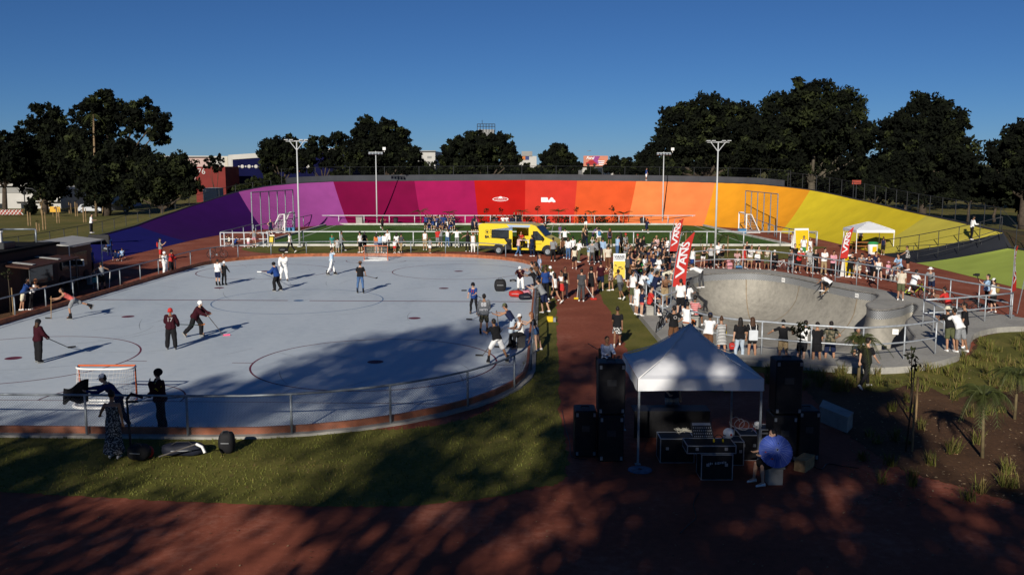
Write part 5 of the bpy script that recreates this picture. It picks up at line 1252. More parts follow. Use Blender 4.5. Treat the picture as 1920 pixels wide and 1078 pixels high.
# ---------------------------------------------------------------- big tent and the sound stage
canopy('event_tent', 'large white peaked event tent over the black sound equipment', 4.68, 24.25, 1.56, 1.56, 1.90, 2.20, 3.32, n=16, sag=.45)
CAB = mat('cabinet_black', (.008, .008, .01), .6, .3, 12, bump=.1, bscale=60); GRL = mat('speaker_grille', (.012, .012, .013), .5, .3, 60)
GSP = 'black loudspeakers beside the white tent'
def speaker(label, base, w_, d, h, rz=0.0):
    base = Vector(base); t = thing('loudspeaker', label, 'loudspeaker', base, rz, group=GSP)
    m = MB(); m.bbox((0, 0, h / 2), (w_, d, h), 0, .03); m.build('cabinet', CAB, t, world=False)
    m = MB(); m.bbox((0, d / 2 + .012, h / 2), (w_ * .9, .03, h * .92), 0, .01); m.build('grille', GRL, t, world=False)
    m = MB(); m.box((0, -d / 2 - .004, h * .62), (w_ * .34, .012, .16)); m.build('connector_plate', STEEL if h < .9 else DARKM, t, world=False)
    for s in (-1, 1):
        for z in (.1, h - .1): m = MB(); m.box((s * (w_ / 2 - .06), -d / 2 - .01, z), (.06, .03, .09)); m.build('corner_latch', STEEL, t, world=False)
    m = MB(); m.tube([(-.1, 0, h + .0), (-.1, 0, h + .035), (.1, 0, h + .035), (.1, 0, h)], .015, 5); m.build('handle', BLACK, t, world=False)
    return t
bl = P(1098, 857); br = P(1146, 866)
speaker('black subwoofer cabinet left of the tall speaker, on the left stack', bl + Vector((0, .35, 0)), .56, .7, 1.22)
speaker('black subwoofer cabinet under the tall speaker of the left stack', br + Vector((0, .35, 0)), .62, .7, 1.2)
speaker('tall black loudspeaker topping the left stack beside the tent', br + Vector((0, .38, 1.21)), .68, .62, 1.32)
cl_, cr_ = P(1470, 866), P(1514, 864)
speaker('black subwoofer under the tall speaker right of the tent', cl_ + Vector((0, .35, 0)), .62, .7, 1.2)
speaker('black subwoofer at the outer right of the right stack', cr_ + Vector((.02, .35, 0)), .54, .7, 1.3)
speaker('tall black loudspeaker topping the right stack beside the tent', cl_ + Vector((.08, .38, 1.21)), .68, .62, 1.4)
ALU = mat('case_aluminium', (.45, .47, .50), .35, .15, 8, metal=.6)
def flight_case(label, c, size, rz=0.0, lid=False, cat='flight case', group='black flight cases under the tent', fx=.022):
    c = Vector(c); w_, d, h = size; t = thing('flight_case', label, cat, c, rz, group=group)
    m = MB(); m.box((0, 0, h / 2), (w_, d, h)); m.build('case_body', CAB, t, world=False)
    m = MB()
    for sx in (-1, 1):
        for sy in (-1, 1): m.box((sx * w_ / 2, sy * d / 2, h / 2), (fx, fx, h + fx))
    for z in (0, h):
        for s in (-1, 1): m.box((0, s * d / 2, z), (w_ - fx, fx * .9, fx)); m.box((s * w_ / 2, 0, z), (fx * .9, d - fx, fx))
    m.build('edge_trim', ALU, t, world=False)
    for s in (-1, 1): m = MB(); m.box((s * w_ * .3, -d / 2 - .012, h * .6), (.07, .02, .07)); m.build('latch', ALU, t, world=False)
    return t
f = P(1344, 900); t = flight_case('black flight case with pale lettering at the front of the tent', (f.x, f.y + .3, 0), (.74, .55, .62))
m = MB()
for k, (x, h_) in enumerate(((-.2, .05), (-.16, .06), (-.12, .04), (-.04, .05), (0, .05), (.04, .06), (.08, .04), (.12, .05), (.16, .06), (.2, .04))): m.box((x, -.288, .40 + .004 * k), (.016 + .008 * (k % 2), .006, h_))
m.build('lettering', GRB, t, world=False)
flight_case('wide flat black case lying on the lettered case', (f.x - .12, f.y + .42, .63), (1.16, .62, .18))
f2 = P(1272, 872); flight_case('left black rack case with bright edges under the tent', (f2.x, f2.y + .5, 0), (.85, .6, .62))
f3 = P(1409, 870); flight_case('right black rack case with bright edges under the tent', (f3.x, f3.y + .6, 0), (.46, .6, .66))
f4 = P(1383, 878); flight_case('narrow black case between the front case and right rack', (f4.x, f4.y + .5, 0), (.4, .5, .6))
f5 = P(1449, 862); t = flight_case('silver edged stack of flat drawers right of the tent leg', (f5.x, f5.y + .5, 0), (.5, .5, .72))
for k in range(4): m = MB(); m.box((0, -.262, .18 + .15 * k), (.48, .02, .035)); m.build('drawer_trim', ALU, t, world=False)
tb = Vector((4.4, 25.35, 0)); t = thing('trestle_table', 'black draped trestle table at the back of the tent', 'table', tb)
m = MB(); m.box(tb + Vector((0, 0, .74)), (2.1, .65, .04)); m.build('table_top', CAB, t); m = MB(); m.box(tb + Vector((0, -.315, .36)), (2.08, .015, .71)); m.build('drape', CAB, t)
for s in (-1, 1): m = MB(); m.tube([tb + Vector((s * .9, .2, 0)), tb + Vector((s * .9, .2, .72))], .025, 6); m.build('leg', DARKM, t)
def mixer(label, c, w_, d, tilt, name='mixing_desk'):
    c = Vector(c); t = thing(name, label, 'mixing desk', c); M = Matrix.Translation(c) @ Matrix.Rotation(R(tilt), 4, 'X')
    m = MB(); m.bbox((0, 0, .04), (w_, d, .08), 0, .015); m.xform(M); m.build('desk_body', DARKM, t)
    m = MB()
    for i in range(10):
        for j in range(5): m.box((-w_ * .42 + w_ * .84 * i / 9, -d * .36 + d * .14 * j, .09), (.014, .02, .025))
    m.xform(M); o = m.build('faders', GRB, t); o['kind'] = 'stuff'
    m = MB(); m.box((0, d * .38, .085), (w_ * .9, .07, .012)); m.xform(M); m.build('meter_bridge', ALU, t); return t
mixer('black mixing desk propped up among the cases under the tent', P(1321, 820, .85) + Vector((0, .3, 0)), .5, .62, 38)
c = P(1366, 812, .92); t = thing('white_helmet', 'white helmet lying on the case beside the mixing desk', 'helmet', c); m = MB(); m.ell(c, .135, .15, .13, 16, 10); m.build('shell', WPAINT, t, smooth=True); m = MB(); m.lathe([(.13, -.05), (.142, -.03), (.13, -.01)], c, 16); m.build('rim', BLACK, t); m = MB(); m.ell(c + Vector((.03, -.14, -.0)), .03, .012, .03); m.build('red_badge', FRED, t)
c = P(1347, 826, .84); t = thing('headphones', 'black headphones with yellow pads beside the white helmet', 'headphones', c); m = MB(); m.tube([c + Vector((.11 * math.cos(R(a)), 0, .02 + .13 * math.sin(R(a)))) for a in range(0, 181, 20)], .012, 6); m.build('band', BLACK, t)
for s in (-1, 1): m = MB(); m.ell(c + Vector((s * .11, 0, 0)), .025, .045, .05); m.build('ear_pad', YEL, t)
c = P(1420, 797, .95); t = thing('white_rosette', 'white ruffled paper flower by the tent leg', 'decoration', c); m = MB(); r = random.Random(3)
for k in range(26): e = rdir(r).normalized(); m.ell(c + e * .07, .045, .045, .03, 6, 4)
m.build('petals', WPAINT, t, smooth=True); m = MB(); m.tube([c, c + Vector((.02, .02, -.3))], .012, 5); m.build('stem', DARKM, t)
c = P(1375, 790, .9); t = thing('cable_coil', 'loose coil of pale cable hanging among the cases', 'cable', c); m = MB()
m.tube([c + Vector((.16 * math.cos(k * .5) + .01 * k, .05 * math.sin(k), .13 * math.sin(k * .5) - .004 * k)) for k in range(40)], .011, 5); m.build('cable', mat('cable_grey', (.22, .21, .24), .6), t)
m = MB(); m.tube([c + Vector((-.02, 0, .12)), c + Vector((.02, 0, .16))], .025, 6); m.build('tie', BLACK, t)
c = P(1285, 812, .66); t = thing('cable_tangle', 'tangle of thin pale cables on the left rack case', 'cable', c); m = MB(); r = random.Random(9)
for k in range(5): m.tube([c + Vector((r.uniform(-.3, .3), r.uniform(-.15, .15), .03 + .09 * abs(math.sin(j)))) for j in range(6)], .008, 4)
m.build('cables', mat('cable_pale', (.5, .48, .4), .6), t)
b = P(1505, 880); t = thing('wooden_crate', 'light wooden box beside the parasol and the right speakers', 'crate', b, R(-38)); m = MB(); m.box((0, .1, .14), (.28, .62, .28)); m.build('box_body', LWOOD, t, world=False); m = MB(); m.box((0, .1, .29), (.3, .64, .02)); m.build('lid', LWOOD, t, world=False)
c = P(1200, 881); t = thing('drain_cover', 'round dull blue disc lying on the ground by the tent', 'disc', c); m = MB(); m.lathe([(.3, 0), (.3, .015), (.26, .025), (.02, .025)], c, 20); m.build('disc', mat('disc_blue', (.06, .12, .2), .5, .4, 8), t); m = MB(); m.lathe([(.05, .026), (.05, .04)], c, 10); m.build('hub', DARKM, t)
for lb, pts in (('thin black cable running from the left speakers towards the lawn', [(1100, 862), (1072, 856), (1068, 830), (1060, 800), (1054, 770)]), ('thin cables trailing from the right speakers over the clay', [(1520, 872), (1540, 880), (1552, 870), (1580, 874), (1610, 878)]), ('thin curled cable on the shaded clay in front of the tent', [(1275, 1000), (1290, 985), (1305, 970), (1300, 945), (1310, 925)])):
    m = MB(); t = thing('ground_cable', lb, 'cable', P(*pts[0])); m.tube(smooth_poly([P(x, y) + Vector((0, 0, .012)) for x, y in pts], 6, False), .012, 5); m.build('cable', BLACK, t)
b = P(1562, 806); t = thing('concrete_bench', 'grey concrete block bench right of the right speakers', 'bench', b); pp = [P(1536, 790), P(1588, 812), P(1588, 812) + Vector((.35, .55, 0)), P(1536, 790) + Vector((.35, .75, 0))]
m = MB(); m.prism([(p.x, p.y) for p in pp], 0, .40); m.build('block', CONC, t); m = MB(); cen = sum(pp, Vector()) / 4; m.prism([(cen.x + (p.x - cen.x) * 1.03, cen.y + (p.y - cen.y) * 1.03) for p in pp], .402, .46); m.build('seat_slab', CONC, t)
b = P(152, 533); t = thing('concrete_bench', 'grey concrete bench beside the left rink railing', 'bench', b); m = MB(); m.bbox(b + Vector((0, 0, .41)), (1.5, .55, .12), 0, .02); m.build('seat_slab', CONC, t)
for s in (-1, 1): m = MB(); m.box(b + Vector((s * .6, 0, .17)), (.22, .5, .345)); m.build('leg', CONC, t)

# ---------------------------------------------------------------- kiosks at left
KD = mat('kiosk_brown', (.016, .009, .008), .7, .25, 2); AWN = mat('awning_white', (.38, .38, .37), .6, .08, 2)
t = thing('kiosk', 'dark brown container kiosk with flat roof and awning at left', 'kiosk', (-29.0, 54, 0))
m = MB(); m.box((-29.6, 50.2, 1.4), (6.0, 8.6, 2.8)); m.build('body', KD, t)
m = MB(); m.box((-29.6, 50.2, 2.87), (6.3, 8.9, .14)); m.build('roof', mat('roof_felt', (.012, .012, .013), 1.0, .3, 3, spec=.05), t)
m = MB(); m.box((-26.57, 49.0, 1.05), (.06, 2.4, 2.0)); m.build('door', mat('door_rust', (.05, .018, .012), .7, .2, 2), t)
m = MB(); m.box((-26.56, 52.4, 1.35), (.08, 2.6, 1.1)); m.build('window', GLASS, t)
m = MB(); m.box((-25.7, 50.6, 2.22), (1.8, 5.6, .08), 0, Matrix.Rotation(R(6), 3, 'Y')); aw = m.build('awning', mat('awning_wood', (.05, .018, .010), .7, .2, 3), t)
for y in (48.8, 51.6): m = MB(); m.box((-25.7, y, 2.30), (1.3, .35, .03), 0, Matrix.Rotation(R(6), 3, 'Y')); m.build('light_strip', AWN, aw)
m = MB(); m.tube([(-24.9, 48.0, 0), (-24.9, 48.0, 2.12)], .05, 6); m.tube([(-24.9, 53.2, 0), (-24.9, 53.2, 2.12)], .05, 6); m.build('awning_posts', DARKM, t)
railing('roof_railing', 'grey roof-top rail frame on the dark kiosk', [Vector((-29.6, 54.2, 2.95)), Vector((-28.6, 54.2, 2.95)), Vector((-27.6, 54.2, 2.95))], .75, [1.0], 2.4, STEEL, .05, .05)
m = MB(); t = thing('roof_vent', 'dark ventilation unit on the kiosk roof at the left edge', 'vent', (-27.8, 50.2, 2.94)); m.bbox((-27.8, 50.2, 3.12), (1.6, 1.2, .36)); m.build('housing', DARKM, t); m = MB(); m.lathe([(.1, 0), (.1, .5), (.16, .52), (.16, .6)], (-27.4, 50.0, 3.3), 10); m.build('flue', WPAINT, t)
t = thing('food_truck', 'black food truck with white canopy in front of the blue banking', 'food truck', (-28.0, 58, 0))
m = MB(); m.box((-29.1, 58.2, 1.35), (3.4, 5.0, 2.3)); m.build('body', mat('truck_black', (.012, .012, .014), .5, .3, 3), t)
m = MB(); m.box((-27.3, 57.8, 2.72), (2.0, 4.8, .07), 0, Matrix.Rotation(R(7), 3, 'Y')); m.build('canopy', AWN, t); m = MB(); m.box((-27.36, 58.2, 1.5), (.08, 3.4, .9)); m.build('hatch', GLASS, t); m = MB(); m.box((-26.7, 60.4, 2.6), (1.3, .14, .62)); m.build('sign_board', BLACK, t)
for y in (56.6, 59.8): m = MB(); m.lathe([(.2, -.1), (.36, -.09), (.36, .09), (.2, .1)], (-27.45, y, .36), 14, Matrix.Rotation(R(90), 3, 'Y')); m.build('wheel', RUB, t)
for y in (55.6, 60.0): m = MB(); m.tube([(-26.4, y, 0), (-26.4, y, 2.58)], .03, 6); m.build('canopy_post', WPAINT, t)
m = MB(); m.box((-26.6, 57.6, 2.5), (.1, 2.4, .08)); m.build('tube_light', WPAINT, t)
b = P(155, 500); b = PY(155, 500, 58.6); t = thing('menu_screen', 'white framed menu board hanging on the black food truck', 'sign', (b.x, 58.0, 1.15)); m = MB(); m.box((b.x, 58.0, 1.35), (.75, .06, .42)); m.build('frame', WPAINT, t); m = MB(); m.box((b.x, 57.96, 1.35), (.6, .03, .28)); m.build('panel', BLACK, t)
m = MB(); m.tube([(b.x, 58.0, 0), (b.x, 58.0, 1.15)], .03, 6); m.build('post', DARKM, t)
t = thing('kiosk', 'white framed kiosk with grey window at the left edge', 'kiosk', (-26.8, 45.6, 0))
m = MB(); m.box((-27.6, 46.4, 1.2), (3.0, 3.4, 2.4)); m.build('body', KD, t); 
for z, h in ((2.44, .1), (.1, .12)): m = MB(); m.box((-27.2, 44.66, z), (2.3, .1, h)); m.build('frame_bar', WPAINT, t)
for x in (-26.1, -27.4): m = MB(); m.box((x, 44.65, 1.27), (.12, .12, 2.26)); m.build('frame_post', WPAINT, t)
m = MB(); m.box((-26.75, 44.68, 1.3), (1.15, .04, 2.1)); m.build('window', mat('grey_glass', (.2, .22, .23), .2, .1, 1, spec=.5), t)
def chalkboard(label, base, rz, m_):
    t = thing('chalkboard', label, 'chalkboard', base, rz, group='chalkboards by the kiosk'); m = MB()
    fr = Matrix.Rotation(R(10), 4, 'X'); m.box((0, 0, .55), (.62, .04, 1.1)); m.xform(fr); m.build('frame', m_, t, world=False); m = MB(); m.box((0, -.024, .58), (.52, .012, .92)); m.xform(fr); m.build('slate', mat('slate_board', (.03, .035, .035), .8), t, world=False)
    m = MB(); r = random.Random(int(base.x * 10))
    for k in range(7): m.box((r.uniform(-.06, .06), -.032, .98 - .12 * k), (r.uniform(.2, .42), .006, .045))
    m.xform(fr); m.build('chalk_marks', mat('chalk', (.4, .4, .38), .9), t, world=False)
    m = MB(); m.tube([(0, .02, 1.05), (0, .45, 0)], .02, 5); m.build('strut', m_, t, world=False)
chalkboard('wood framed chalkboard behind the couple at the left railing', P(46, 534), R(-12), LWOOD); chalkboard('second chalkboard turned sideways left of the framed one', P(33, 538), R(60), DARKM)
# bags on the near lawn and the rink
BAGK = mat('bag_black', (.010, .010, .012), .75, .3, 6, bump=.3, bscale=12)
def bag(label, base, size, m_, rz=0.0, name='sports_bag', group=None, upright=False):
    base = Vector(base); t = thing(name, label, 'bag', base, rz, group=group); w_, d, h = size; m = MB(); rings = []
    for i in range(9):
        f = i / 8; k = (math.sin(math.pi * (.06 + .88 * f))) ** (.22 if upright else .4)
        if upright: rings.append([Vector((w_ / 2 * k * math.copysign(abs(math.cos(a)) ** .6, math.cos(a)), d / 2 * k * math.copysign(abs(math.sin(a)) ** .6, math.sin(a)), h * f)) for a in [2 * math.pi * j / 14 for j in range(14)]])
        else: rings.append([Vector((w_ * (f - .5), d / 2 * k * math.copysign(abs(math.cos(a)) ** .6, math.cos(a)), h / 2 + h / 2 * k * math.copysign(abs(math.sin(a)) ** .6, math.sin(a)) + .02 * math.sin(f * 9 + a))) for a in [2 * math.pi * j / 14 for j in range(14)]])
    m.loft(rings); m.build('bag_body', m_, t, smooth=True, world=False)
    m = MB(); m.tube([(-w_ * .25, -d * .3, h * .95), (-w_ * .15, -d * .2, h * 1.12), (w_ * .15, -d * .2, h * 1.12), (w_ * .25, -d * .3, h * .95)], .015, 5); m.build('strap', BLACK, t, world=False)
    m = MB(); m.box((0, -d / 2 - .004, h * .55), (w_ * .5, .02, .02)); m.build('zip', ALU, t, world=False); return t
NAVYB = mat('bag_navy', (.008, .010, .02), .7, .3, 5, bump=.3, bscale=10); REDB = mat('bag_red', (.4, .02, .015), .7, .2, 5)
bag('long navy hockey bag lying on the front lawn by the kick board', P(345, 853), (1.05, .45, .34), NAVYB, R(4)); bag('upright black backpack standing on the front lawn', P(426, 848), (.42, .34, .54), BAGK, 0, upright=True)
bag('small red bag at the feet of the woman in the long dress', P(276, 858), (.32, .26, .3), REDB, R(10)); bag('dark bag slumped against the kick board behind the red bag', P(262, 862), (.55, .4, .42), BAGK, R(-10))
bag('large black hockey bag standing on the rink by the dropped gloves', P(938, 546), (.72, .5, .7), BAGK, 0, upright=True)
bag('red and black bag dumped on the rink below the young goalie', P(968, 557), (.8, .55, .4), REDB, R(-12)); bag('navy bag dumped on the rink beside the red and black bag', P(985, 562), (.7, .5, .36), NAVYB, R(20)); bag('pink and white bundle of clothes on the rink by the railing', P(987, 553), (.5, .4, .3), mat('bag_pink', (.5, .2, .26), .8, .4, 9), R(30))
bag('small black cap-like bag lying alone on the rink', P(962, 528), (.42, .3, .14), BAGK); bag('black duffel bag on the grass by the walking man in white', P(531, 473), (.75, .4, .42), BAGK)
bag('pink child bag standing under the far bowl railing', P(1368, 505), (.42, .3, .5), mat('bag_rose', (.55, .25, .28), .8, .2, 6), 0, upright=True); bag('small blue bag on the ground under the far bowl railing', P(1386, 504), (.5, .3, .24), mat('bag_blue', (.06, .2, .4), .8, .2, 6))
b = P(1031, 603); t = thing('yellow_toolbox', 'small yellow box on the grass beside the rink railing', 'box', b); m = MB(); m.bbox(b + Vector((0, 0, .13)), (.3, .3, .26), 0, .02); m.build('box_body', YEL, t); m = MB(); m.box(b + Vector((.22, 0, .1)), (.12, .26, .2)); m.build('side_case', STEEL, t)
# low grass and tufts
m = MB(); r = random.Random(77); poly = [P(x, y) for x, y in near_lawn]
def in_poly(x, y, pl):
    c = False; j = len(pl) - 1
    for i in range(len(pl)):
        if ((pl[i].y > y) != (pl[j].y > y)) and (x < (pl[j].x - pl[i].x) * (y - pl[i].y) / (pl[j].y - pl[i].y) + pl[i].x): c = not c
        j = i
    return c
poly = [P(max(x, -40), y) for x, y in near_lawn]
xs_ = [p.x for p in poly]; ys_ = [p.y for p in poly]; cnt = 0
while cnt < 26000:
    x, y = r.uniform(min(xs_), max(xs_)), r.uniform(min(ys_), min(max(ys_), 36))
    cnt += 1
    if not in_poly(x, y, poly): continue
    a = r.uniform(0, 6.28); h = r.uniform(.03, .085); dx, dy = math.cos(a) * .014, math.sin(a) * .014; lx, ly = r.uniform(-.03, .03), r.uniform(-.03, .03)
    m.mat(0 if r.random() < .9 else 1); m.add([(x - dx, y - dy, .004), (x + dx, y + dy, .004), (x + lx, y + ly, h)], [(0, 1, 2)])
GBL = mat('grass_blade', (.11, .118, .02), .8, .35, 2); GBD = mat('grass_blade_dry', (.16, .125, .04), .8, .3, 2)
tag(m.build('lawn_grass', [GBL, GBD]), 'short patchy grass blades of the front lawn', 'grass', kind='stuff')
m = MB(); r = random.Random(78)
spots = [(r.uniform(1560, 2000), r.uniform(622, 735)) for _ in range(190)] + [(r.uniform(1580, 1990), r.uniform(735, 940)) for _ in range(30)] + [(r.uniform(1320, 1600), r.uniform(690, 735)) for _ in range(40)]
padpoly = PADS
for x, y in spots:
    c = P(x, y)
    if in_poly(c.x, c.y, padpoly) or (x > 1815 and y < 632) or (x < 1830 and y < 690 - (x - 1700) * .12 and x > 1700 and y < 675): continue
    hh = r.uniform(.18, .5)
    for k in range(r.randint(22, 46)):
        a = r.uniform(0, 6.28); sp = r.uniform(.05, .35); h = hh * r.uniform(.6, 1.1); p0 = c + Vector((r.gauss(0, .06), r.gauss(0, .06), 0)); tip = p0 + Vector((math.cos(a) * sp, math.sin(a) * sp, h)); sd_ = Vector((-math.sin(a), math.cos(a), 0)) * .011; mid = p0.lerp(tip, .55) + Vector((0, 0, h * .12))
        m.mat(0 if r.random() < .55 else 1); m.add([p0 - sd_, p0 + sd_, mid + sd_ * .8, mid - sd_ * .8, tip], [(0, 1, 2, 3), (3, 2, 4)])
lit = MB(); 
tag(m.build('ornamental_grass', [GBL, GBD]), 'clumps of wispy ornamental grass on the brown garden slope', 'grass', kind='stuff')
r = random.Random(91); k = 0
while k < 3600:
    k += 1; x, y = (r.uniform(1590, 1990), r.uniform(690, 950)) if k < 2400 else (r.uniform(0, 1060), r.uniform(826, 940)) if k < 3000 else (r.uniform(0, 1920), r.uniform(880, 1076))
    c = P(x, y) + Vector((0, 0, r.uniform(.012, .04)))
    if in_poly(c.x, c.y, padpoly): continue
    lit.mat(r.choice((0, 0, 1))); a = r.uniform(0, 6.28); L = r.uniform(.015, .05 if k < 2400 else .035); d = Vector((math.cos(a), math.sin(a), r.uniform(-.3, .3))) * L; e = Vector((-math.sin(a), math.cos(a), r.uniform(-.3, .3))) * L * .5
    lit.add([c - d, c - e, c + d, c + e], [(0, 1, 2, 3)])
tag(lit.build('leaf_litter', [mat('litter_brown', (.13, .065, .03), .9, .4, 3), mat('litter_pale', (.30, .21, .12), .9, .3, 3)]), 'scattered fallen leaves and bark chips on soil and lawn', 'leaves', kind='stuff')
# ---------------------------------------------------------------- people
from mathutils import noise as mnoise
TMPS = bpy.data.scenes.new('work'); TMPV = TMPS.view_layers[0]
def remesh(mb, vox, smooth=3, fold=0.0, seed=0):
    me = bpy.data.meshes.new('tmp'); me.from_pydata(mb.v, [], mb.f); o = bpy.data.objects.new('tmp', me); TMPS.collection.objects.link(o)
    rm = o.modifiers.new('r', 'REMESH'); rm.mode = 'VOXEL'; rm.voxel_size = vox
    sm = o.modifiers.new('s', 'SMOOTH'); sm.iterations = smooth; sm.factor = .5
    TMPV.update(); out = bpy.data.meshes.new_from_object(o.evaluated_get(TMPV.depsgraph)); bpy.data.objects.remove(o); bpy.data.meshes.remove(me)
    if fold:
        nn = [v.normal.copy() for v in out.vertices]
        for v, n_ in zip(out.vertices, nn): v.co += n_ * fold * mnoise.noise(Vector((v.co.x * 9 + seed, v.co.y * 9, v.co.z * 5)))
    out.polygons.foreach_set('use_smooth', [True] * len(out.polygons)); out.materials.clear(); return out
def cap(m, a, b, ra, rb, n=10):
    m.tube([a, b], [ra, rb], n); m.ell(a, ra, ra, ra, n, 7); m.ell(b, rb, rb, rb, n, 7)
# lean, legs L/R (pitch, abduct, knee), arms L/R (pitch, abduct, elbow, inward), head pitch
POSES = {
 'stand': (3, ((4, 3, 6), (-3, 4, 3)), ((4, 9, 14, .1), (6, 9, 18, .1)), 5),
 'stand2': (0, ((0, 7, 2), (6, 4, 14)), ((-4, 12, 10, 0), (16, 10, 55, .4)), 0),
 'hips': (-2, ((0, 8, 3), (3, 8, 8)), ((-18, 42, 75, .9), (-18, 42, 75, .9)), 0),
 'walk': (4, ((22, 2, 6), (-16, 2, 24)), ((-18, 8, 14, .05), (22, 8, 22, .1)), 2),
 'walk2': (4, ((-16, 2, 26), (24, 2, 6)), ((22, 8, 26, .1), (-18, 8, 14, .05)), 4),
 'lean': (24, ((-4, 4, 4), (-12, 4, 2)), ((48, 12, 55, .45), (52, 12, 50, .5)), -6),
 'lean2': (34, ((2, 6, 10), (-16, 4, 2)), ((58, 16, 45, .3), (50, 14, 60, .5)), -10),
 'wide': (8, ((0, 5, 3), (-4, 6, 4)), ((38, 58, 18, .0), (38, 58, 18, .0)), 0),
 'film': (-2, ((2, 5, 3), (-3, 5, 3)), ((42, 14, 92, .45), (46, 14, 88, .45)), -2),
 'phone': (5, ((4, 4, 6), (-3, 4, 3)), ((16, 8, 78, .5), (22, 8, 72, .5)), 22),
 'fold': (2, ((3, 5, 5), (-3, 5, 3)), ((14, 10, 92, 1.3), (16, 10, 88, 1.3)), 4),
 'mouth': (2, ((3, 6, 4), (-4, 6, 6)), ((40, 14, 128, .5), (10, 18, 45, .5)), 0),
 'stick': (18, ((16, 10, 26), (2, 12, 22)), ((38, 10, 42, .5), (30, 14, 24, .35)), 4),
 'stickup': (5, ((3, 8, 6), (-3, 8, 6)), ((22, 16, 40, .6), (18, 20, 26, .2)), 6),
 'skate': (32, ((34, 5, 40), (-16, 8, 30)), ((40, 12, 40, .4), (46, 10, 22, .3)), -14),
 'skatewide': (30, ((22, 20, 34), (-2, 24, 22)), ((40, 16, 50, .3), (34, 24, 16, .0)), -10),
 'lunge': (58, ((26, 4, 30), (-62, 6, 6)), ((62, 12, 24, .4), (40, 14, 36, .4)), -30),
 'run': (14, ((42, 2, 40), (-26, 2, 62)), ((-38, 10, 80, .1), (40, 10, 85, .2)), -6),
 'kick': (24, ((-34, 6, 14), (30, 4, 34)), ((36, 14, 30, .1), (-20, 20, 30, .1)), -8),
 'sit': (6, ((84, 8, 86), (82, 10, 80)), ((36, 10, 52, .4), (34, 10, 56, .4)), 6),
 'sitback': (16, ((86, 14, 70), (80, 12, 84)), ((44, 14, 40, .3), (30, 14, 70, .4)), 0),
 'sitfloor': (14, ((98, 18, 128), (92, 16, 120)), ((60, 14, 40, .3), (56, 14, 50, .3)), 4),
 'kneel': (22, ((78, 8, 112), (-14, 6, 96)), ((46, 10, 40, .4), (40, 10, 50, .4)), 8),
 'crouch': (30, ((105, 14, 140), (98, 14, 136)), ((52, 12, 40, .3), (48, 12, 50, .3)), -8),
 'bend': (68, ((6, 6, 10), (-4, 7, 6)), ((74, 10, 14, .2), (66, 12, 30, .3)), -24),
 'bendarm': (38, ((8, 8, 18), (-8, 8, 14)), ((62, 10, 36, .3), (70, 12, 20, .2)), 6),
 'point': (4, ((18, 3, 6), (-14, 3, 16)), ((6, 10, 20, .1), (82, 34, 6, 0)), 0),
 'air': (56, ((92, 16, 96), (78, 22, 84)), ((30, 80, 12, 0), (58, 26, 22, .1)), -20),
 'dress': (2, ((3, 2, 4), (-3, 3, 3)), ((26, 32, 26, -.3), (2, 10, 10, .05)), 4),
 'armsup': (0, ((2, 6, 3), (-3, 6, 3)), ((70, 60, 40, .2), (70, 60, 40, .2)), -6),
}
def skeleton(pose):
    lean, legs, arms, hp = POSES[pose]
    s = lambda a: math.sin(R(a)); c = lambda a: math.cos(R(a)); J = {}
    hipz = Vector((0, 0, 0)); sp = Vector((0, s(lean), c(lean))); J['pel'] = hipz; J['neck'] = hipz + sp * .52; J['sp'] = sp
    hd = Vector((0, s(lean * .55 + hp * .5), c(lean * .55 + hp * .5))); J['hd'] = hd; J['head'] = J['neck'] + hd * .175; J['hp'] = lean * .3 + hp
    for k, sd in (('L', -1), ('R', 1)):
        p, a, kn = legs[0 if sd < 0 else 1]
        J['hip' + k] = hipz + Vector((sd * .088, 0, -.03)); d = Vector((sd * s(a), s(p) * c(a), -c(p) * c(a))); J['kn' + k] = J['hip' + k] + d * .435
        d2 = Vector((sd * s(a) * .6, s(p - kn) * c(a), -c(p - kn) * c(a))).normalized(); J['an' + k] = J['kn' + k] + d2 * .415; J['shin' + k] = d2
        p, a, e, inw = arms[0 if sd < 0 else 1]
        J['sh' + k] = J['neck'] - sp * .065 + Vector((sd * .168, 0, 0)); d = Vector((sd * s(a), s(p) * c(a), -c(p) * c(a))); J['el' + k] = J['sh' + k] + d * .285
        d2 = Vector((sd * s(a) * .4 - sd * inw * .75, s(p + e), -c(p + e))).normalized(); J['wr' + k] = J['el' + k] + d2 * .25; J['hn' + k] = d2; J['ha' + k] = J['wr' + k] + d2 * .09
    # foot axes
    lows = []
    for k in 'LR':
        d2 = J['shin' + k]; f = Vector((0, 1, 0)) - d2 * d2.y
        if abs(d2.y) < .5: f = Vector((0, 1, 0)); u = Vector((0, 0, 1))
        else: f.normalize(); u = -d2
        J['ff' + k] = f; J['fu' + k] = u; lows.append((J['an' + k] - u * .085).z); lows.append((J['an' + k] - u * .085 + f * .17).z); lows.append(J['kn' + k].z - .07)
    lows.append(-.12); J['low'] = min(lows); return J
def ering(c, ax, d, rx, ry, n=14):
    b = d.cross(ax).normalized(); return [c + ax * rx * math.cos(2 * math.pi * k / n) + b * ry * math.sin(2 * math.pi * k / n) for k in range(n)]
SKEL = {}; MCACHE = {}
def sk(pose):
    if pose not in SKEL: SKEL[pose] = skeleton(pose)
    return SKEL[pose]
X1 = Vector((1, 0, 0))
TORSO = [(-.20, .10, .085), (-.12, .150, .112), (0, .162, .115), (.14, .152, .108), (.34, .140, .100), (.60, .160, .112), (.80, .172, .108), (.93, .125, .088), (1.0, .062, .06)]
def torso(m, J, off=0.0, t0=-.2, t1=1.0, flare=0.0):
    rg = []
    for t, rx, ry in TORSO:
        if t < t0 - .001 or t > t1 + .001: continue
        k = flare * max(0, .5 - t); rg.append(ering(J['pel'] + J['sp'] * (.52 * t), X1, J['sp'], rx + off + k, ry + off + k))
    m.loft(rg)
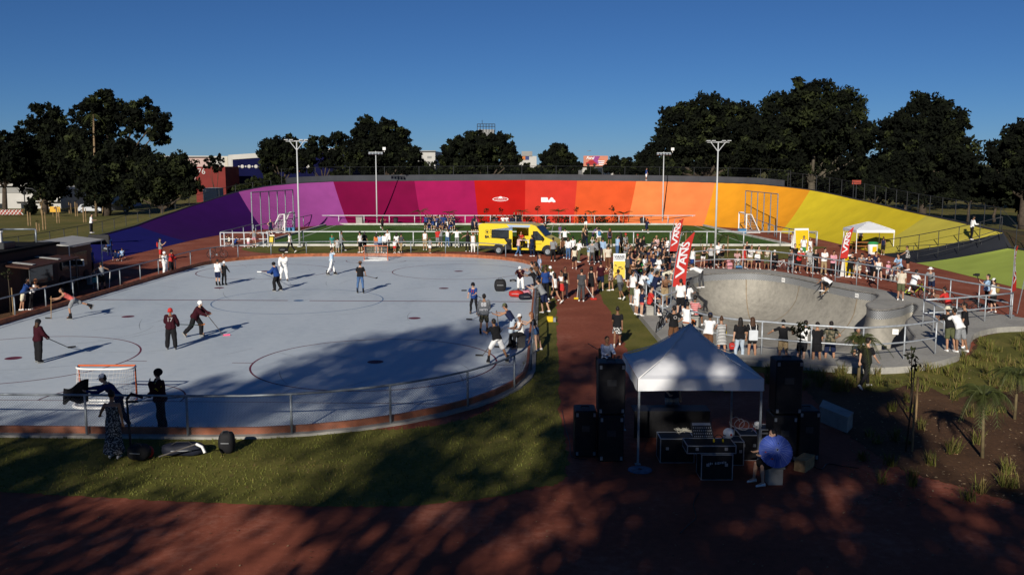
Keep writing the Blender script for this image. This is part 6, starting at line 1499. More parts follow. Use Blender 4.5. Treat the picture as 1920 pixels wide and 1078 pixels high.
def limb(m, J, k, which, off, f=1.0):
    if which == 'leg':
        cap(m, J['hip' + k], J['kn' + k], .078 + off, .054 + off)
        if f > .5: cap(m, J['kn' + k], J['kn' + k].lerp(J['an' + k], min(1, (f - .5) * 2)), .054 + off, .036 + off)
    else:
        a = J['sh' + k]; b = J['el' + k]
        cap(m, a, a.lerp(b, min(1, f * 2)), .052 + off, (.040 if f >= .5 else .046) + off)
        if f > .5: cap(m, b, b.lerp(J['wr' + k], min(1, (f - .5) * 2)), .040 + off, .028 + off)
def headM(J):
    return Matrix.Translation(J['head']) @ Matrix.Rotation(R(-J['hp']), 4, 'X')
def body_mesh(pose, fine):
    key = ('body', pose, fine)
    if key in MCACHE: return MCACHE[key]
    J = sk(pose); m = MB(); torso(m, J); cap(m, J['neck'] - J['sp'] * .05, J['head'], .058, .052)
    for k, sd in (('L', -1), ('R', 1)):
        limb(m, J, k, 'leg', 0); limb(m, J, k, 'arm', 0); cap(m, J['kn' + k].lerp(J['an' + k], .3), J['kn' + k].lerp(J['an' + k], .45), .056, .05)
        cap(m, J['an' + k], J['an' + k] - J['fu' + k] * .045 + J['ff' + k] * .13, .036, .032); cap(m, J['an' + k], J['an' + k] - J['fu' + k] * .045 - J['ff' + k] * .03, .036, .036)
        hd = J['hn' + k]; side = Vector((-sd, .3, 0)); side = (side - hd * side.dot(hd)).normalized(); nr = hd.cross(side)
        m.box(J['wr' + k] + hd * .045, (.075, .034, .09), 0, Matrix((side, nr, hd)).transposed()); cap(m, J['wr' + k] - hd * .02, J['wr' + k] + hd * .03, .028, .026)
    H = headM(J); i0 = len(m.v); m.ell((0, 0, .02), .078, .095, .108, 14, 10); m.ell((0, .03, -.05), .055, .06, .062, 12, 8); m.ell((0, .095, -.01), .016, .022, .03, 8, 6)
    for s in (-1, 1): m.ell((s * .08, -.005, .0), .014, .025, .034, 8, 6)
    m.xform(H, i0)
    me = remesh(m, .011 if fine else .02, 3)
    ex = MB(); ex.v = [tuple(v.co) for v in me.vertices]; ex.f = [tuple(p.vertices) for p in me.polygons]; ex.m = [0] * len(ex.f)
    for k, sd in (('L', -1), ('R', 1)):
        hd = J['hn' + k]; side = Vector((-sd, .3, 0)); side = (side - hd * side.dot(hd)).normalized(); nr = hd.cross(side) * (-sd); curl = -1 if nr.y > 0 else 1
        p0 = J['wr' + k] + hd * .08
        for fi, L in enumerate((.062, .072, .068, .052)):
            a = p0 + side * (.029 - .0195 * fi); b = a + hd * L * .5 - nr * .010; c_ = b + (hd * .7 - nr * .7) * L * .5
            ex.tube([a - hd * .02, a, b, c_], [.010, .010, .0092, .007], 6)
        a = J['wr' + k] + hd * .03 + side * .034; ex.tube([a - side * .01, a + side * .024 + hd * .028, a + side * .026 + hd * .06 - nr * .012], [.012, .011, .008], 6)
    i0 = len(ex.v); ex.mat(1)
    for s in (-1, 1): ex.ell((s * .032, .084, .018), .013, .012, .009, 8, 6)
    ex.mat(2); ex.ell((0, .088, -.052), .024, .008, .006, 8, 5); ex.mat(1)
    for s in (-1, 1): ex.tube([(s * .016, .093, .036), (s * .034, .09, .041), (s * .05, .08, .036)], .005, 4)
    ex.xform(H, i0)
    out = ex.mesh('body', [], True); MCACHE[key] = out; return out
def cloth_mesh(pose, kind, fine):
    key = (pose, kind, fine)
    if key in MCACHE: return MCACHE[key]
    J = sk(pose); m = MB(); v = .014 if fine else .022; fold = .018
    if kind in ('ts', 'tk', 'ls', 'js', 'cr', 'jk'):
        off = {'ts': .024, 'tk': .016, 'ls': .022, 'js': .056, 'cr': .016, 'jk': .036}[kind]
        torso(m, J, off, .34 if kind == 'cr' else -.2 if kind in ('js', 'jk') else -.12, .93 if kind != 'tk' else .93, .05 if kind in ('js', 'ts', 'jk') else 0)
        if kind in ('js', 'jk'): m.loft([ering(J['pel'] - Vector((0, 0, .13)), X1, J['sp'], .19, .15), ering(J['pel'] + J['sp'] * .1, X1, J['sp'], .19, .145)])
        for k in 'LR':
            f = {'ts': .30, 'tk': .0, 'ls': 1.0, 'js': .97, 'cr': 0, 'jk': 1.0}[kind]
            if f: limb(m, J, k, 'arm', off * .95, f)
            else: cap(m, J['sh' + k] - X1 * (.05 if k == 'R' else -.05), J['sh' + k] - X1 * (.035 if k == 'R' else -.035) + J['sp'] * .02, .05, .045)
    elif kind in ('sh', 'tr', 'hp', 'bs'):
        off = {'sh': .026, 'tr': .022, 'hp': .014, 'bs': .058}[kind]
        torso(m, J, off * .7, -.2, .18)
        for k in 'LR':
            a, b = J['hip' + k], J['kn' + k]
            if kind in ('tr', 'bs'): limb(m, J, k, 'leg', off, .97 if kind == 'tr' else .99)
            else:
                f = {'sh': .82, 'hp': .34}[kind]; cap(m, a, a.lerp(b, f), .086 + off, .074 + off)
    elif kind in ('sk', 'dr', 'mx'):
        if kind in ('dr', 'mx'): torso(m, J, .016, -.2, .80 if kind == 'mx' else .93)
        f = {'sk': .75, 'dr': .72, 'mx': 1.85}[kind]
        def mid(f):
            if f <= 1: pts = [J['hip' + k].lerp(J['kn' + k], f) for k in 'LR']
            else: pts = [J['kn' + k].lerp(J['an' + k], f - 1) for k in 'LR']
            return (pts[0] + pts[1]) / 2, (pts[0] - pts[1]).length / 2
        rg = [ering(J['pel'] + J['sp'] * .07, X1, Vector((0, 0, 1)), .165, .125)]
        for q in range(1, 7):
            c_, w_ = mid(f * q / 6); ww = .185 + .035 * q / 6 + (.06 * (q / 6) ** 2 if kind == 'mx' else 0); rg.append(ering(c_, X1, Vector((0, 0, 1)), ww, .15 + .02 * q / 6 + (.07 * (q / 6) ** 2 if kind == 'mx' else 0)))
        m.loft(rg)
        if kind == 'dr':
            for k in 'LR': cap(m, J['sh' + k] - X1 * (.05 if k == 'R' else -.05), J['sh' + k] - X1 * (.035 if k == 'R' else -.035) + J['sp'] * .02, .05, .045)
    out = remesh(m, v, 3, fold, len(MCACHE)); MCACHE[key] = out; return out
def hair_mesh(kind):
    key = ('hair', kind)
    if key in MCACHE: return MCACHE[key]
    m = MB()
    if kind == 'short': m.ell((0, -.016, .042), .085, .097, .098, 16, 10); m.ell((0, -.05, -.01), .072, .062, .07, 12, 8)
    elif kind == 'long': m.ell((0, -.016, .042), .088, .1, .1, 16, 10); m.loft([ering(Vector((0, -.05 - .02 * k * .3, .04 - .06 * k)), X1, Vector((0, 0, 1)), (.082, .092, .098, .1, .095, .08, .05)[k], (.07, .068, .06, .05, .042, .034, .02)[k], 12) for k in range(7)])
    elif kind == 'bun': m.ell((0, -.016, .042), .084, .096, .097, 16, 10); m.ell((0, -.06, .14), .048, .048, .045, 10, 8)
    elif kind == 'frizz':
        r = random.Random(4); m.ell((0, -.03, .05), .11, .115, .11, 14, 10)
        for i in range(40):
            e = rdir(r).normalized(); 
            if e.y > .35 and e.z < .5: continue
            m.ell((e.x * .115, -.03 + e.y * .11, .03 + e.z * .12), .035, .035, .035, 6, 5)
    out = remesh(m, .014, 2, .012, 3); MCACHE[key] = out; return out
def gear_mesh(kind):
    key = ('gear', kind)
    if key in MCACHE: return MCACHE[key]
    m = MB()
    if kind == 'cap':
        m.lathe([(.093, .035), (.095, .06), (.085, .105), (.055, .137), (.015, .148)], (0, -.005, 0), 16); m.loft([[Vector((.075 * math.cos(a), .06 + .10 * max(0, math.sin(a)), .045 + dz - .02 * max(0, math.sin(a)))) for a in [math.pi * j / 10 for j in range(11)]] for dz in (0, .008)])
    elif kind == 'helmet':
        m.ell((0, -.01, .045), .108, .127, .112, 18, 12); m.lathe([(.105, -.01), (.112, .0), (.112, .03), (.105, .04)], (0, -.01, 0), 18)
        for s in (-1, 1): m.ell((s * .1, .0, -.02), .018, .04, .05, 8, 6)
    elif kind == 'hat':
        m.lathe([(.2, .045), (.2, .053), (.1, .062), (.094, .12), (.08, .15), (.03, .158)], (0, -.005, 0), 20)
    out = m.mesh('gear', [], True); MCACHE[key] = out; return out
def shoe_mesh(kind):
    key = ('shoe', kind)
    if key in MCACHE: return MCACHE[key]
    m = MB()
    if kind == 'shoe':
        m.loft([[Vector((.042 * w_ * math.cos(a), y, -.085 + max(-.0, h * .5 + h * .5 * math.sin(a)))) for a in [2 * math.pi * j / 12 for j in range(12)]] for y, w_, h in ((-.07, .5, .05), (-.06, .85, .085), (-.0, .95, .105), (.06, 1.05, .08), (.13, 1.12, .06), (.175, .85, .05), (.19, .45, .035))]); me = m.mesh('shoe', [], True)
    else:
        m.loft([[Vector((.05 * w_ * math.cos(a), y0 + d * math.sin(a), z)) for a in [2 * math.pi * j / 12 for j in range(12)]] for z, w_, y0, d in ((-.085, 1, .05, .13), (-.05, 1.02, .05, .13), (-.02, .95, .02, .095), (.08, .95, .0, .062), (.16, 1.02, -.005, .066))]); m.mat(1)
        m.box((0, .05, -.105), (.03, .24, .04))
        for j in range(4): m.lathe([(.03, -.012), (.038, -.006), (.038, .006), (.03, .012)], (0, -.06 + .075 * j, -.135), 12, Matrix.Rotation(R(90), 3, 'Y'))
        me = m.mesh('skate', [], True)
    MCACHE[key] = me; return me
SKINS = [mat('skin_light', (.52, .31, .21), .6, .08, 8, spec=.3), mat('skin_tan', (.38, .20, .12), .6, .08, 8, spec=.3), mat('skin_brown', (.22, .11, .06), .6, .08, 8, spec=.3)]
EYEM = mat('eye_dark', (.02, .016, .014), .4, .1, 5); LIPM = mat('lip', (.3, .1, .08), .5, .1, 5)
CCOL = {'white': (.78, .78, .77), 'black': (.012, .012, .014), 'grey': (.22, .23, .24), 'dark grey': (.06, .062, .068), 'navy': (.012, .018, .05), 'blue': (.018, .05, .19), 'light blue': (.30, .44, .62), 'red': (.50, .035, .03), 'maroon': (.034, .006, .011), 'pink': (.62, .30, .36), 'beige': (.58, .52, .42), 'khaki': (.34, .25, .14), 'brown': (.13, .06, .03), 'denim': (.06, .12, .25), 'light denim': (.40, .47, .55), 'olive': (.09, .10, .05), 'royal blue': (.010, .028, .11), 'teal': (.03, .22, .20), 'green': (.04, .22, .06), 'purple': (.14, .10, .22), 'orange': (.60, .16, .04), 'yellow': (.6, .45, .05), 'coral': (.62, .13, .11), 'cream': (.62, .58, .45), 'aqua': (.15, .5, .52), 'straw': (.55, .42, .22), 'pale pink': (.62, .42, .40)}
def fabric(c):
    if c in CCOL: return mat('cloth_' + c.replace(' ', '_'), CCOL[c], .88, .14, 14, bump=.25, bscale=26, spec=.12)
    nm = 'cloth_' + c.replace(' ', '_')
    if nm in MATS: return MATS[nm]
    m = bpy.data.materials.new(nm); m.use_nodes = True; n = m.node_tree; b = n.nodes['Principled BSDF']; b.inputs['Roughness'].default_value = .88
    tc = n.nodes.new('ShaderNodeTexCoord'); cr = n.nodes.new('ShaderNodeValToRGB'); e = cr.color_ramp.elements; cr.color_ramp.interpolation = 'CONSTANT'
    def wave(direction, scale):
        w_ = n.nodes.new('ShaderNodeTexWave'); w_.bands_direction = direction; w_.inputs['Scale'].default_value = scale; w_.inputs['Distortion'].default_value = .4; n.links.new(tc.outputs['Object'], w_.inputs[0]); return w_
    if 'striped' in c:
        a = {'black striped': (.012, .012, .014), 'red striped': (.5, .07, .07), 'blue striped': (.25, .42, .62), 'grey striped': (.2, .21, .22)}[c]; bb = (.7, .7, .68)
        w_ = wave('X' if c == 'blue striped' else 'Z', 5.5 if c != 'red striped' else 3.6); src = w_.outputs['Fac']; e[0].color = (*a, 1); e[0].position = 0; e[1].color = (*bb, 1); e[1].position = .86 if c == 'red striped' else .55
    elif c in ('camo', 'floral', 'patterned', 'grey print'):
        v = n.nodes.new('ShaderNodeTexNoise'); v.inputs['Scale'].default_value = {'camo': 9, 'floral': 22, 'patterned': 18, 'grey print': 26}[c]; v.inputs['Detail'].default_value = 1; n.links.new(tc.outputs['Object'], v.inputs[0]); src = v.outputs['Fac']
        cols = {'camo': ((.02, .022, .014), (.07, .068, .04), (.16, .13, .08)), 'floral': ((.012, .012, .012), (.1, .05, .04), (.6, .5, .45)), 'patterned': ((.015, .015, .017), (.2, .2, .2), (.7, .7, .68)), 'grey print': ((.012, .013, .016), (.07, .073, .08), (.34, .34, .33))}[c]
        e[0].color = (*cols[0], 1); e[0].position = 0; e[1].color = (*cols[1], 1); e[1].position = .47; x = e.new(.57); x.color = (*cols[2], 1)
    elif c in ('plaid', 'blue plaid'):
        w1, w2 = wave('Z', 7), wave('X', 7); mx = n.nodes.new('ShaderNodeMath'); mx.operation = 'ADD'; n.links.new(w1.outputs['Fac'], mx.inputs[0]); n.links.new(w2.outputs['Fac'], mx.inputs[1]); mh = n.nodes.new('ShaderNodeMath'); mh.operation = 'MULTIPLY'; mh.inputs[1].default_value = .5; n.links.new(mx.outputs[0], mh.inputs[0]); src = mh.outputs[0]
        a = (.35, .05, .05) if c == 'plaid' else (.08, .14, .32); e[0].color = (*a, 1); e[0].position = 0; e[1].color = (.55, .5, .48, 1) if c == 'plaid' else (.45, .5, .6, 1); e[1].position = .5
    n.links.new(src, cr.inputs[0]); n.links.new(cr.outputs[0], b.inputs['Base Color']); MATS[nm] = m; return m
HAIRC = {'d': mat('hair_dark', (.012, .009, .008), .6, .3, 12), 'b': mat('hair_brown', (.06, .028, .014), .6, .3, 12), 'g': mat('hair_ginger', (.20, .075, .03), .6, .3, 12), 'l': mat('hair_blond', (.42, .30, .14), .6, .25, 12), 'x': mat('hair_grey', (.3, .3, .3), .6, .2, 12)}
WHEELM = mat('skate_wheel', (.25, .25, .24), .5, .2, 4)
KW = {'ts': 't-shirt', 'tk': 'tank top', 'ls': 'shirt', 'js': 'jersey', 'cr': 'crop top', 'jk': 'jacket', 'dr': 'dress', 'mx': 'strapless long dress', 'sh': 'shorts', 'tr': 'trousers', 'hp': 'short shorts', 'bs': 'pants', 'sk': 'skirt', 'cap': 'cap', 'hm': 'helmet', 'hat': 'hat'}
PEOPLE = []; LABN = {}
ORD = ['first', 'second', 'third', 'fourth', 'fifth', 'sixth', 'seventh', 'eighth', 'ninth', 'tenth', 'eleventh', 'twelfth']
def mk_part(name, me, root, mats, M=None):
    o = bpy.data.objects.new(name, me); COL.objects.link(o); o.parent = root
    if M is not None: o.matrix_local = M
    while len(me.materials) < len(mats): me.materials.append(None)
    for i, mm in enumerate(mats): o.material_slots[i].link = 'OBJECT'; o.material_slots[i].material = mm
    return o
def person(px, fy, yaw, pose, top, bot, head, place, group=None, h=1.74, z=0.0, skates=None, skin=None, fine=False, at=None, lift=0.0, pos_label=None, shoes='white'):
    J = sk(pose); base = Vector(at) if at is not None else P(px, fy, z); sc_ = h / 1.745
    what = []
    tk, tc_ = (top.split(':') + [None])[:2] if top != 'no' else ('no', None)
    bk, bc = bot.split(':') if bot != '-' else ('-', None)
    hk = head.split(':')
    if tk == 'no': what.append('only %s %s' % (bc, KW[bk]))
    elif tk in ('dr', 'mx'): what.append('%s %s' % (tc_, KW[tk]))
    else: what.append('%s %s and %s %s' % (tc_, KW[tk], bc, KW[bk]))
    if hk[0] in ('cap', 'hm', 'hat'): what.append('%s %s' % (hk[1], KW[hk[0]]))
    lab = 'person in ' + ', '.join(what) + ', ' + place
    if len(lab.replace(',', '').split()) > 13 and tk not in ('no', 'dr', 'mx'): what[0] = '%s %s' % (tc_, KW[tk]); lab = 'person in ' + ', '.join(what) + ', ' + place
    PEOPLE.append([lab, px, group, None, len(lab.replace(',', '').split())])
    root = thing('person', None, 'person', base, -R(yaw), group); root.scale = (sc_,) * 3; PEOPLE[-1][3] = root
    if skates is None: skates = False
    M0 = Matrix.Translation((0, 0, -J['low'] + (.075 if skates else 0) + lift))
    r = random.Random(int(px * 13 + fy * 7)); sm = SKINS[skin if skin is not None else r.choice((0, 0, 1, 1, 1, 2))]
    mk_part('body', body_mesh(pose, fine), root, [sm, EYEM, LIPM], M0)
    if tk != 'no': mk_part({'ts': 'shirt', 'tk': 'tank_top', 'ls': 'shirt', 'js': 'jersey', 'cr': 'top', 'jk': 'jacket', 'dr': 'dress', 'mx': 'dress'}[tk], cloth_mesh(pose, tk, fine), root, [fabric(tc_)], M0)
    if bk != '-': mk_part({'sh': 'shorts', 'tr': 'trousers', 'hp': 'shorts', 'bs': 'trousers', 'sk': 'skirt'}[bk], cloth_mesh(pose, bk, fine), root, [fabric(bc)], M0)
    H = M0 @ headM(J)
    hm_, gm = None, None
    if hk[0] in ('s', 'l', 'b', 'f'): hm_ = {'s': 'short', 'l': 'long', 'b': 'bun', 'f': 'frizz'}[hk[0]]; hc = hk[1]
    elif hk[0] in ('cap', 'hat', 'hm'): hc = hk[2] if len(hk) > 2 else 'd'; hm_ = 'long' if len(hk) > 3 else 'short'
    if hm_ and not (hk[0] == 'hm' and len(hk) <= 3): mk_part('hair', hair_mesh(hm_), root, [HAIRC[hc]], H)
    if hk[0] in ('cap', 'hat', 'hm'): mk_part({'cap': 'cap', 'hat': 'hat', 'hm': 'helmet'}[hk[0]], gear_mesh({'cap': 'cap', 'hat': 'hat', 'hm': 'helmet'}[hk[0]]), root, [fabric(hk[1])], H)
    for k in 'LR':
        f, u = J['ff' + k], J['fu' + k]; x_ = f.cross(u); F = Matrix((x_, f, u)).transposed().to_4x4(); F.translation = J['an' + k]
        if skates: mk_part('skate', shoe_mesh('skate'), root, [fabric('black'), WHEELM], M0 @ F)
        else: mk_part('shoe', shoe_mesh('shoe'), root, [fabric(shoes)], M0 @ F)
    W = Matrix.Translation(base) @ Matrix.Rotation(-R(yaw), 4, 'Z') @ Matrix.Scale(sc_, 4) @ M0
    return {'root': root, 'L': W @ J['haL'], 'R': W @ J['haR'], 'W': W, 'J': J, 'top': W @ (J['head'] + Vector((0, 0, .12)))}
STICKW = mat('stick_shaft', (.10, .09, .085), .5, .3, 6); 
def stick(label, pr, heel, blade_dir=(1, 0), over=.35, hand='R', shaft=None, blade=None, butt=None, group='hockey sticks'):
    heel = Vector(heel); hd = pr[hand] if pr else None
    bt = Vector(butt) if butt is not None else hd + (hd - heel).normalized() * over
    t = thing('hockey_stick', label, 'hockey stick', heel, group=group); m = MB(); m.tube([bt, heel + Vector((0, 0, .04))], .017, 6); m.build('shaft', shaft or STICKW, t)
    d = Vector((blade_dir[0], blade_dir[1], 0)).normalized(); n_ = Vector((-d.y, d.x, 0)) * .012; m = MB(); a = heel - d * .02; b = heel + d * .28 + n_ * 3
    m.add([a - n_ + Vector((0, 0, .008)), a + n_ + Vector((0, 0, .008)), b + n_ + Vector((0, 0, .02)), b - n_ + Vector((0, 0, .02)), a - n_ + Vector((0, 0, .075)), a + n_ + Vector((0, 0, .075)), b + n_ + Vector((0, 0, .085)), b - n_ + Vector((0, 0, .085))], [(3, 2, 1, 0), (4, 5, 6, 7), (0, 1, 5, 4), (1, 2, 6, 5), (2, 3, 7, 6), (3, 0, 4, 7)]); m.build('blade', blade or BLACK, t); return t
def num(pr, txt, size, m_, back=True, dz=.34):
    J = pr['J']; sp = J['sp']; s_ = -1 if back else 1
    c = J['pel'] + sp * dz + Vector((0, s_, 0)) * (.16 if back else .17) ; xa = X1 * (1 if back else -1); za = xa.cross(sp)
    M = Matrix((xa, sp, za)).transposed().to_4x4(); M.translation = c + za * .012; me = text_mesh(txt, size, .004, offset=.004); me.transform(pr['W'] @ M); me.transform(pr['root'].matrix_basis.inverted()); me.materials.clear(); me.materials.append(m_); mesh_obj('number', me, pr['root'])
def backpack(label, pr, m_, group='backpacks on backs'):
    J = pr['J']; W = pr['W']; m = MB(); rings = []
    c = J['pel'] + J['sp'] * .30 + Vector((0, -.2, 0))
    for i in range(7):
        f = i / 6; k = math.sin(math.pi * (.1 + .8 * f)) ** .4; rings.append(ering(c + J['sp'] * (.42 * (f - .5)), X1, J['sp'], .145 * k, .085 * k, 12))
    base = W @ c; t = thing('backpack', label, 'backpack', base, group=group); m.loft(rings); m.xform(W); m.build('bag_body', m_, t, smooth=True)
    m = MB()
    for s in (-1, 1):
        sh = J['neck'] - J['sp'] * .02 + X1 * s * .1; m.tube([c + X1 * s * .1 + J['sp'] * .18, sh + Vector((0, -.06, .03)), sh + Vector((0, .09, .0)), J['pel'] + J['sp'] * .3 + X1 * s * .14 + Vector((0, .1, 0)), J['pel'] + J['sp'] * .15 + X1 * s * .165], .018, 5)
    m.xform(W); m.build('straps', BLACK, t)
def bicycle(label, base, rz, frame_m, lean=6, group=None, s=1.0):
    t = thing('bicycle', label, 'bicycle', base, rz, group=group); M = Matrix.Rotation(R(lean), 4, 'X') @ Matrix.Scale(s, 4)
    for x in (-.52, .52):
        m = MB(); m.tube([(x + .33 * math.cos(2 * math.pi * k / 24), 0, .33 + .33 * math.sin(2 * math.pi * k / 24)) for k in range(25)], .022, 6, False); m.xform(M); wh = m.build('wheel', RUB, t, world=False)
        m = MB()
        for k in range(10): m.tube([(x, 0, .33), (x + .32 * math.cos(2 * math.pi * k / 10), 0, .33 + .32 * math.sin(2 * math.pi * k / 10))], .004, 3)
        m.lathe([(.03, -.04), (.03, .04)], (x, 0, .33), 8, Matrix.Rotation(R(90), 3, 'X')); m.xform(M); m.build('spokes', STEEL, wh, world=False)
    m = MB()
    for a, b in (((-.05, 0, .3), (-.18, 0, .82)), ((-.05, 0, .3), (.36, 0, .76)), ((-.16, 0, .74), (.34, 0, .82)), ((-.52, 0, .33), (-.05, 0, .3)), ((-.52, 0, .33), (-.15, 0, .72)), ((.33, 0, .88), (.52, 0, .33))): m.tube([a, b], .02, 6)
    m.xform(M); m.build('frame', frame_m, t, world=False)
    m = MB(); m.tube([(.36, -.28, .98), (.32, -.1, .96), (.32, .1, .96), (.36, .28, .98)], .014, 6); m.tube([(.33, 0, .86), (.32, 0, .96)], .016, 6); m.xform(M); m.build('handlebar', BLACK, t, world=False)
    m = MB(); m.bbox((-.2, 0, .86), (.25, .13, .05), 0, .02); m.xform(M); m.build('saddle', BLACK, t, world=False)
    m = MB(); m.lathe([(.08, -.01), (.08, .01)], (-.05, -.03, .3), 12, Matrix.Rotation(R(90), 3, 'X')); m.tube([(-.05, -.06, .3), (.06, -.07, .17)], .012, 5); m.xform(M); m.build('crank', STEEL, t, world=False); return t
SEATS = {977: 'dark low seat on the rink under the white tank top', 196: 'dark low seat by the food truck', 1381: 'concrete seat under the straw hat at the far railing', 1288: 'concrete block seat on the deck beneath the red flag', 1301: 'concrete block seat under the red striped shirt', 1287: 'concrete block seat behind the tent peak', 1218: 'concrete block seat under the red t-shirt in the crowd', 1606: 'concrete block seat behind the shaded palm', 1432: 'dark block seat under the paper parasol', 1673: 'concrete seat under the child by the upper railing'}
# seats under the sitters that sit on something
def low_seat(label, pr, m_, hgt=None):
    J = pr['J']; W = pr['W']; c = W @ J['pel']; base_z = pr['root'].location.z; top = c.z - .11 * pr['root'].scale.z
    if top - base_z < .12: return
    t = thing('stool', label, 'stool', (c.x, c.y, base_z)); m = MB(); m.bbox((c.x, c.y, top - .03), (.42, .36, .06), 0, .02); m.build('seat_top', m_, t); m = MB(); m.box((c.x, c.y, base_z + (top - .06 - base_z) / 2), (.34, .28, top - .06 - base_z)); m.build('seat_base', m_, t)
G1 = 'hockey players and friends on the rink'
S = dict(skates=True)
def pp(row, group, **k):
    px, fy, yaw, pose, top, bot, head, place = row[:8]; kw = dict(k)
    if len(row) > 8: kw.update(row[8])
    if px in (1646, 1685): kw['lift'] = .5
    q = person(px, fy, yaw, pose, top, bot, head, place, group, **kw)
    if px in SEATS and pose in ('sit', 'sitback'): low_seat(SEATS[px], q, BLACK if px < 1000 else CONC)
    return q
p = pp((74, 680, 35, 'stickup', 'js:maroon', 'bs:black', 'hm:black:b:l', 'alone at far left of the rink'), G1, h=1.56, fine=True, **S); stick('black hockey stick of the long-haired player at left', p, P(128, 653), (1, .4), .3)
p = pp((139, 598, -118, 'lunge', 'tk:coral', 'sh:grey', 's:d', 'lunging on one leg near the left railing'), G1, h=1.72, fine=True, skin=1, **S); stick('pale hockey stick reaching down from the lunging skater', p, P(96, 598), (-1, .1), .15, shaft=LWOOD, hand='L')
p = pp((322, 655, -8, 'stickup', 'js:maroon', 'bs:black', 'hm:red', 'seen from behind in mid rink'), G1, h=1.58, fine=True, **S); num(p, '17', .26, mat('number_grey', (.32, .3, .3), .8)); stick('hockey stick held sideways by the red helmet player', None, P(372, 611, .62), (.6, .3), butt=p['L'] + Vector((-.05, 0, 0)), blade=mat('blade_orange', (.45, .16, .05), .6), shaft=mat('shaft_green', (.10, .14, .08), .5))
p = pp((367, 632, 100, 'skate', 'js:maroon', 'bs:black', 'hm:white', 'skating right and leaning over the stick'), G1, h=1.62, fine=True, **S); stick('hockey stick with a pink blade on the grey rink', p, P(419, 630), (1, .1), .2, blade=mat('blade_pink', (.75, .10, .22), .5))
pp((409, 536, 8, 'stand', 'ts:white', 'sh:navy', 's:d', 'seen from behind beside a child in black'), G1, h=1.55, **S)
pp((421, 535, 20, 'stickup', 'ls:black', 'tr:black', 'hm:white', 'beside the white t-shirt skater'), G1, h=1.4, **S)
p = pp((520, 546, -75, 'stick', 'js:blue', 'bs:black', 'hm:black', 'stooping near the far left circle'), G1, h=1.66, **S); stick('white hockey stick in front of the blue jersey player', p, P(490, 511, .1), (-1, .1), .2, shaft=WPAINT, blade=WPAINT)
p = pp((533, 527, 172, 'stick', 'js:white', 'bs:white', 's:d', 'goalie standing behind the blue jersey player'), G1, h=1.78, **S)
p = pp((622, 516, 70, 'point', 'ts:blue striped', 'tr:white', 's:d', 'skating left of the far orange goal'), G1, h=1.76, skin=1, **S)
p = pp((676, 550, 4, 'stickup', 'ts:black', 'tr:denim', 'hat:brown:d', 'seen from behind near the centre circle'), G1, h=1.74, skin=0, **S); stick('thin hockey stick held across behind the black t-shirt skater', None, P(705, 523, .62), (.3, .9), butt=p['L'] + Vector((-.12, 0, 0)), shaft=LWOOD)
p = pp((889, 590, -165, 'stick', 'ts:blue', 'tr:black', 'hm:black', 'facing us at right of the rink'), G1, h=1.58, skin=0, **S); num(p, '11', .22, mat('number_red', (.4, .03, .04), .8), back=False); stick('hockey stick held level by the blue t-shirt skater', None, P(875, 546, .9), (-.9, -.2), butt=P(905, 560, .75), shaft=mat('shaft_pale', (.35, .38, .36), .5))
p = pp((908, 628, 6, 'stand2', 'js:grey', 'sh:camo', 's:d', 'standing with back turned at right'), G1, h=1.72, fine=True, skin=1, **S); num(p, '88', .25, WLOGO, dz=.36); num(p, 'SMITTY', .12, WLOGO, dz=.12); stick('hockey stick with two bright ends behind the number 88 jersey', None, P(885, 600, .05), (-1, -.1), butt=P(922, 585, .9), shaft=STEEL)
p = pp((932, 681, -28, 'skatewide', 'ts:black', 'sh:white', 's:d', 'striding with a stick at the near right corner'), G1, h=1.70, fine=True, skin=2, **S); stick('dark hockey stick of the black t-shirt skater at the near corner', p, P(905, 668), (-1, .15), .45)
p = pp((963, 650, -62, 'bendarm', 'tk:navy', 'sh:light denim', 'cap:olive', 'bending by the right rink railing'), G1, h=1.80, fine=True, skin=1, **S); stick('hockey stick leaning under the navy tank top skater', p, P(940, 652), (-1, .1), .1)
pp((977, 652, -120, 'sit', 'tk:white', 'tr:black', 'cap:white', 'sitting on a bag by the right railing'), G1, h=1.66, skin=2, **S)
p = pp((976, 545, -172, 'bendarm', 'js:maroon', 'bs:white', 'hm:white', 'young goalie among dumped bags'), G1, h=1.5, skin=0, **S)
p = pp((303, 812, -118, 'mouth', 'js:maroon', 'bs:black', 'hm:black', 'holding chin behind the near railing'), G1, h=1.72, fine=True, skin=0, **S); stick('long pale hockey stick resting behind the near railing', None, P(258, 755, .75), (-.7, -.2), butt=P(371, 741, .95), shaft=STEEL)
J = p['J']; W = p['W']; m = MB(); m.ell(J['pel'] + J['sp'] * .33 + Vector((.02, .19, 0)), .1, .012, .075); m.xform(W); m.xform(p['root'].matrix_basis.inverted()); mesh_obj('chest_crest', m.mesh('chest_crest', WLOGO), p['root'])
m = MB(); a_, b_ = J['shL'], J['elL']; m.tube([a_.lerp(b_, .15), a_.lerp(b_, .75)], [.105, .098], 12); m.xform(W); m.xform(p['root'].matrix_basis.inverted()); mesh_obj('sleeve_band', m.mesh('sleeve_band', YEL), p['root'])
p = pp((226, 806, -105, 'bendarm', 'ls:royal blue', 'tr:navy', 'cap:white', 'stooping behind the near goal railing'), G1, h=1.74, fine=True, skin=0)
c = p['R']; t = thing('black_jacket', 'black jacket held open by the stooping person in blue', 'jacket', c); m = MB(); N = 9; rows = []
for j in range(N):
    row = []
    for i in range(N):
        u, v = i / (N - 1), j / (N - 1); q = c + Vector((-.72 * u + .1, -.12 * math.sin(3.1 * u) - .1 * v, .28 - .62 * v - .30 * u * (1 - v) + .05 * math.sin(7 * u + 3 * v))); row.append(q)
    rows.append(row)
for a, b in zip(rows, rows[1:]): m.strip(a, b)
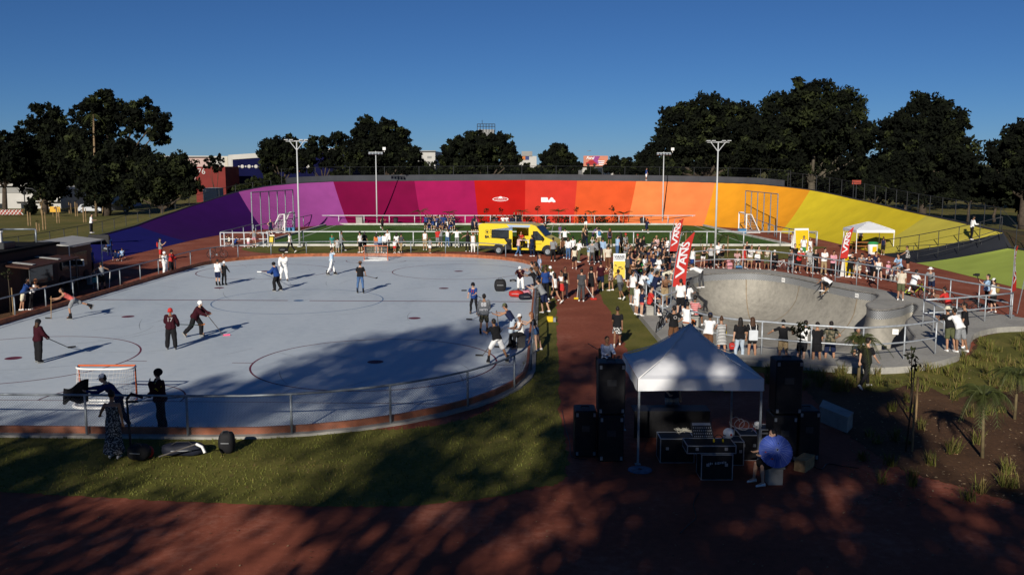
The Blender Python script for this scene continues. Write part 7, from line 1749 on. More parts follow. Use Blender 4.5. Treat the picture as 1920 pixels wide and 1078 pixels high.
jk = m.build('jacket_body', fabric('black'), t, smooth=True); sm_ = jk.modifiers.new('thickness', 'SOLIDIFY'); sm_.thickness = .03
m = MB(); cap(m, c + Vector((-.1, -.05, .1)), c + Vector((-.5, -.25, -.35)), .06, .05); m.build('sleeve', fabric('black'), t, smooth=True)
p = pp((215, 858, -4, 'dress', 'mx:grey print', '-', 'b:d', 'seen from behind on the front lawn'), 'people beyond the near railing', h=1.72, fine=True, skin=1)
t = thing('hockey_stick', 'black taped goalie stick propped against the near railing', 'hockey stick', P(248, 858), group='hockey sticks'); m = MB(); a, b = P(246, 858), P(232, 738, .1); b = P(237, 858) + Vector((-.12, .5, 1.42)); a = P(247, 856); m.tube([a, b], .028, 6); m.build('shaft', BLACK, t); m = MB(); m.tube([b, b + Vector((.12, .0, .14)), b + Vector((.42, 0, .04))], .04, 6); m.build('blade', BLACK, t)
t = thing('hockey_stick', 'hockey stick with pale blade lying over the navy bag', 'hockey stick', P(345, 845, .3), group='hockey sticks'); m = MB(); a, b = P(298, 856, .1), P(368, 832, .52); m.tube([a, b], .018, 6); m.build('shaft', STICKW, t); m = MB(); m.tube([b, b + Vector((.16, -.05, -.06)), b + Vector((.24, -.1, -.2))], .035, 6); m.build('blade', WPAINT, t)
# left railing people
G2 = 'people along the left rink side'
p = pp((192, 546, -25, 'wide', 'tk:grey', 'sh:black', 'cap:black', 'leaning over the left rink railing'), G2, h=1.62, skin=1, **S); stick('white topped hockey stick beside the grey tank top', p, P(205, 545), (1, .2), .1, shaft=WPAINT)
pp((181, 546, 160, 'lean', 'tk:navy', 'sh:aqua', 's:d', 'behind the grey tank top at left railing'), G2, h=1.2, at=P(178, 541))
pp((46, 582, 70, 'lean', 'ts:blue', 'sh:cream', 's:d', 'outside the left railing beside a long-haired person'), G2, h=1.68)
pp((62, 581, 60, 'lean', 'tk:white', 'tr:black', 'l:g', 'with long ginger hair at the left railing'), G2, h=1.62)
p = pp((302, 489, 80, 'film', 'ts:grey', 'sh:red', 'cap:black', 'filming outside the left rink railing'), G2, h=1.72); backpack('red backpack worn by the person filming at left', p, REDB)
p = pp((310, 516, 110, 'stand2', 'js:white', 'bs:white', 'hm:white', 'young player at the far left railing'), G2, h=1.5, **S); num(p, '85', .24, BLACK)
p = pp((322, 512, 100, 'stickup', 'js:red', 'bs:black', 'hm:black', 'young player at the far left railing'), G2, h=1.5, **S)
stick('dark hockey stick between the two young players at left', p, P(316, 516), (-1, .1), .15)
pp((172, 437, 75, 'phone', 'ts:white', 'tr:black', 's:d', 'on the rim above the blue banking'), G2, h=1.62, at=PY(172, 437, 79.5))
bicycle('dark mountain bike by the left rink railing corner', P(408, 484), R(8), BLACK, group='bicycles', s=.95)
G3 = 'people by the black food truck'
for row in [(196, 478, 95, 'sitback', 'jk:navy', 'tr:grey', 's:d', 'on a seat by the food truck'), (206, 482, -40, 'stand', 'ts:blue', 'tr:navy', 'l:d', 'by the food truck', dict(h=1.7)), (217, 489, -20, 'sitfloor', 'ts:navy', 'sh:black', 's:d', 'child on the ground by the blue banking', dict(h=1.2)), (222, 490, 10, 'sitfloor', 'ts:blue', 'sh:navy', 's:d', 'child on the ground by the blue banking', dict(h=1.15)), (229, 486, -10, 'sitfloor', 'ts:light blue', 'sh:navy', 's:b', 'child on the ground by the blue banking', dict(h=1.2)), (172, 512, 100, 'stand', 'ts:blue', 'tr:black', 's:d', 'at the food truck hatch', dict(skin=0)), (140, 515, 90, 'stand2', 'ts:white', 'tr:black', 's:d', 'in the shadow under the truck canopy')]: pp(row, G3)
# gate and field
G4 = 'people between the rink and the green field'
for row in [(424, 459, 30, 'sitfloor', 'ts:black', 'sh:grey', 's:d', 'child inside the left field gate', dict(h=1.25)), (431, 459, -20, 'sitfloor', 'ts:cream', 'sh:black', 's:b', 'child inside the left field gate', dict(h=1.25)), (441, 464, 60, 'kneel', 'ts:blue', 'sh:navy', 's:d', 'child at the left field gate', dict(h=1.25)), (466, 465, 10, 'stand', 'ts:white', 'sk:pink', 's:d', 'small child at the left field gate', dict(h=1.05)), (477, 464, 2, 'wide', 'tk:grey', 'hp:pink', 'b:d', 'leaning on the left field gate', dict(h=1.62)),
  (508, 440, 150, 'hips', 'tk:navy', 'sh:navy', 's:b', 'beside the left football goal', dict(h=1.6)), (545, 474, -80, 'walk', 'ts:white', 'tr:black', 's:d', 'striding left past the floodlight', dict(h=1.74)), (623, 473, 150, 'stand', 'ts:teal', 'sh:white', 'cap:green', 'child behind the far rink railing', dict(h=1.5)), (633, 473, -10, 'stand2', 'ts:grey striped', 'sh:grey striped', 's:d', 'child behind the far rink railing', dict(h=1.2)), (640, 471, 80, 'walk', 'ts:grey', 'tr:grey', 's:d', 'left of the far orange goal', dict(h=1.72)), (676, 474, -60, 'stand', 'ts:white', 'sh:black', 'hat:black:d', 'left of the far orange goal', dict(h=1.74)), (684, 472, 20, 'stand', 'ts:black', 'tr:black', 'l:d', 'behind the far orange goal left post', dict(h=1.66)),
  (706, 474, 0, 'stand', 'tk:orange', 'hp:denim', 'l:d', 'behind the far orange goal', dict(h=1.62)), (713, 474, 5, 'stand2', 'ts:light blue', 'sh:navy', 's:d', 'behind the far orange goal', dict(h=1.62)), (722, 475, 2, 'stand', 'ls:white', 'tr:black', 's:d', 'behind the far orange goal', dict(h=1.72)), (727, 469, 175, 'stand', 'ls:white', 'tr:black', 's:d', 'facing us behind the far orange goal', dict(h=1.76)), (740, 475, 20, 'stand', 'ts:white', 'sk:red', 's:d', 'child right of the far orange goal', dict(h=1.2)), (744, 474, 10, 'stand2', 'ts:white', 'tr:olive', 'l:d', 'right of the far orange goal', dict(h=1.66)), (752, 475, 30, 'walk', 'ts:dark grey', 'tr:khaki', 's:d', 'right of the far orange goal', dict(h=1.7)),
  (797, 469, 5, 'stand', 'tk:white', 'sh:khaki', 's:d', 'left of the yellow van', dict(h=1.72)), (806, 475, 40, 'stand', 'ts:grey', 'sk:white', 's:b', 'child left of the yellow van', dict(h=1.3)), (826, 463, 4, 'lean', 'ts:grey', 'sh:dark grey', 's:d', 'leaning on the near field railing', dict(h=1.74)), (821, 463, 0, 'stand', 'ts:red', 'sh:grey', 's:d', 'leaning on the near field railing', dict(h=1.66)), (839, 463, 2, 'lean', 'tk:white', 'tr:denim', 'b:b', 'leaning on the near field railing', dict(h=1.66)), (857, 464, 0, 'wide', 'ts:white', 'tr:grey', 's:d', 'arms spread on the near field railing', dict(h=1.7)), (877, 472, -8, 'wide', 'tk:black', 'tr:black', 'l:b', 'long-haired, left of the yellow van', dict(h=1.7)), (887, 473, 6, 'stand', 'tk:white', 'tr:white', 's:g', 'beside the rear of the yellow van', dict(h=1.66)),
  (972, 480, 70, 'point', 'ts:pale pink', 'tr:denim', 's:d', 'pointing into the open yellow van', dict(h=1.66)), (998, 481, -40, 'stand', 'ts:navy', 'tr:navy', 's:d', 'at the open door of the yellow van', dict(h=1.72))]: pp(row, G4)
van = [o for o in COL.objects if o.name == 'yellow_van'][0]; VM = Matrix.Translation(ABS[van]) @ Matrix.Rotation(van.rotation_euler.z, 4, 'Z')
pp((955, 440, 150, 'sit', 'ts:red', 'tr:black', 's:d', 'sitting inside the open yellow van'), G4, at=VM @ Vector((x1 - 3.4, 1.1, .6)), h=1.6)
pp((1000, 440, 80, 'sit', 'ts:white', 'tr:black', 's:d', 'at the wheel of the yellow van'), G4, at=VM @ Vector((x1 - 1.9, .55, .72)), h=1.6)
for i, (x, y, a, ps) in enumerate(((717, 432, 20, 'run'), (1212, 438, 60, 'run'), (1277, 442, -30, 'kick'))):
    pp((x, y, a, ps, ['tk:black', 'ts:navy', 'ts:dark grey'][i], ['sh:black', 'sh:navy', 'sh:black'][i], ['l:d', 'b:d', 's:d'][i], ['alone on the left half of the green field', 'running on the right half of the green field', 'running left of the drooping field palm'][i]), 'players on the green field', h=1.66)
G5 = 'team in navy waiting on the green field'
r = random.Random(21); xs5 = [799, 803, 807, 811, 815, 819, 823, 827, 830, 834, 838, 842, 846, 850, 804, 820, 836, 845]
for i, x in enumerate(xs5):
    back = i < 14; pp((x + r.uniform(-.8, .8), 430.5 if back else 433, r.uniform(-40, 40) + (180 if i % 3 else 0), r.choice(('stand', 'stand2', 'fold', 'hips')) if back else r.choice(('sitfloor', 'kneel', 'crouch')), r.choice(('tk:navy', 'ts:navy', 'ts:black', 'ts:blue')), r.choice(('sh:navy', 'sh:black', 'sh:blue', 'sh:white', 'sk:navy')) , r.choice(('l:d', 'b:d', 's:d', 's:b', 'l:b')), 'in the navy team, %s row' % ('back' if back else 'front')), G5, h=r.uniform(1.5, 1.68))
for x, y, a in ((886, 439, 20), (890, 432, -10), (893, 440, 160)): pp((x, y, a, 'stand', 'tk:navy', r.choice(('sh:navy', 'sk:black', 'sh:black')), 'l:d', 'player behind the van rear'), G5, h=1.64)
for i, x in enumerate((922, 931, 943, 951, 958, 964, 971, 975)): pp((x, 424.5, r.uniform(130, 220), 'sit' if i < 5 else 'stand2', r.choice(('tk:navy', 'ts:black', 'ts:navy', 'ts:white')), r.choice(('sh:navy', 'sh:black')), r.choice(('l:d', 's:d', 'b:d')), 'seen beyond the van roof'), G5, h=1.66)
G6 = 'players and onlookers right of the yellow van'
for row in [(1022, 436, 60, 'bend', 'ts:black', 'sh:black', 's:d', 'field player right of the van'), (1018, 443, 60, 'kneel', 'ts:black', 'sh:black', 'cap:white', 'kneeling field player right of the van'), (1050, 446, -20, 'stand', 'ts:purple', 'sh:denim', 'cap:white', 'child on the field behind spread arms', dict(h=1.3)), (1098, 431, 60, 'hips', 'ts:black', 'sh:white', 's:d', 'tall referee standing on the green field', dict(h=1.85)), (1112, 452, 100, 'bendarm', 'ts:purple', 'sh:navy', 'l:d', 'crouching on the field by the railing', dict(h=1.5)), (1059, 464, 3, 'wide', 'ts:white', 'tr:black', 's:d', 'arms spread on the field railing right of van', dict(h=1.74)), (1094, 464, 60, 'stand2', 'tk:black', 'tr:black', 'l:l', 'blond, by the field railing', dict(h=1.7)), (1098, 464, -30, 'stand', 'ts:black', 'tr:navy', 's:d', 'beside the blond one at the field railing', dict(h=1.72)), (1123, 464, -2, 'wide', 'ts:white', 'tr:khaki', 's:d', 'arms spread on the railing near the flags', dict(h=1.76)), (1143, 463, 4, 'stand', 'tk:purple', 'hp:black', 'l:g', 'at the field railing near the flags', dict(h=1.64))]:
    q = pp(row, G6)
    if row[0] == 1143: backpack('black backpack worn by the purple tank top', q, BAGK)
    if row[0] == 1123: backpack('small blue bag on the back of the white t-shirt', q, BLUEC)
    if row[0] == 1022: stick('pale hockey stick of the field player right of the van', q, P(1032, 446), (1, .1), .1, shaft=WPAINT)
G7 = 'people walking on the red path'
for row in [(1037, 490, 2, 'stand', 'ts:grey', 'tr:black', 's:d', 'broad, standing at the front of the van', dict(h=1.80)), (1055, 484, 40, 'stand2', 'tk:brown', 'tr:black', 'l:b', 'at the front of the van', dict(h=1.64)), (1065, 486, 20, 'stand', 'ls:white', 'tr:denim', 'l:b', 'in the path group beside the van', dict(h=1.68)), (1074, 485, -10, 'stand', 'ts:white', 'tr:black', 'cap:black', 'in the path group beside the van', dict(h=1.74)), (1085, 492, 60, 'phone', 'ls:white', 'tr:olive', 's:d', 'with a phone in the path group', dict(h=1.74)), (1077, 505, 0, 'walk', 'tk:cream', 'sk:black', 'l:d', 'walking away up the red path', dict(h=1.66)), (1104, 491, 60, 'stand', 'ts:light blue', 'sh:beige', 's:d', 'child in the middle of the path group', dict(h=1.45)), (1110, 496, 8, 'hips', 'ls:grey', 'tr:dark grey', 's:x', 'seen from behind on the path', dict(h=1.74)), (1119, 492, -60, 'phone', 'ts:grey', 'tr:black', 's:b', 'with backpack facing left on the path', dict(h=1.80)), (1130, 489, 10, 'stand', 'ls:light blue', 'tr:cream', 's:d', 'seen from behind on the path', dict(h=1.76)), (1140, 507, 5, 'walk', 'ts:beige', 'tr:brown', 's:d', 'walking away beside the yellow board', dict(h=1.82)),
  (1157, 482, 60, 'stand', 'ts:light blue', 'tr:denim', 's:d', 'behind the yellow and grey board'), (1163, 478, -20, 'stand2', 'ts:black', 'tr:black', 'l:d', 'behind the yellow and grey board', dict(h=1.8)), (1172, 478, 150, 'stand', 'ts:patterned', 'tr:black', 'cap:red', 'behind the yellow and grey board'), (1195, 480, 175, 'stand2', 'tk:black', 'tr:black', 'cap:red', 'standing alone facing us behind the crowd'),
  (1090, 565, -175 + 190, 'stand', 'ts:dark grey', 'tr:dark grey', 's:d', 'sweeping with two brooms on the path', dict(h=1.74, fine=True)), (1108, 557, 30, 'stand', 'tk:black', 'sk:black', 'f:d', 'frizzy-haired on the path', dict(h=1.68)), (1126, 545, 20, 'stand2', 'ts:maroon', 'sh:navy', 's:d', 'standing on the path', dict(h=1.70)), (1145, 545, -50, 'film', 'dr:floral', '-', 'l:d', 'photographing by the path', dict(h=1.66)), (1163, 562, -30, 'kick', 'tk:grey', 'sh:dark grey', 's:d', 'striding over the grass by the crowd', dict(h=1.74)), (1157, 650, 8, 'walk2', 'ts:black', 'sk:patterned', 'b:d', 'walking away on the shaded path', dict(h=1.64, fine=True, skin=2))]:
    q = pp(row, G7)
    if row[0] == 1119: backpack('grey and black backpack worn by the left-facing person on the path', q, BAGK)
    if row[0] == 1090: BR = q
for x, y, dx, lb, mm in ((1082, 561, -.1, 'push broom with a yellow head held on the red path', YEL), (1113, 562, .12, 'push broom with a red head held on the red path', FRED)):
    c = P(x, y); t = thing('push_broom', lb, 'broom', c, group='push brooms'); hnd = BR['L'] if x < 1090 else BR['R']; m = MB(); m.tube([c + Vector((0, 0, .08)), hnd + (hnd - c).normalized() * .15], .022, 6); m.build('handle', WPAINT, t); m = MB(); m.bbox(c + Vector((0, 0, .05)), (.36, .14, .1), 0, .02); m.build('head', mm, t)
G8 = 'people along the right rink railing'
for row in [(1006, 557, -70, 'lean2', 'ts:black', 'sh:black', 's:d', 'leaning over the right rink railing'), (1003, 545, -60, 'lean', 'ts:grey', 'tr:black', 's:d', 'far end of the right rink railing'), (1010, 545, -60, 'lean', 'ts:brown', 'tr:denim', 'l:d', 'far end of the right rink railing'), (1012, 528, -100, 'stand2', 'ts:blue plaid', 'tr:white', 's:b', 'beside the rink exit rail'), (1019, 586, -60, 'lean2', 'ts:grey', 'sh:navy', 's:d', 'leaning over the right rink railing', dict(h=1.78, fine=True)), (1023, 562, -20, 'stand', 'ts:blue', 'tr:black', 's:b', 'broad-backed by the right rink railing', dict(h=1.82)), (1031, 558, 170, 'stand', 'ls:white', 'tr:navy', 'cap:white', 'facing us by the right rink railing', dict(h=1.74)), (1040, 569, -50, 'walk', 'tk:white', 'hp:black', 'l:d', 'walking beside the right rink railing', dict(h=1.66)), (1052, 564, -140, 'fold', 'cr:white', 'sk:red', 'b:d', 'on the grass edge of the path', dict(h=1.62)), (1059, 558, 170, 'stand', 'cr:black', 'tr:cream', 's:d', 'on the grass edge of the path', dict(h=1.70)), (1005, 657, -70, 'lean', 'cr:black', 'hp:denim', 'l:g', 'leaning at the near right rink railing', dict(h=1.58, fine=True, skin=0))]: pp(row, G8)
# crowd left of the bowl
G9 = 'crowd left of the skate bowl'
rows = [(1199, 489, 120, 'stand', 'ts:black', 'tr:black', 's:d'), (1206, 484, 100, 'stand2', 'jk:black', 'tr:grey', 'cap:black'), (1222, 487, 150, 'lean', 'ts:dark grey', 'sh:black', 's:d'), (1230, 483, 170, 'stand', 'ts:pale pink', 'tr:black', 's:l'), (1237, 486, 140, 'lean', 'ts:black', 'sh:khaki', 's:d'), (1244, 490, 170, 'lean2', 'ts:white', 'tr:black', 'cap:black'), (1249, 486, -160, 'phone', 'ts:white', 'sh:black', 's:d'), (1270, 476, 120, 'stand2', 'tk:white', 'sh:black', 's:d'), (1284, 504, 150, 'stand', 'ts:black', 'tr:white', 'cap:red'),
 (1190, 510, 60, 'stand', 'ts:maroon', 'tr:black', 's:d'), (1199, 512, 110, 'lean', 'ts:dark grey', 'tr:black', 's:d'), (1208, 510, 130, 'stand2', 'ts:black', 'sh:grey', 'cap:grey'), (1214, 516, 90, 'phone', 'ts:navy', 'tr:black', 's:d', dict(h=1.8)), (1227, 513, 170, 'stand', 'ts:light blue', 'tr:black', 'cap:white'), (1233, 532, 70, 'phone', 'ts:white', 'sh:khaki', 's:d'), (1240, 516, 150, 'lean', 'ts:black', 'tr:black', 's:d'), (1256, 508, 180, 'stand', 'ts:white', 'sh:blue', 's:d'), (1262, 508, 150, 'stand2', 'ts:black', 'tr:grey', 's:b'),
 (1176, 528, 60, 'stand', 'ts:dark grey', 'tr:black', 's:d'), (1184, 524, 100, 'film', 'tk:navy', 'sh:black', 'cap:black'), (1190, 540, 80, 'lean', 'ts:black', 'sh:grey', 'hat:straw:d'), (1199, 537, 60, 'stand', 'ts:green', 'tr:black', 's:d'), (1207, 530, 120, 'phone', 'ts:white', 'tr:light denim', 's:b'), (1219, 548, 60, 'bendarm', 'ts:grey', 'tr:black', 'hat:white:d'), (1216, 566, 55, 'lean', 'tk:light blue', 'tr:black', 's:d', dict(h=1.78)), (1225, 569, 60, 'lean', 'ts:navy', 'tr:navy', 's:d', dict(h=1.7)), (1246, 575, 175, 'lean', 'no', 'sh:khaki', 'cap:black', dict(h=1.72, skin=2)), (1186, 572, 70, 'stand2', 'ts:white', 'sh:olive', 's:d', dict(h=1.78)), (1201, 566, 65, 'lean', 'ts:white', 'tr:black', 's:b', dict(h=1.7)), (1193, 590, 60, 'stand', 'ts:white', 'sh:white', 's:d', dict(h=1.5)), (1203, 592, 70, 'fold', 'ts:navy', 'hp:coral', 's:b', dict(h=1.28)), (1245, 546, 120, 'bend', 'ts:cream', 'sh:grey', 's:d'), (1314, 540, -60, 'bend', 'ts:white', 'tr:dark grey', 's:d'), (1275, 592, 20, 'stand', 'ts:white', 'sh:black', 's:d'), (1288, 580, 40, 'sit', 'ts:white', 'tr:grey', 's:d'), (1301, 612, 35, 'sit', 'ts:red striped', 'sh:black', 's:d'), (1287, 626, 30, 'sit', 'ts:white', 'sh:orange', 's:d'), (1262, 652, -10, 'hips', 'ts:black', 'sh:brown', 's:d', dict(h=1.72, fine=True, z=0.0)), (1218, 590, 100, 'sit', 'ts:red', 'sh:black', 's:d')]
rr9 = random.Random(12)
for i in range(24):
    x, y = rr9.uniform(1172, 1286), rr9.uniform(494, 540)
    rows.append((x, y, rr9.choice((60, 90, 120, 150, 170)), rr9.choice(('lean', 'stand', 'stand2', 'phone', 'fold', 'lean2')), rr9.choice(('ts:black', 'ts:dark grey', 'ts:navy', 'ts:white', 'tk:black', 'ts:grey', 'ts:brown', 'ts:olive', 'jk:black')), rr9.choice(('tr:black', 'sh:black', 'tr:denim', 'sh:khaki', 'tr:dark grey')), rr9.choice(('s:d', 's:d', 's:b', 'l:d', 'cap:black', 'b:d')), dict(h=rr9.uniform(1.62, 1.82))))
PL = {1262: 'hand on hip, left of the tent peak', 1246: 'bearded, at the corner railing under the flag', 1216: 'leaning on the railing left of the bare chest', 1203: 'small child at the crowd edge', 1193: 'child with black hair at the crowd edge', 1301: 'sitting at the bowl lip behind railing', 1287: 'sitting low behind the tent peak', 1314: 'bending over the bowl deck by the flag', 1245: 'bent double on the bowl deck', 1230: 'blond, in the crowd back row', 1190: 'in the crowd left of the flags', 1275: 'just below the largest red flag'}
for row in rows:
    kw = dict(z=PADZ if row[1] > 503 and row[0] > 1182 else 0.0)
    if len(row) > 7: kw.update(row[7])
    rw = 'back' if row[1] < 500 else 'middle' if row[1] < 545 else 'front'
    q = pp(tuple(row[:7]) + (PL.get(row[0]) or 'left bowl crowd, %s row' % rw,), G9, **kw)
    if row[0] == 1262: num(q, 'O', .2, mat('number_grey', (.32, .3, .3), .8))
bicycle('dark bicycle leaning by the crowd corner railing', P(1236, 628), R(70), BLACK, 4, 'bicycles')
# far bowl railing
G10 = 'spectators along the far bowl railing'
for row in [(1297, 510, 80, 'phone', 'ts:white', 'sh:blue', 's:d', 'at the left end of the far railing'), (1318, 503, 170, 'lean', 'tk:black', 'hp:white', 'l:d', 'at the far bowl railing', dict(h=1.6)), (1332, 503, -170, 'film', 'ts:grey striped', 'tr:black', 's:d', 'filming at the far bowl railing'), (1346, 497, 160, 'stand', 'ts:white', 'tr:black', 'cap:black', 'behind the floodlight foot'), (1352, 503, 170, 'lean2', 'ts:black', 'sh:camo', 's:d', 'leaning on the far bowl railing', dict(h=1.8)), (1367, 502, -150, 'sitfloor', 'ts:pink', 'sh:pink', 's:b', 'small child under the far railing', dict(h=1.0)), (1381, 502, 175, 'sit', 'ts:plaid', 'sh:white', 'hat:straw:d', 'sitting behind the far railing', dict(h=1.68)), (1394, 503, 150, 'stand', 'dr:red', '-', 's:d', 'at the far bowl railing', dict(h=1.64)), (1399, 497, 175, 'stand', 'ts:black', 'tr:black', 's:d', 'behind the red dress'), (1406, 505, 175, 'lean', 'ts:white', 'sh:khaki', 's:d', 'right of the red dress', dict(h=1.76)), (1421, 505, 170, 'phone', 'tk:cream', 'sh:navy', 'l:d', 'with a white bag at the far railing', dict(h=1.66)), (1437, 507, 175, 'phone', 'tk:beige', 'sh:olive', 's:d', 'at the far bowl railing', dict(h=1.7, skin=2)), (1452, 506, -150, 'sit', 'jk:black', 'tr:black', 'cap:white', 'on a bike behind the far railing'),
  (1482, 511, -175, 'lean', 'ts:dark grey', 'tr:grey', 'cap:black', 'right half of the far railing'), (1489, 503, 170, 'stand', 'ts:black', 'tr:black', 's:d', 'behind the grey one at far railing'), (1497, 512, 165, 'lean', 'ts:red', 'sh:black', 'cap:white', 'at the far bowl railing'), (1506, 484, -160, 'stand', 'ts:white', 'sh:green', 's:d', 'behind the far railing near the white board'), (1518, 484, 170, 'stand2', 'tk:white', 'sk:white', 'l:d', 'behind the far railing near the white board', dict(h=1.62)), (1517, 512, 178, 'stand', 'ts:black striped', 'sh:patterned', 's:d', 'at the far bowl railing'), (1528, 513, 175, 'stand2', 'ts:black', 'tr:black', 's:d', 'at the far bowl railing', dict(h=1.66)), (1544, 515, 170, 'phone', 'ts:white', 'tr:khaki', 's:d', 'with a black bag at the far railing', dict(h=1.78)), (1561, 517, 175, 'phone', 'ts:pink', 'tr:black', 's:d', 'left of the right red flag', dict(h=1.66)), (1594, 521, 178, 'lean', 'ts:black', 'tr:black', 'cap:black', 'leaning right of the yellow board'), (1608, 522, 160, 'lean2', 'ts:grey', 'sh:beige', 'cap:black', 'leaning right of the yellow board'), (1628, 523, -150, 'stand', 'ts:white', 'sh:white', 'l:d', 'left of the striding spectators', dict(h=1.6)), (1634, 526, -120, 'lean2', 'ts:navy', 'tr:black', 'cap:navy', 'leaning far over the railing'), (1640, 522, 150, 'stand', 'ts:navy', 'tr:black', 's:d', 'behind the leaning navy cap'), (1646, 540, -150, 'sitback', 'tk:white', 'sh:black', 's:d', 'sitting on the far railing inside'), (1664, 524, 165, 'stand', 'ts:pink', 'sh:white', 'hat:pink:d', 'small child by the upper railing', dict(h=1.15)), (1673, 527, 170, 'sit', 'ts:white', 'sh:white', 'l:d', 'child by the upper railing', dict(h=1.3)), (1685, 532, -120, 'sitback', 'ts:light blue', 'sh:grey', 's:d', 'perched on the upper railing'), (1701, 507, -60, 'wide', 'ts:patterned', 'sh:black', 's:d', 'standing on the path before the lime banking', dict(h=1.72)), (1745, 553, -140, 'lean2', 'ts:grey', 'sh:navy', 'hat:white:d', 'with a bike at the upper railing', dict(h=1.66)), (1848, 577, -70, 'film', 'ts:light blue', 'tr:black', 's:d', 'cameraman before the lime banking', dict(h=1.74)), (1861, 586, -40, 'stand', 'ts:white', 'sh:black', 'cap:white', 'with tan backpack beside the cameraman', dict(h=1.70))]:
    q = pp(row, G10)
    if row[0] == 1861: backpack('tan backpack worn beside the cameraman', q, mat('bag_tan', (.3, .2, .06), .8, .2, 6))
    if row[0] == 1848:
        backpack('dark backpack worn by the cameraman', q, BAGK); c = q['L'] + Vector((-.12, 0, .18)); t = thing('camera_gimbal', 'black camera on a gimbal held by the cameraman', 'camera', c); m = MB(); m.bbox(c + Vector((0, 0, .12)), (.22, .14, .14), 0, .02); m.build('camera_body', BLACK, t); m = MB(); m.tube([q['L'] - Vector((0, 0, .05)), c + Vector((0, 0, .06))], .018, 6); m.build('grip', BLACK, t); m = MB(); m.tube([c + Vector((-.1, 0, .12)), c + Vector((-.2, 0, .12))], .05, 8); m.build('lens', BLACK, t)
    if row[0] == 1506: backpack('black backpack worn near the white framed board', q, BAGK)
    if row[0] == 1421: bag('white round shoulder bag at the far bowl railing', q['R'] + Vector((-.15, .05, -.42)), (.42, .2, .42), WPAINT, 0, 'shoulder_bag', None, True)
LIMEF = mat('bike_lime', (.40, .52, .02), .4, .05, 3, spec=.5)
bicycle('lime green bicycle behind the upper bowl railing', P(1714, 560), R(-20), LIMEF, group='bicycles'); bicycle('dark bicycle held at the upper bowl railing', P(1757, 570), R(-25), BLACK, group='bicycles'); bicycle('dark bicycle parked by the upper railing near the corner', P(1812, 592), R(-15), BLACK, group='bicycles'); bicycle('small white bicycle behind the far bowl railing', P(1462, 505), R(10), WPAINT, group='bicycles', s=.8)
G11 = 'people on the bowl deck'
for row in [(1688, 563, 30, 'stand', 'ts:beige', 'sh:olive', 's:d', 'standing on the bowl deck by the peninsula', dict(h=1.74, fine=True)), (1711, 553, 60, 'kneel', 'ts:white', 'sh:black', 's:d', 'kneeling on the deck by the bikes', dict(h=1.74)), (1776, 603, -40, 'lean', 'ts:red', 'tr:dark grey', 's:d', 'leaning on the inner deck railing', dict(h=1.6, fine=True)), (1779, 658, -8, 'lean', 'ts:black', 'sh:olive', 'hat:cream:d', 'leaning at the right end of the near railing', dict(h=1.72, fine=True)), (1798, 660, -25, 'lean2', 'ts:white', 'sh:grey', 's:d', 'leaning beside the cream hat', dict(h=1.76, fine=True)), (1806, 652, -60, 'stand', 'ts:black', 'sh:black', 's:d', 'smiling, outermost by the cream hat', dict(h=1.76, fine=True))]: pp(row, G11, z=PADZ)
q = pp((1550, 552, -55, 'air', 'ts:white', 'sh:black', 's:d', 'skateboarder carving high on the bowl wall'), G11, h=1.74, fine=True, at=PY(1556, 549, 55.3), skin=2)
ft = (q['W'] @ q['J']['anL'] + q['W'] @ q['J']['anR']) / 2; t = thing('skateboard', 'skateboard under the airborne skater in the bowl', 'skateboard', ft); Ms = Matrix.Translation(ft + Vector((.05, .04, -.12))) @ Matrix.Rotation(R(-30), 4, 'Y') @ Matrix.Rotation(R(30), 4, 'Z')
m = MB(); m.loft([[Vector((x, .1 * w_ * math.cos(a), z + .008 * math.sin(a))) for a in [2 * math.pi * j / 10 for j in range(10)]] for x, w_, z in ((-.41, .3, .07), (-.36, .8, .04), (-.26, 1, 0), (.26, 1, 0), (.36, .8, .04), (.41, .3, .07))]); m.xform(Ms); m.build('deck', LWOOD, t)
for x in (-.22, .22):
    m = MB(); m.tube([(x, -.1, -.05), (x, .1, -.05)], .012, 5)
    for y in (-.09, .09): m.lathe([(.02, -.016), (.027, 0), (.02, .016)], (x, y, -.05), 10, Matrix.Rotation(R(90), 3, 'X'))
    m.xform(Ms); m.build('truck', WPAINT, t)
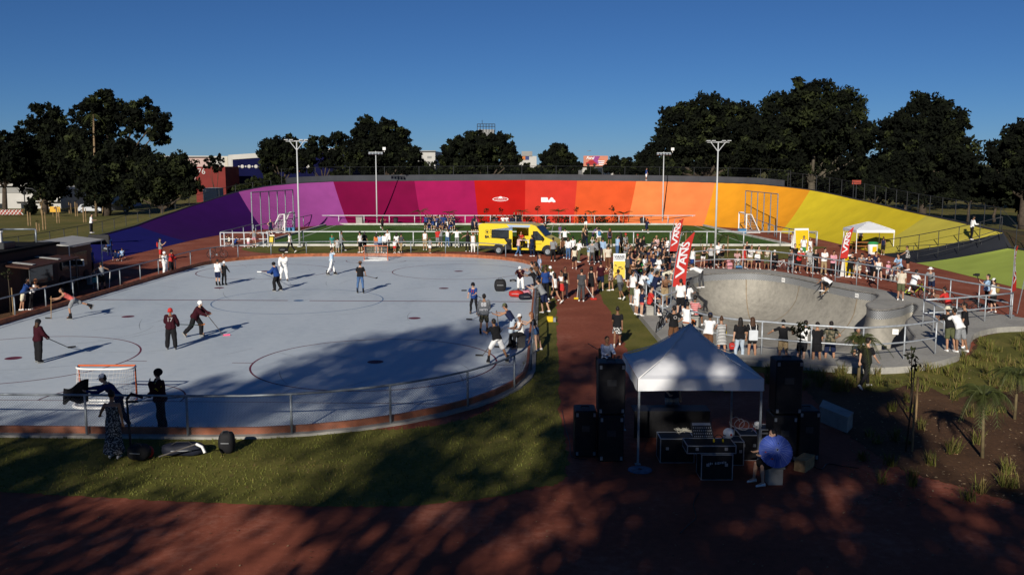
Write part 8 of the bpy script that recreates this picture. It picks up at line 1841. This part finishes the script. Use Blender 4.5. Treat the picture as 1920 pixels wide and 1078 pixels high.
# near bowl railing
G12 = 'spectators along the near bowl railing'
for row in [(1327, 669, 25, 'lean', 'ts:white', 'sh:brown', 'cap:navy', 'right of the tent peak', dict(h=1.72)), (1352, 672, 5, 'lean', 'dr:black striped', '-', 'b:b', 'beside the white t-shirt with navy cap', dict(h=1.62)), (1386, 676, 8, 'stand2', 'ts:black', 'tr:light denim', 'l:d', 'right of the striped dress', dict(h=1.64)), (1409, 677, 0, 'stand', 'ts:black', 'hp:black', 'l:b', 'with a white tote bag on the back', dict(h=1.66)), (1467, 679, 0, 'wide', 'ts:black', 'sh:khaki', 's:d', 'arms spread on near railing above the speaker', dict(h=1.60)), (1503, 682, 35, 'lean2', 'ts:white', 'sh:black', 's:d', 'leaning, behind the leafy young tree', dict(h=1.68)), (1530, 686, 3, 'stand', 'ts:black', 'sk:black', 's:d', 'right of the leafy young tree', dict(h=1.62)), (1555, 683, 8, 'hips', 'ts:camo', 'sh:navy', 's:d', 'left of the shaded palm', dict(h=1.62)), (1606, 676, 190, 'sit', 'ts:black', 'sh:navy', 's:d', 'sitting behind the shaded palm', dict(h=1.62)), (1622, 728, 60, 'walk', 'ts:black', 'tr:black', 's:d', 'walking through the shade by the palm', dict(h=1.72))]:
    q = pp(row, G12, fine=True)
    if row[0] == 1409:
        c = q['W'] @ (q['J']['pel'] + Vector((0, -.17, .12))); t = thing('tote_bag', 'white tote bag hanging on the back of the black t-shirt', 'bag', c); m = MB(); m.bbox(c, (.34, .1, .4), 0, .03); m.build('bag_body', mat('tote_white', (.6, .63, .66), .85, .06, 6, bump=.15, bscale=10), t, smooth=False); m = MB()
        for s in (-1, 1): m.tube([c + Vector((s * .1, 0, .2)), c + Vector((s * .12, .06, .36)), c + Vector((s * .13, .2, .42))], .012, 5)
        m.build('straps', WPAINT, t)
    if row[0] == 1386: bag('small red handbag at the side of the light jeans', q['L'] + Vector((-.05, 0, -.32)), (.22, .12, .26), REDB, 0, 'handbag', None, True)
    if row[0] == 1352: bag('yellow and red shopping bag beside the striped dress', q['R'] + Vector((.06, 0, -.5)), (.2, .12, .4), YEL, 0, 'handbag', None, True)
G13 = 'people at the edges of the velodrome'
for row in [(1824, 450, -80 + 170, 'phone', 'ls:white', 'tr:black', 's:d', 'on the upper anthracite banking', dict(h=1.78)), (1655, 478, 40, 'stand', 'tk:navy', 'sh:black', 'b:b', 'girl beside the small white gazebo', dict(h=1.45)), (1612, 464, 150, 'stand', 'ts:dark grey', 'tr:black', 's:d', 'under the small white gazebo', dict(h=1.7)), (1485, 470, -60, 'stand2', 'tk:white', 'tr:white', 's:d', 'left of the white framed board', dict(h=1.6))]:
    kw = {}
    if row[0] == 1824:
        sx = None; best = None
        for i in range(60):
            for o, i_ in (ss[12],):
                pb = bank_pt(o, i_, i / 60); e = abs(pb.x / pb.y - (1824 - 960) / FPX)
                if best is None or e < best[0]: best = (e, pb)
        kw['at'] = best[1]
    pp(row, G13, **kw)
sA_ = col_hit(OUTER, LO, 1211, 340); pr_ = sA_[1]; pp((1211, 340, 80, 'stand', 'ts:blue', 'sh:white', 's:d', 'standing on the top rim of the banking'), G13, h=1.62, at=(offs(pr_, .12).x, offs(pr_, .12).y, rim_z(sA_[0]) + .1))
# sound stage people
G14 = 'people at the sound stage'
pp((1290, 800, 175, 'stand2', 'ts:navy', 'sh:grey', 's:d', 'at the table in the tent shade'), G14, h=1.74, at=(4.55, 26.0, 0), skin=0)
q = pp((1432, 905, -105, 'sit', 'ts:black', 'sh:black', 's:d', 'sitting under the blue paper parasol'), G14, h=1.64, fine=True, skin=0, at=P(1445, 908) + Vector((.1, .1, 0)))
c = P(1455, 845, .98); c = PY(1455, 845, P(1440, 908).y - .12); t = thing('paper_parasol', 'round blue paper parasol with red flowers beside the stage', 'parasol', c); ax = Vector((.05, -.86, .5)).normalized(); a_, b_ = frame(ax); a_, b_ = Vector((1, 0, 0)), None; a_ = (a_ - ax * a_.dot(ax)).normalized(); b_ = ax.cross(a_); M = Matrix((a_, b_, ax)).transposed().to_4x4(); M.translation = c
PB = mat('parasol_blue', (.045, .085, .36), .7, .12, 5); m = MB(); NR = 28; rows = []
for rr_, z in ((.0, .10), (.1, .095), (.22, .06), (.34, .015), (.40, -.02)): rows.append([Vector((rr_ * math.cos(2 * math.pi * k / NR), rr_ * math.sin(2 * math.pi * k / NR), z + (.004 if k % 2 else -.004))) for k in range(NR + 1)])
for A, B in zip(rows, rows[1:]): m.strip(B, A)
m.xform(M); o = m.build('canopy', PB, t); o.modifiers.new('thickness', 'SOLIDIFY').thickness = .006
m = MB()
for k in range(NR): an = 2 * math.pi * k / NR; m.tube([(0.02 * math.cos(an), .02 * math.sin(an), .104), (.22 * math.cos(an), .22 * math.sin(an), .066), (.405 * math.cos(an), .405 * math.sin(an), -.016)], .003, 3)
m.xform(M); m.build('ribs', mat('rib_pale', (.25, .3, .5), .7), t)
m = MB(); m.lathe([(.02, .1), (.02, .13)], (0, 0, 0), 8); m.tube([(0, 0, .1), (0, 0, -.55)], .01, 6); m.xform(M); m.build('handle', BLACK, t)
for k, (x, y) in enumerate(((-.2, .06), (-.24, -.04), (-.15, -.12), (-.12, -.2))): m = MB(); m.ell((x, y, .066 - abs(x) * .1), .05, .022, .01, 8, 5); m.xform(M); m.build('flower_print', mat('print_red', (.35, .05, .05), .7), t)
p_ = pp((1137, 688, 165, 'sit', 'ls:blue plaid', 'tr:black', 's:d', 'with yellow gloves behind the left speakers'), G14, h=1.70, fine=True, skin=2, at=P(1136, 700))
c = P(1136, 700); t = thing('wheelchair', 'black wheelchair behind the left loudspeaker stack', 'wheelchair', c)
for s in (-1, 1):
    m = MB(); m.tube([c + Vector((s * .32, .1 + .3 * math.cos(2 * math.pi * k / 20), .3 + .3 * math.sin(2 * math.pi * k / 20))) for k in range(21)], .022, 6, False); m.build('wheel', RUB, t)
m = MB(); m.bbox(c + Vector((0, .05, .36)), (.5, .45, .06), 0, .02); m.build('seat', BLACK, t); m = MB(); m.bbox(c + Vector((0, .3, .62)), (.5, .05, .5), 0, .02); m.build('backrest', BLACK, t)
m = MB(); m.tube([c + Vector((-.25, .32, .8)), c + Vector((-.62, .5, 1.0))], .015, 5); m.build('push_handle', DARKM, t)
# ---------------------------------------------------------------- final labels of the people: tell equal descriptions apart by their order from the left
import re
from collections import defaultdict
dd = defaultdict(list)
for rec in PEOPLE: dd[rec[0]].append(rec)
for lab, recs in dd.items():
    recs.sort(key=lambda q: q[1])
    for i, rec in enumerate(recs):
        L = lab if len(recs) == 1 else lab + ', %s from left' % ORD[i]
        n_ = len(L.replace(',', ' ').split())
        if n_ > 16: L = re.sub(r' and [a-z ]+?(?=,)', '', L, count=1); n_ = len(L.replace(',', ' ').split())
        if n_ > 16: print('LONG', n_, L)
        rec[3]['label'] = L; rec[3]['category'] = 'person'
print('people', len(PEOPLE))
bpy.data.scenes.remove(TMPS)
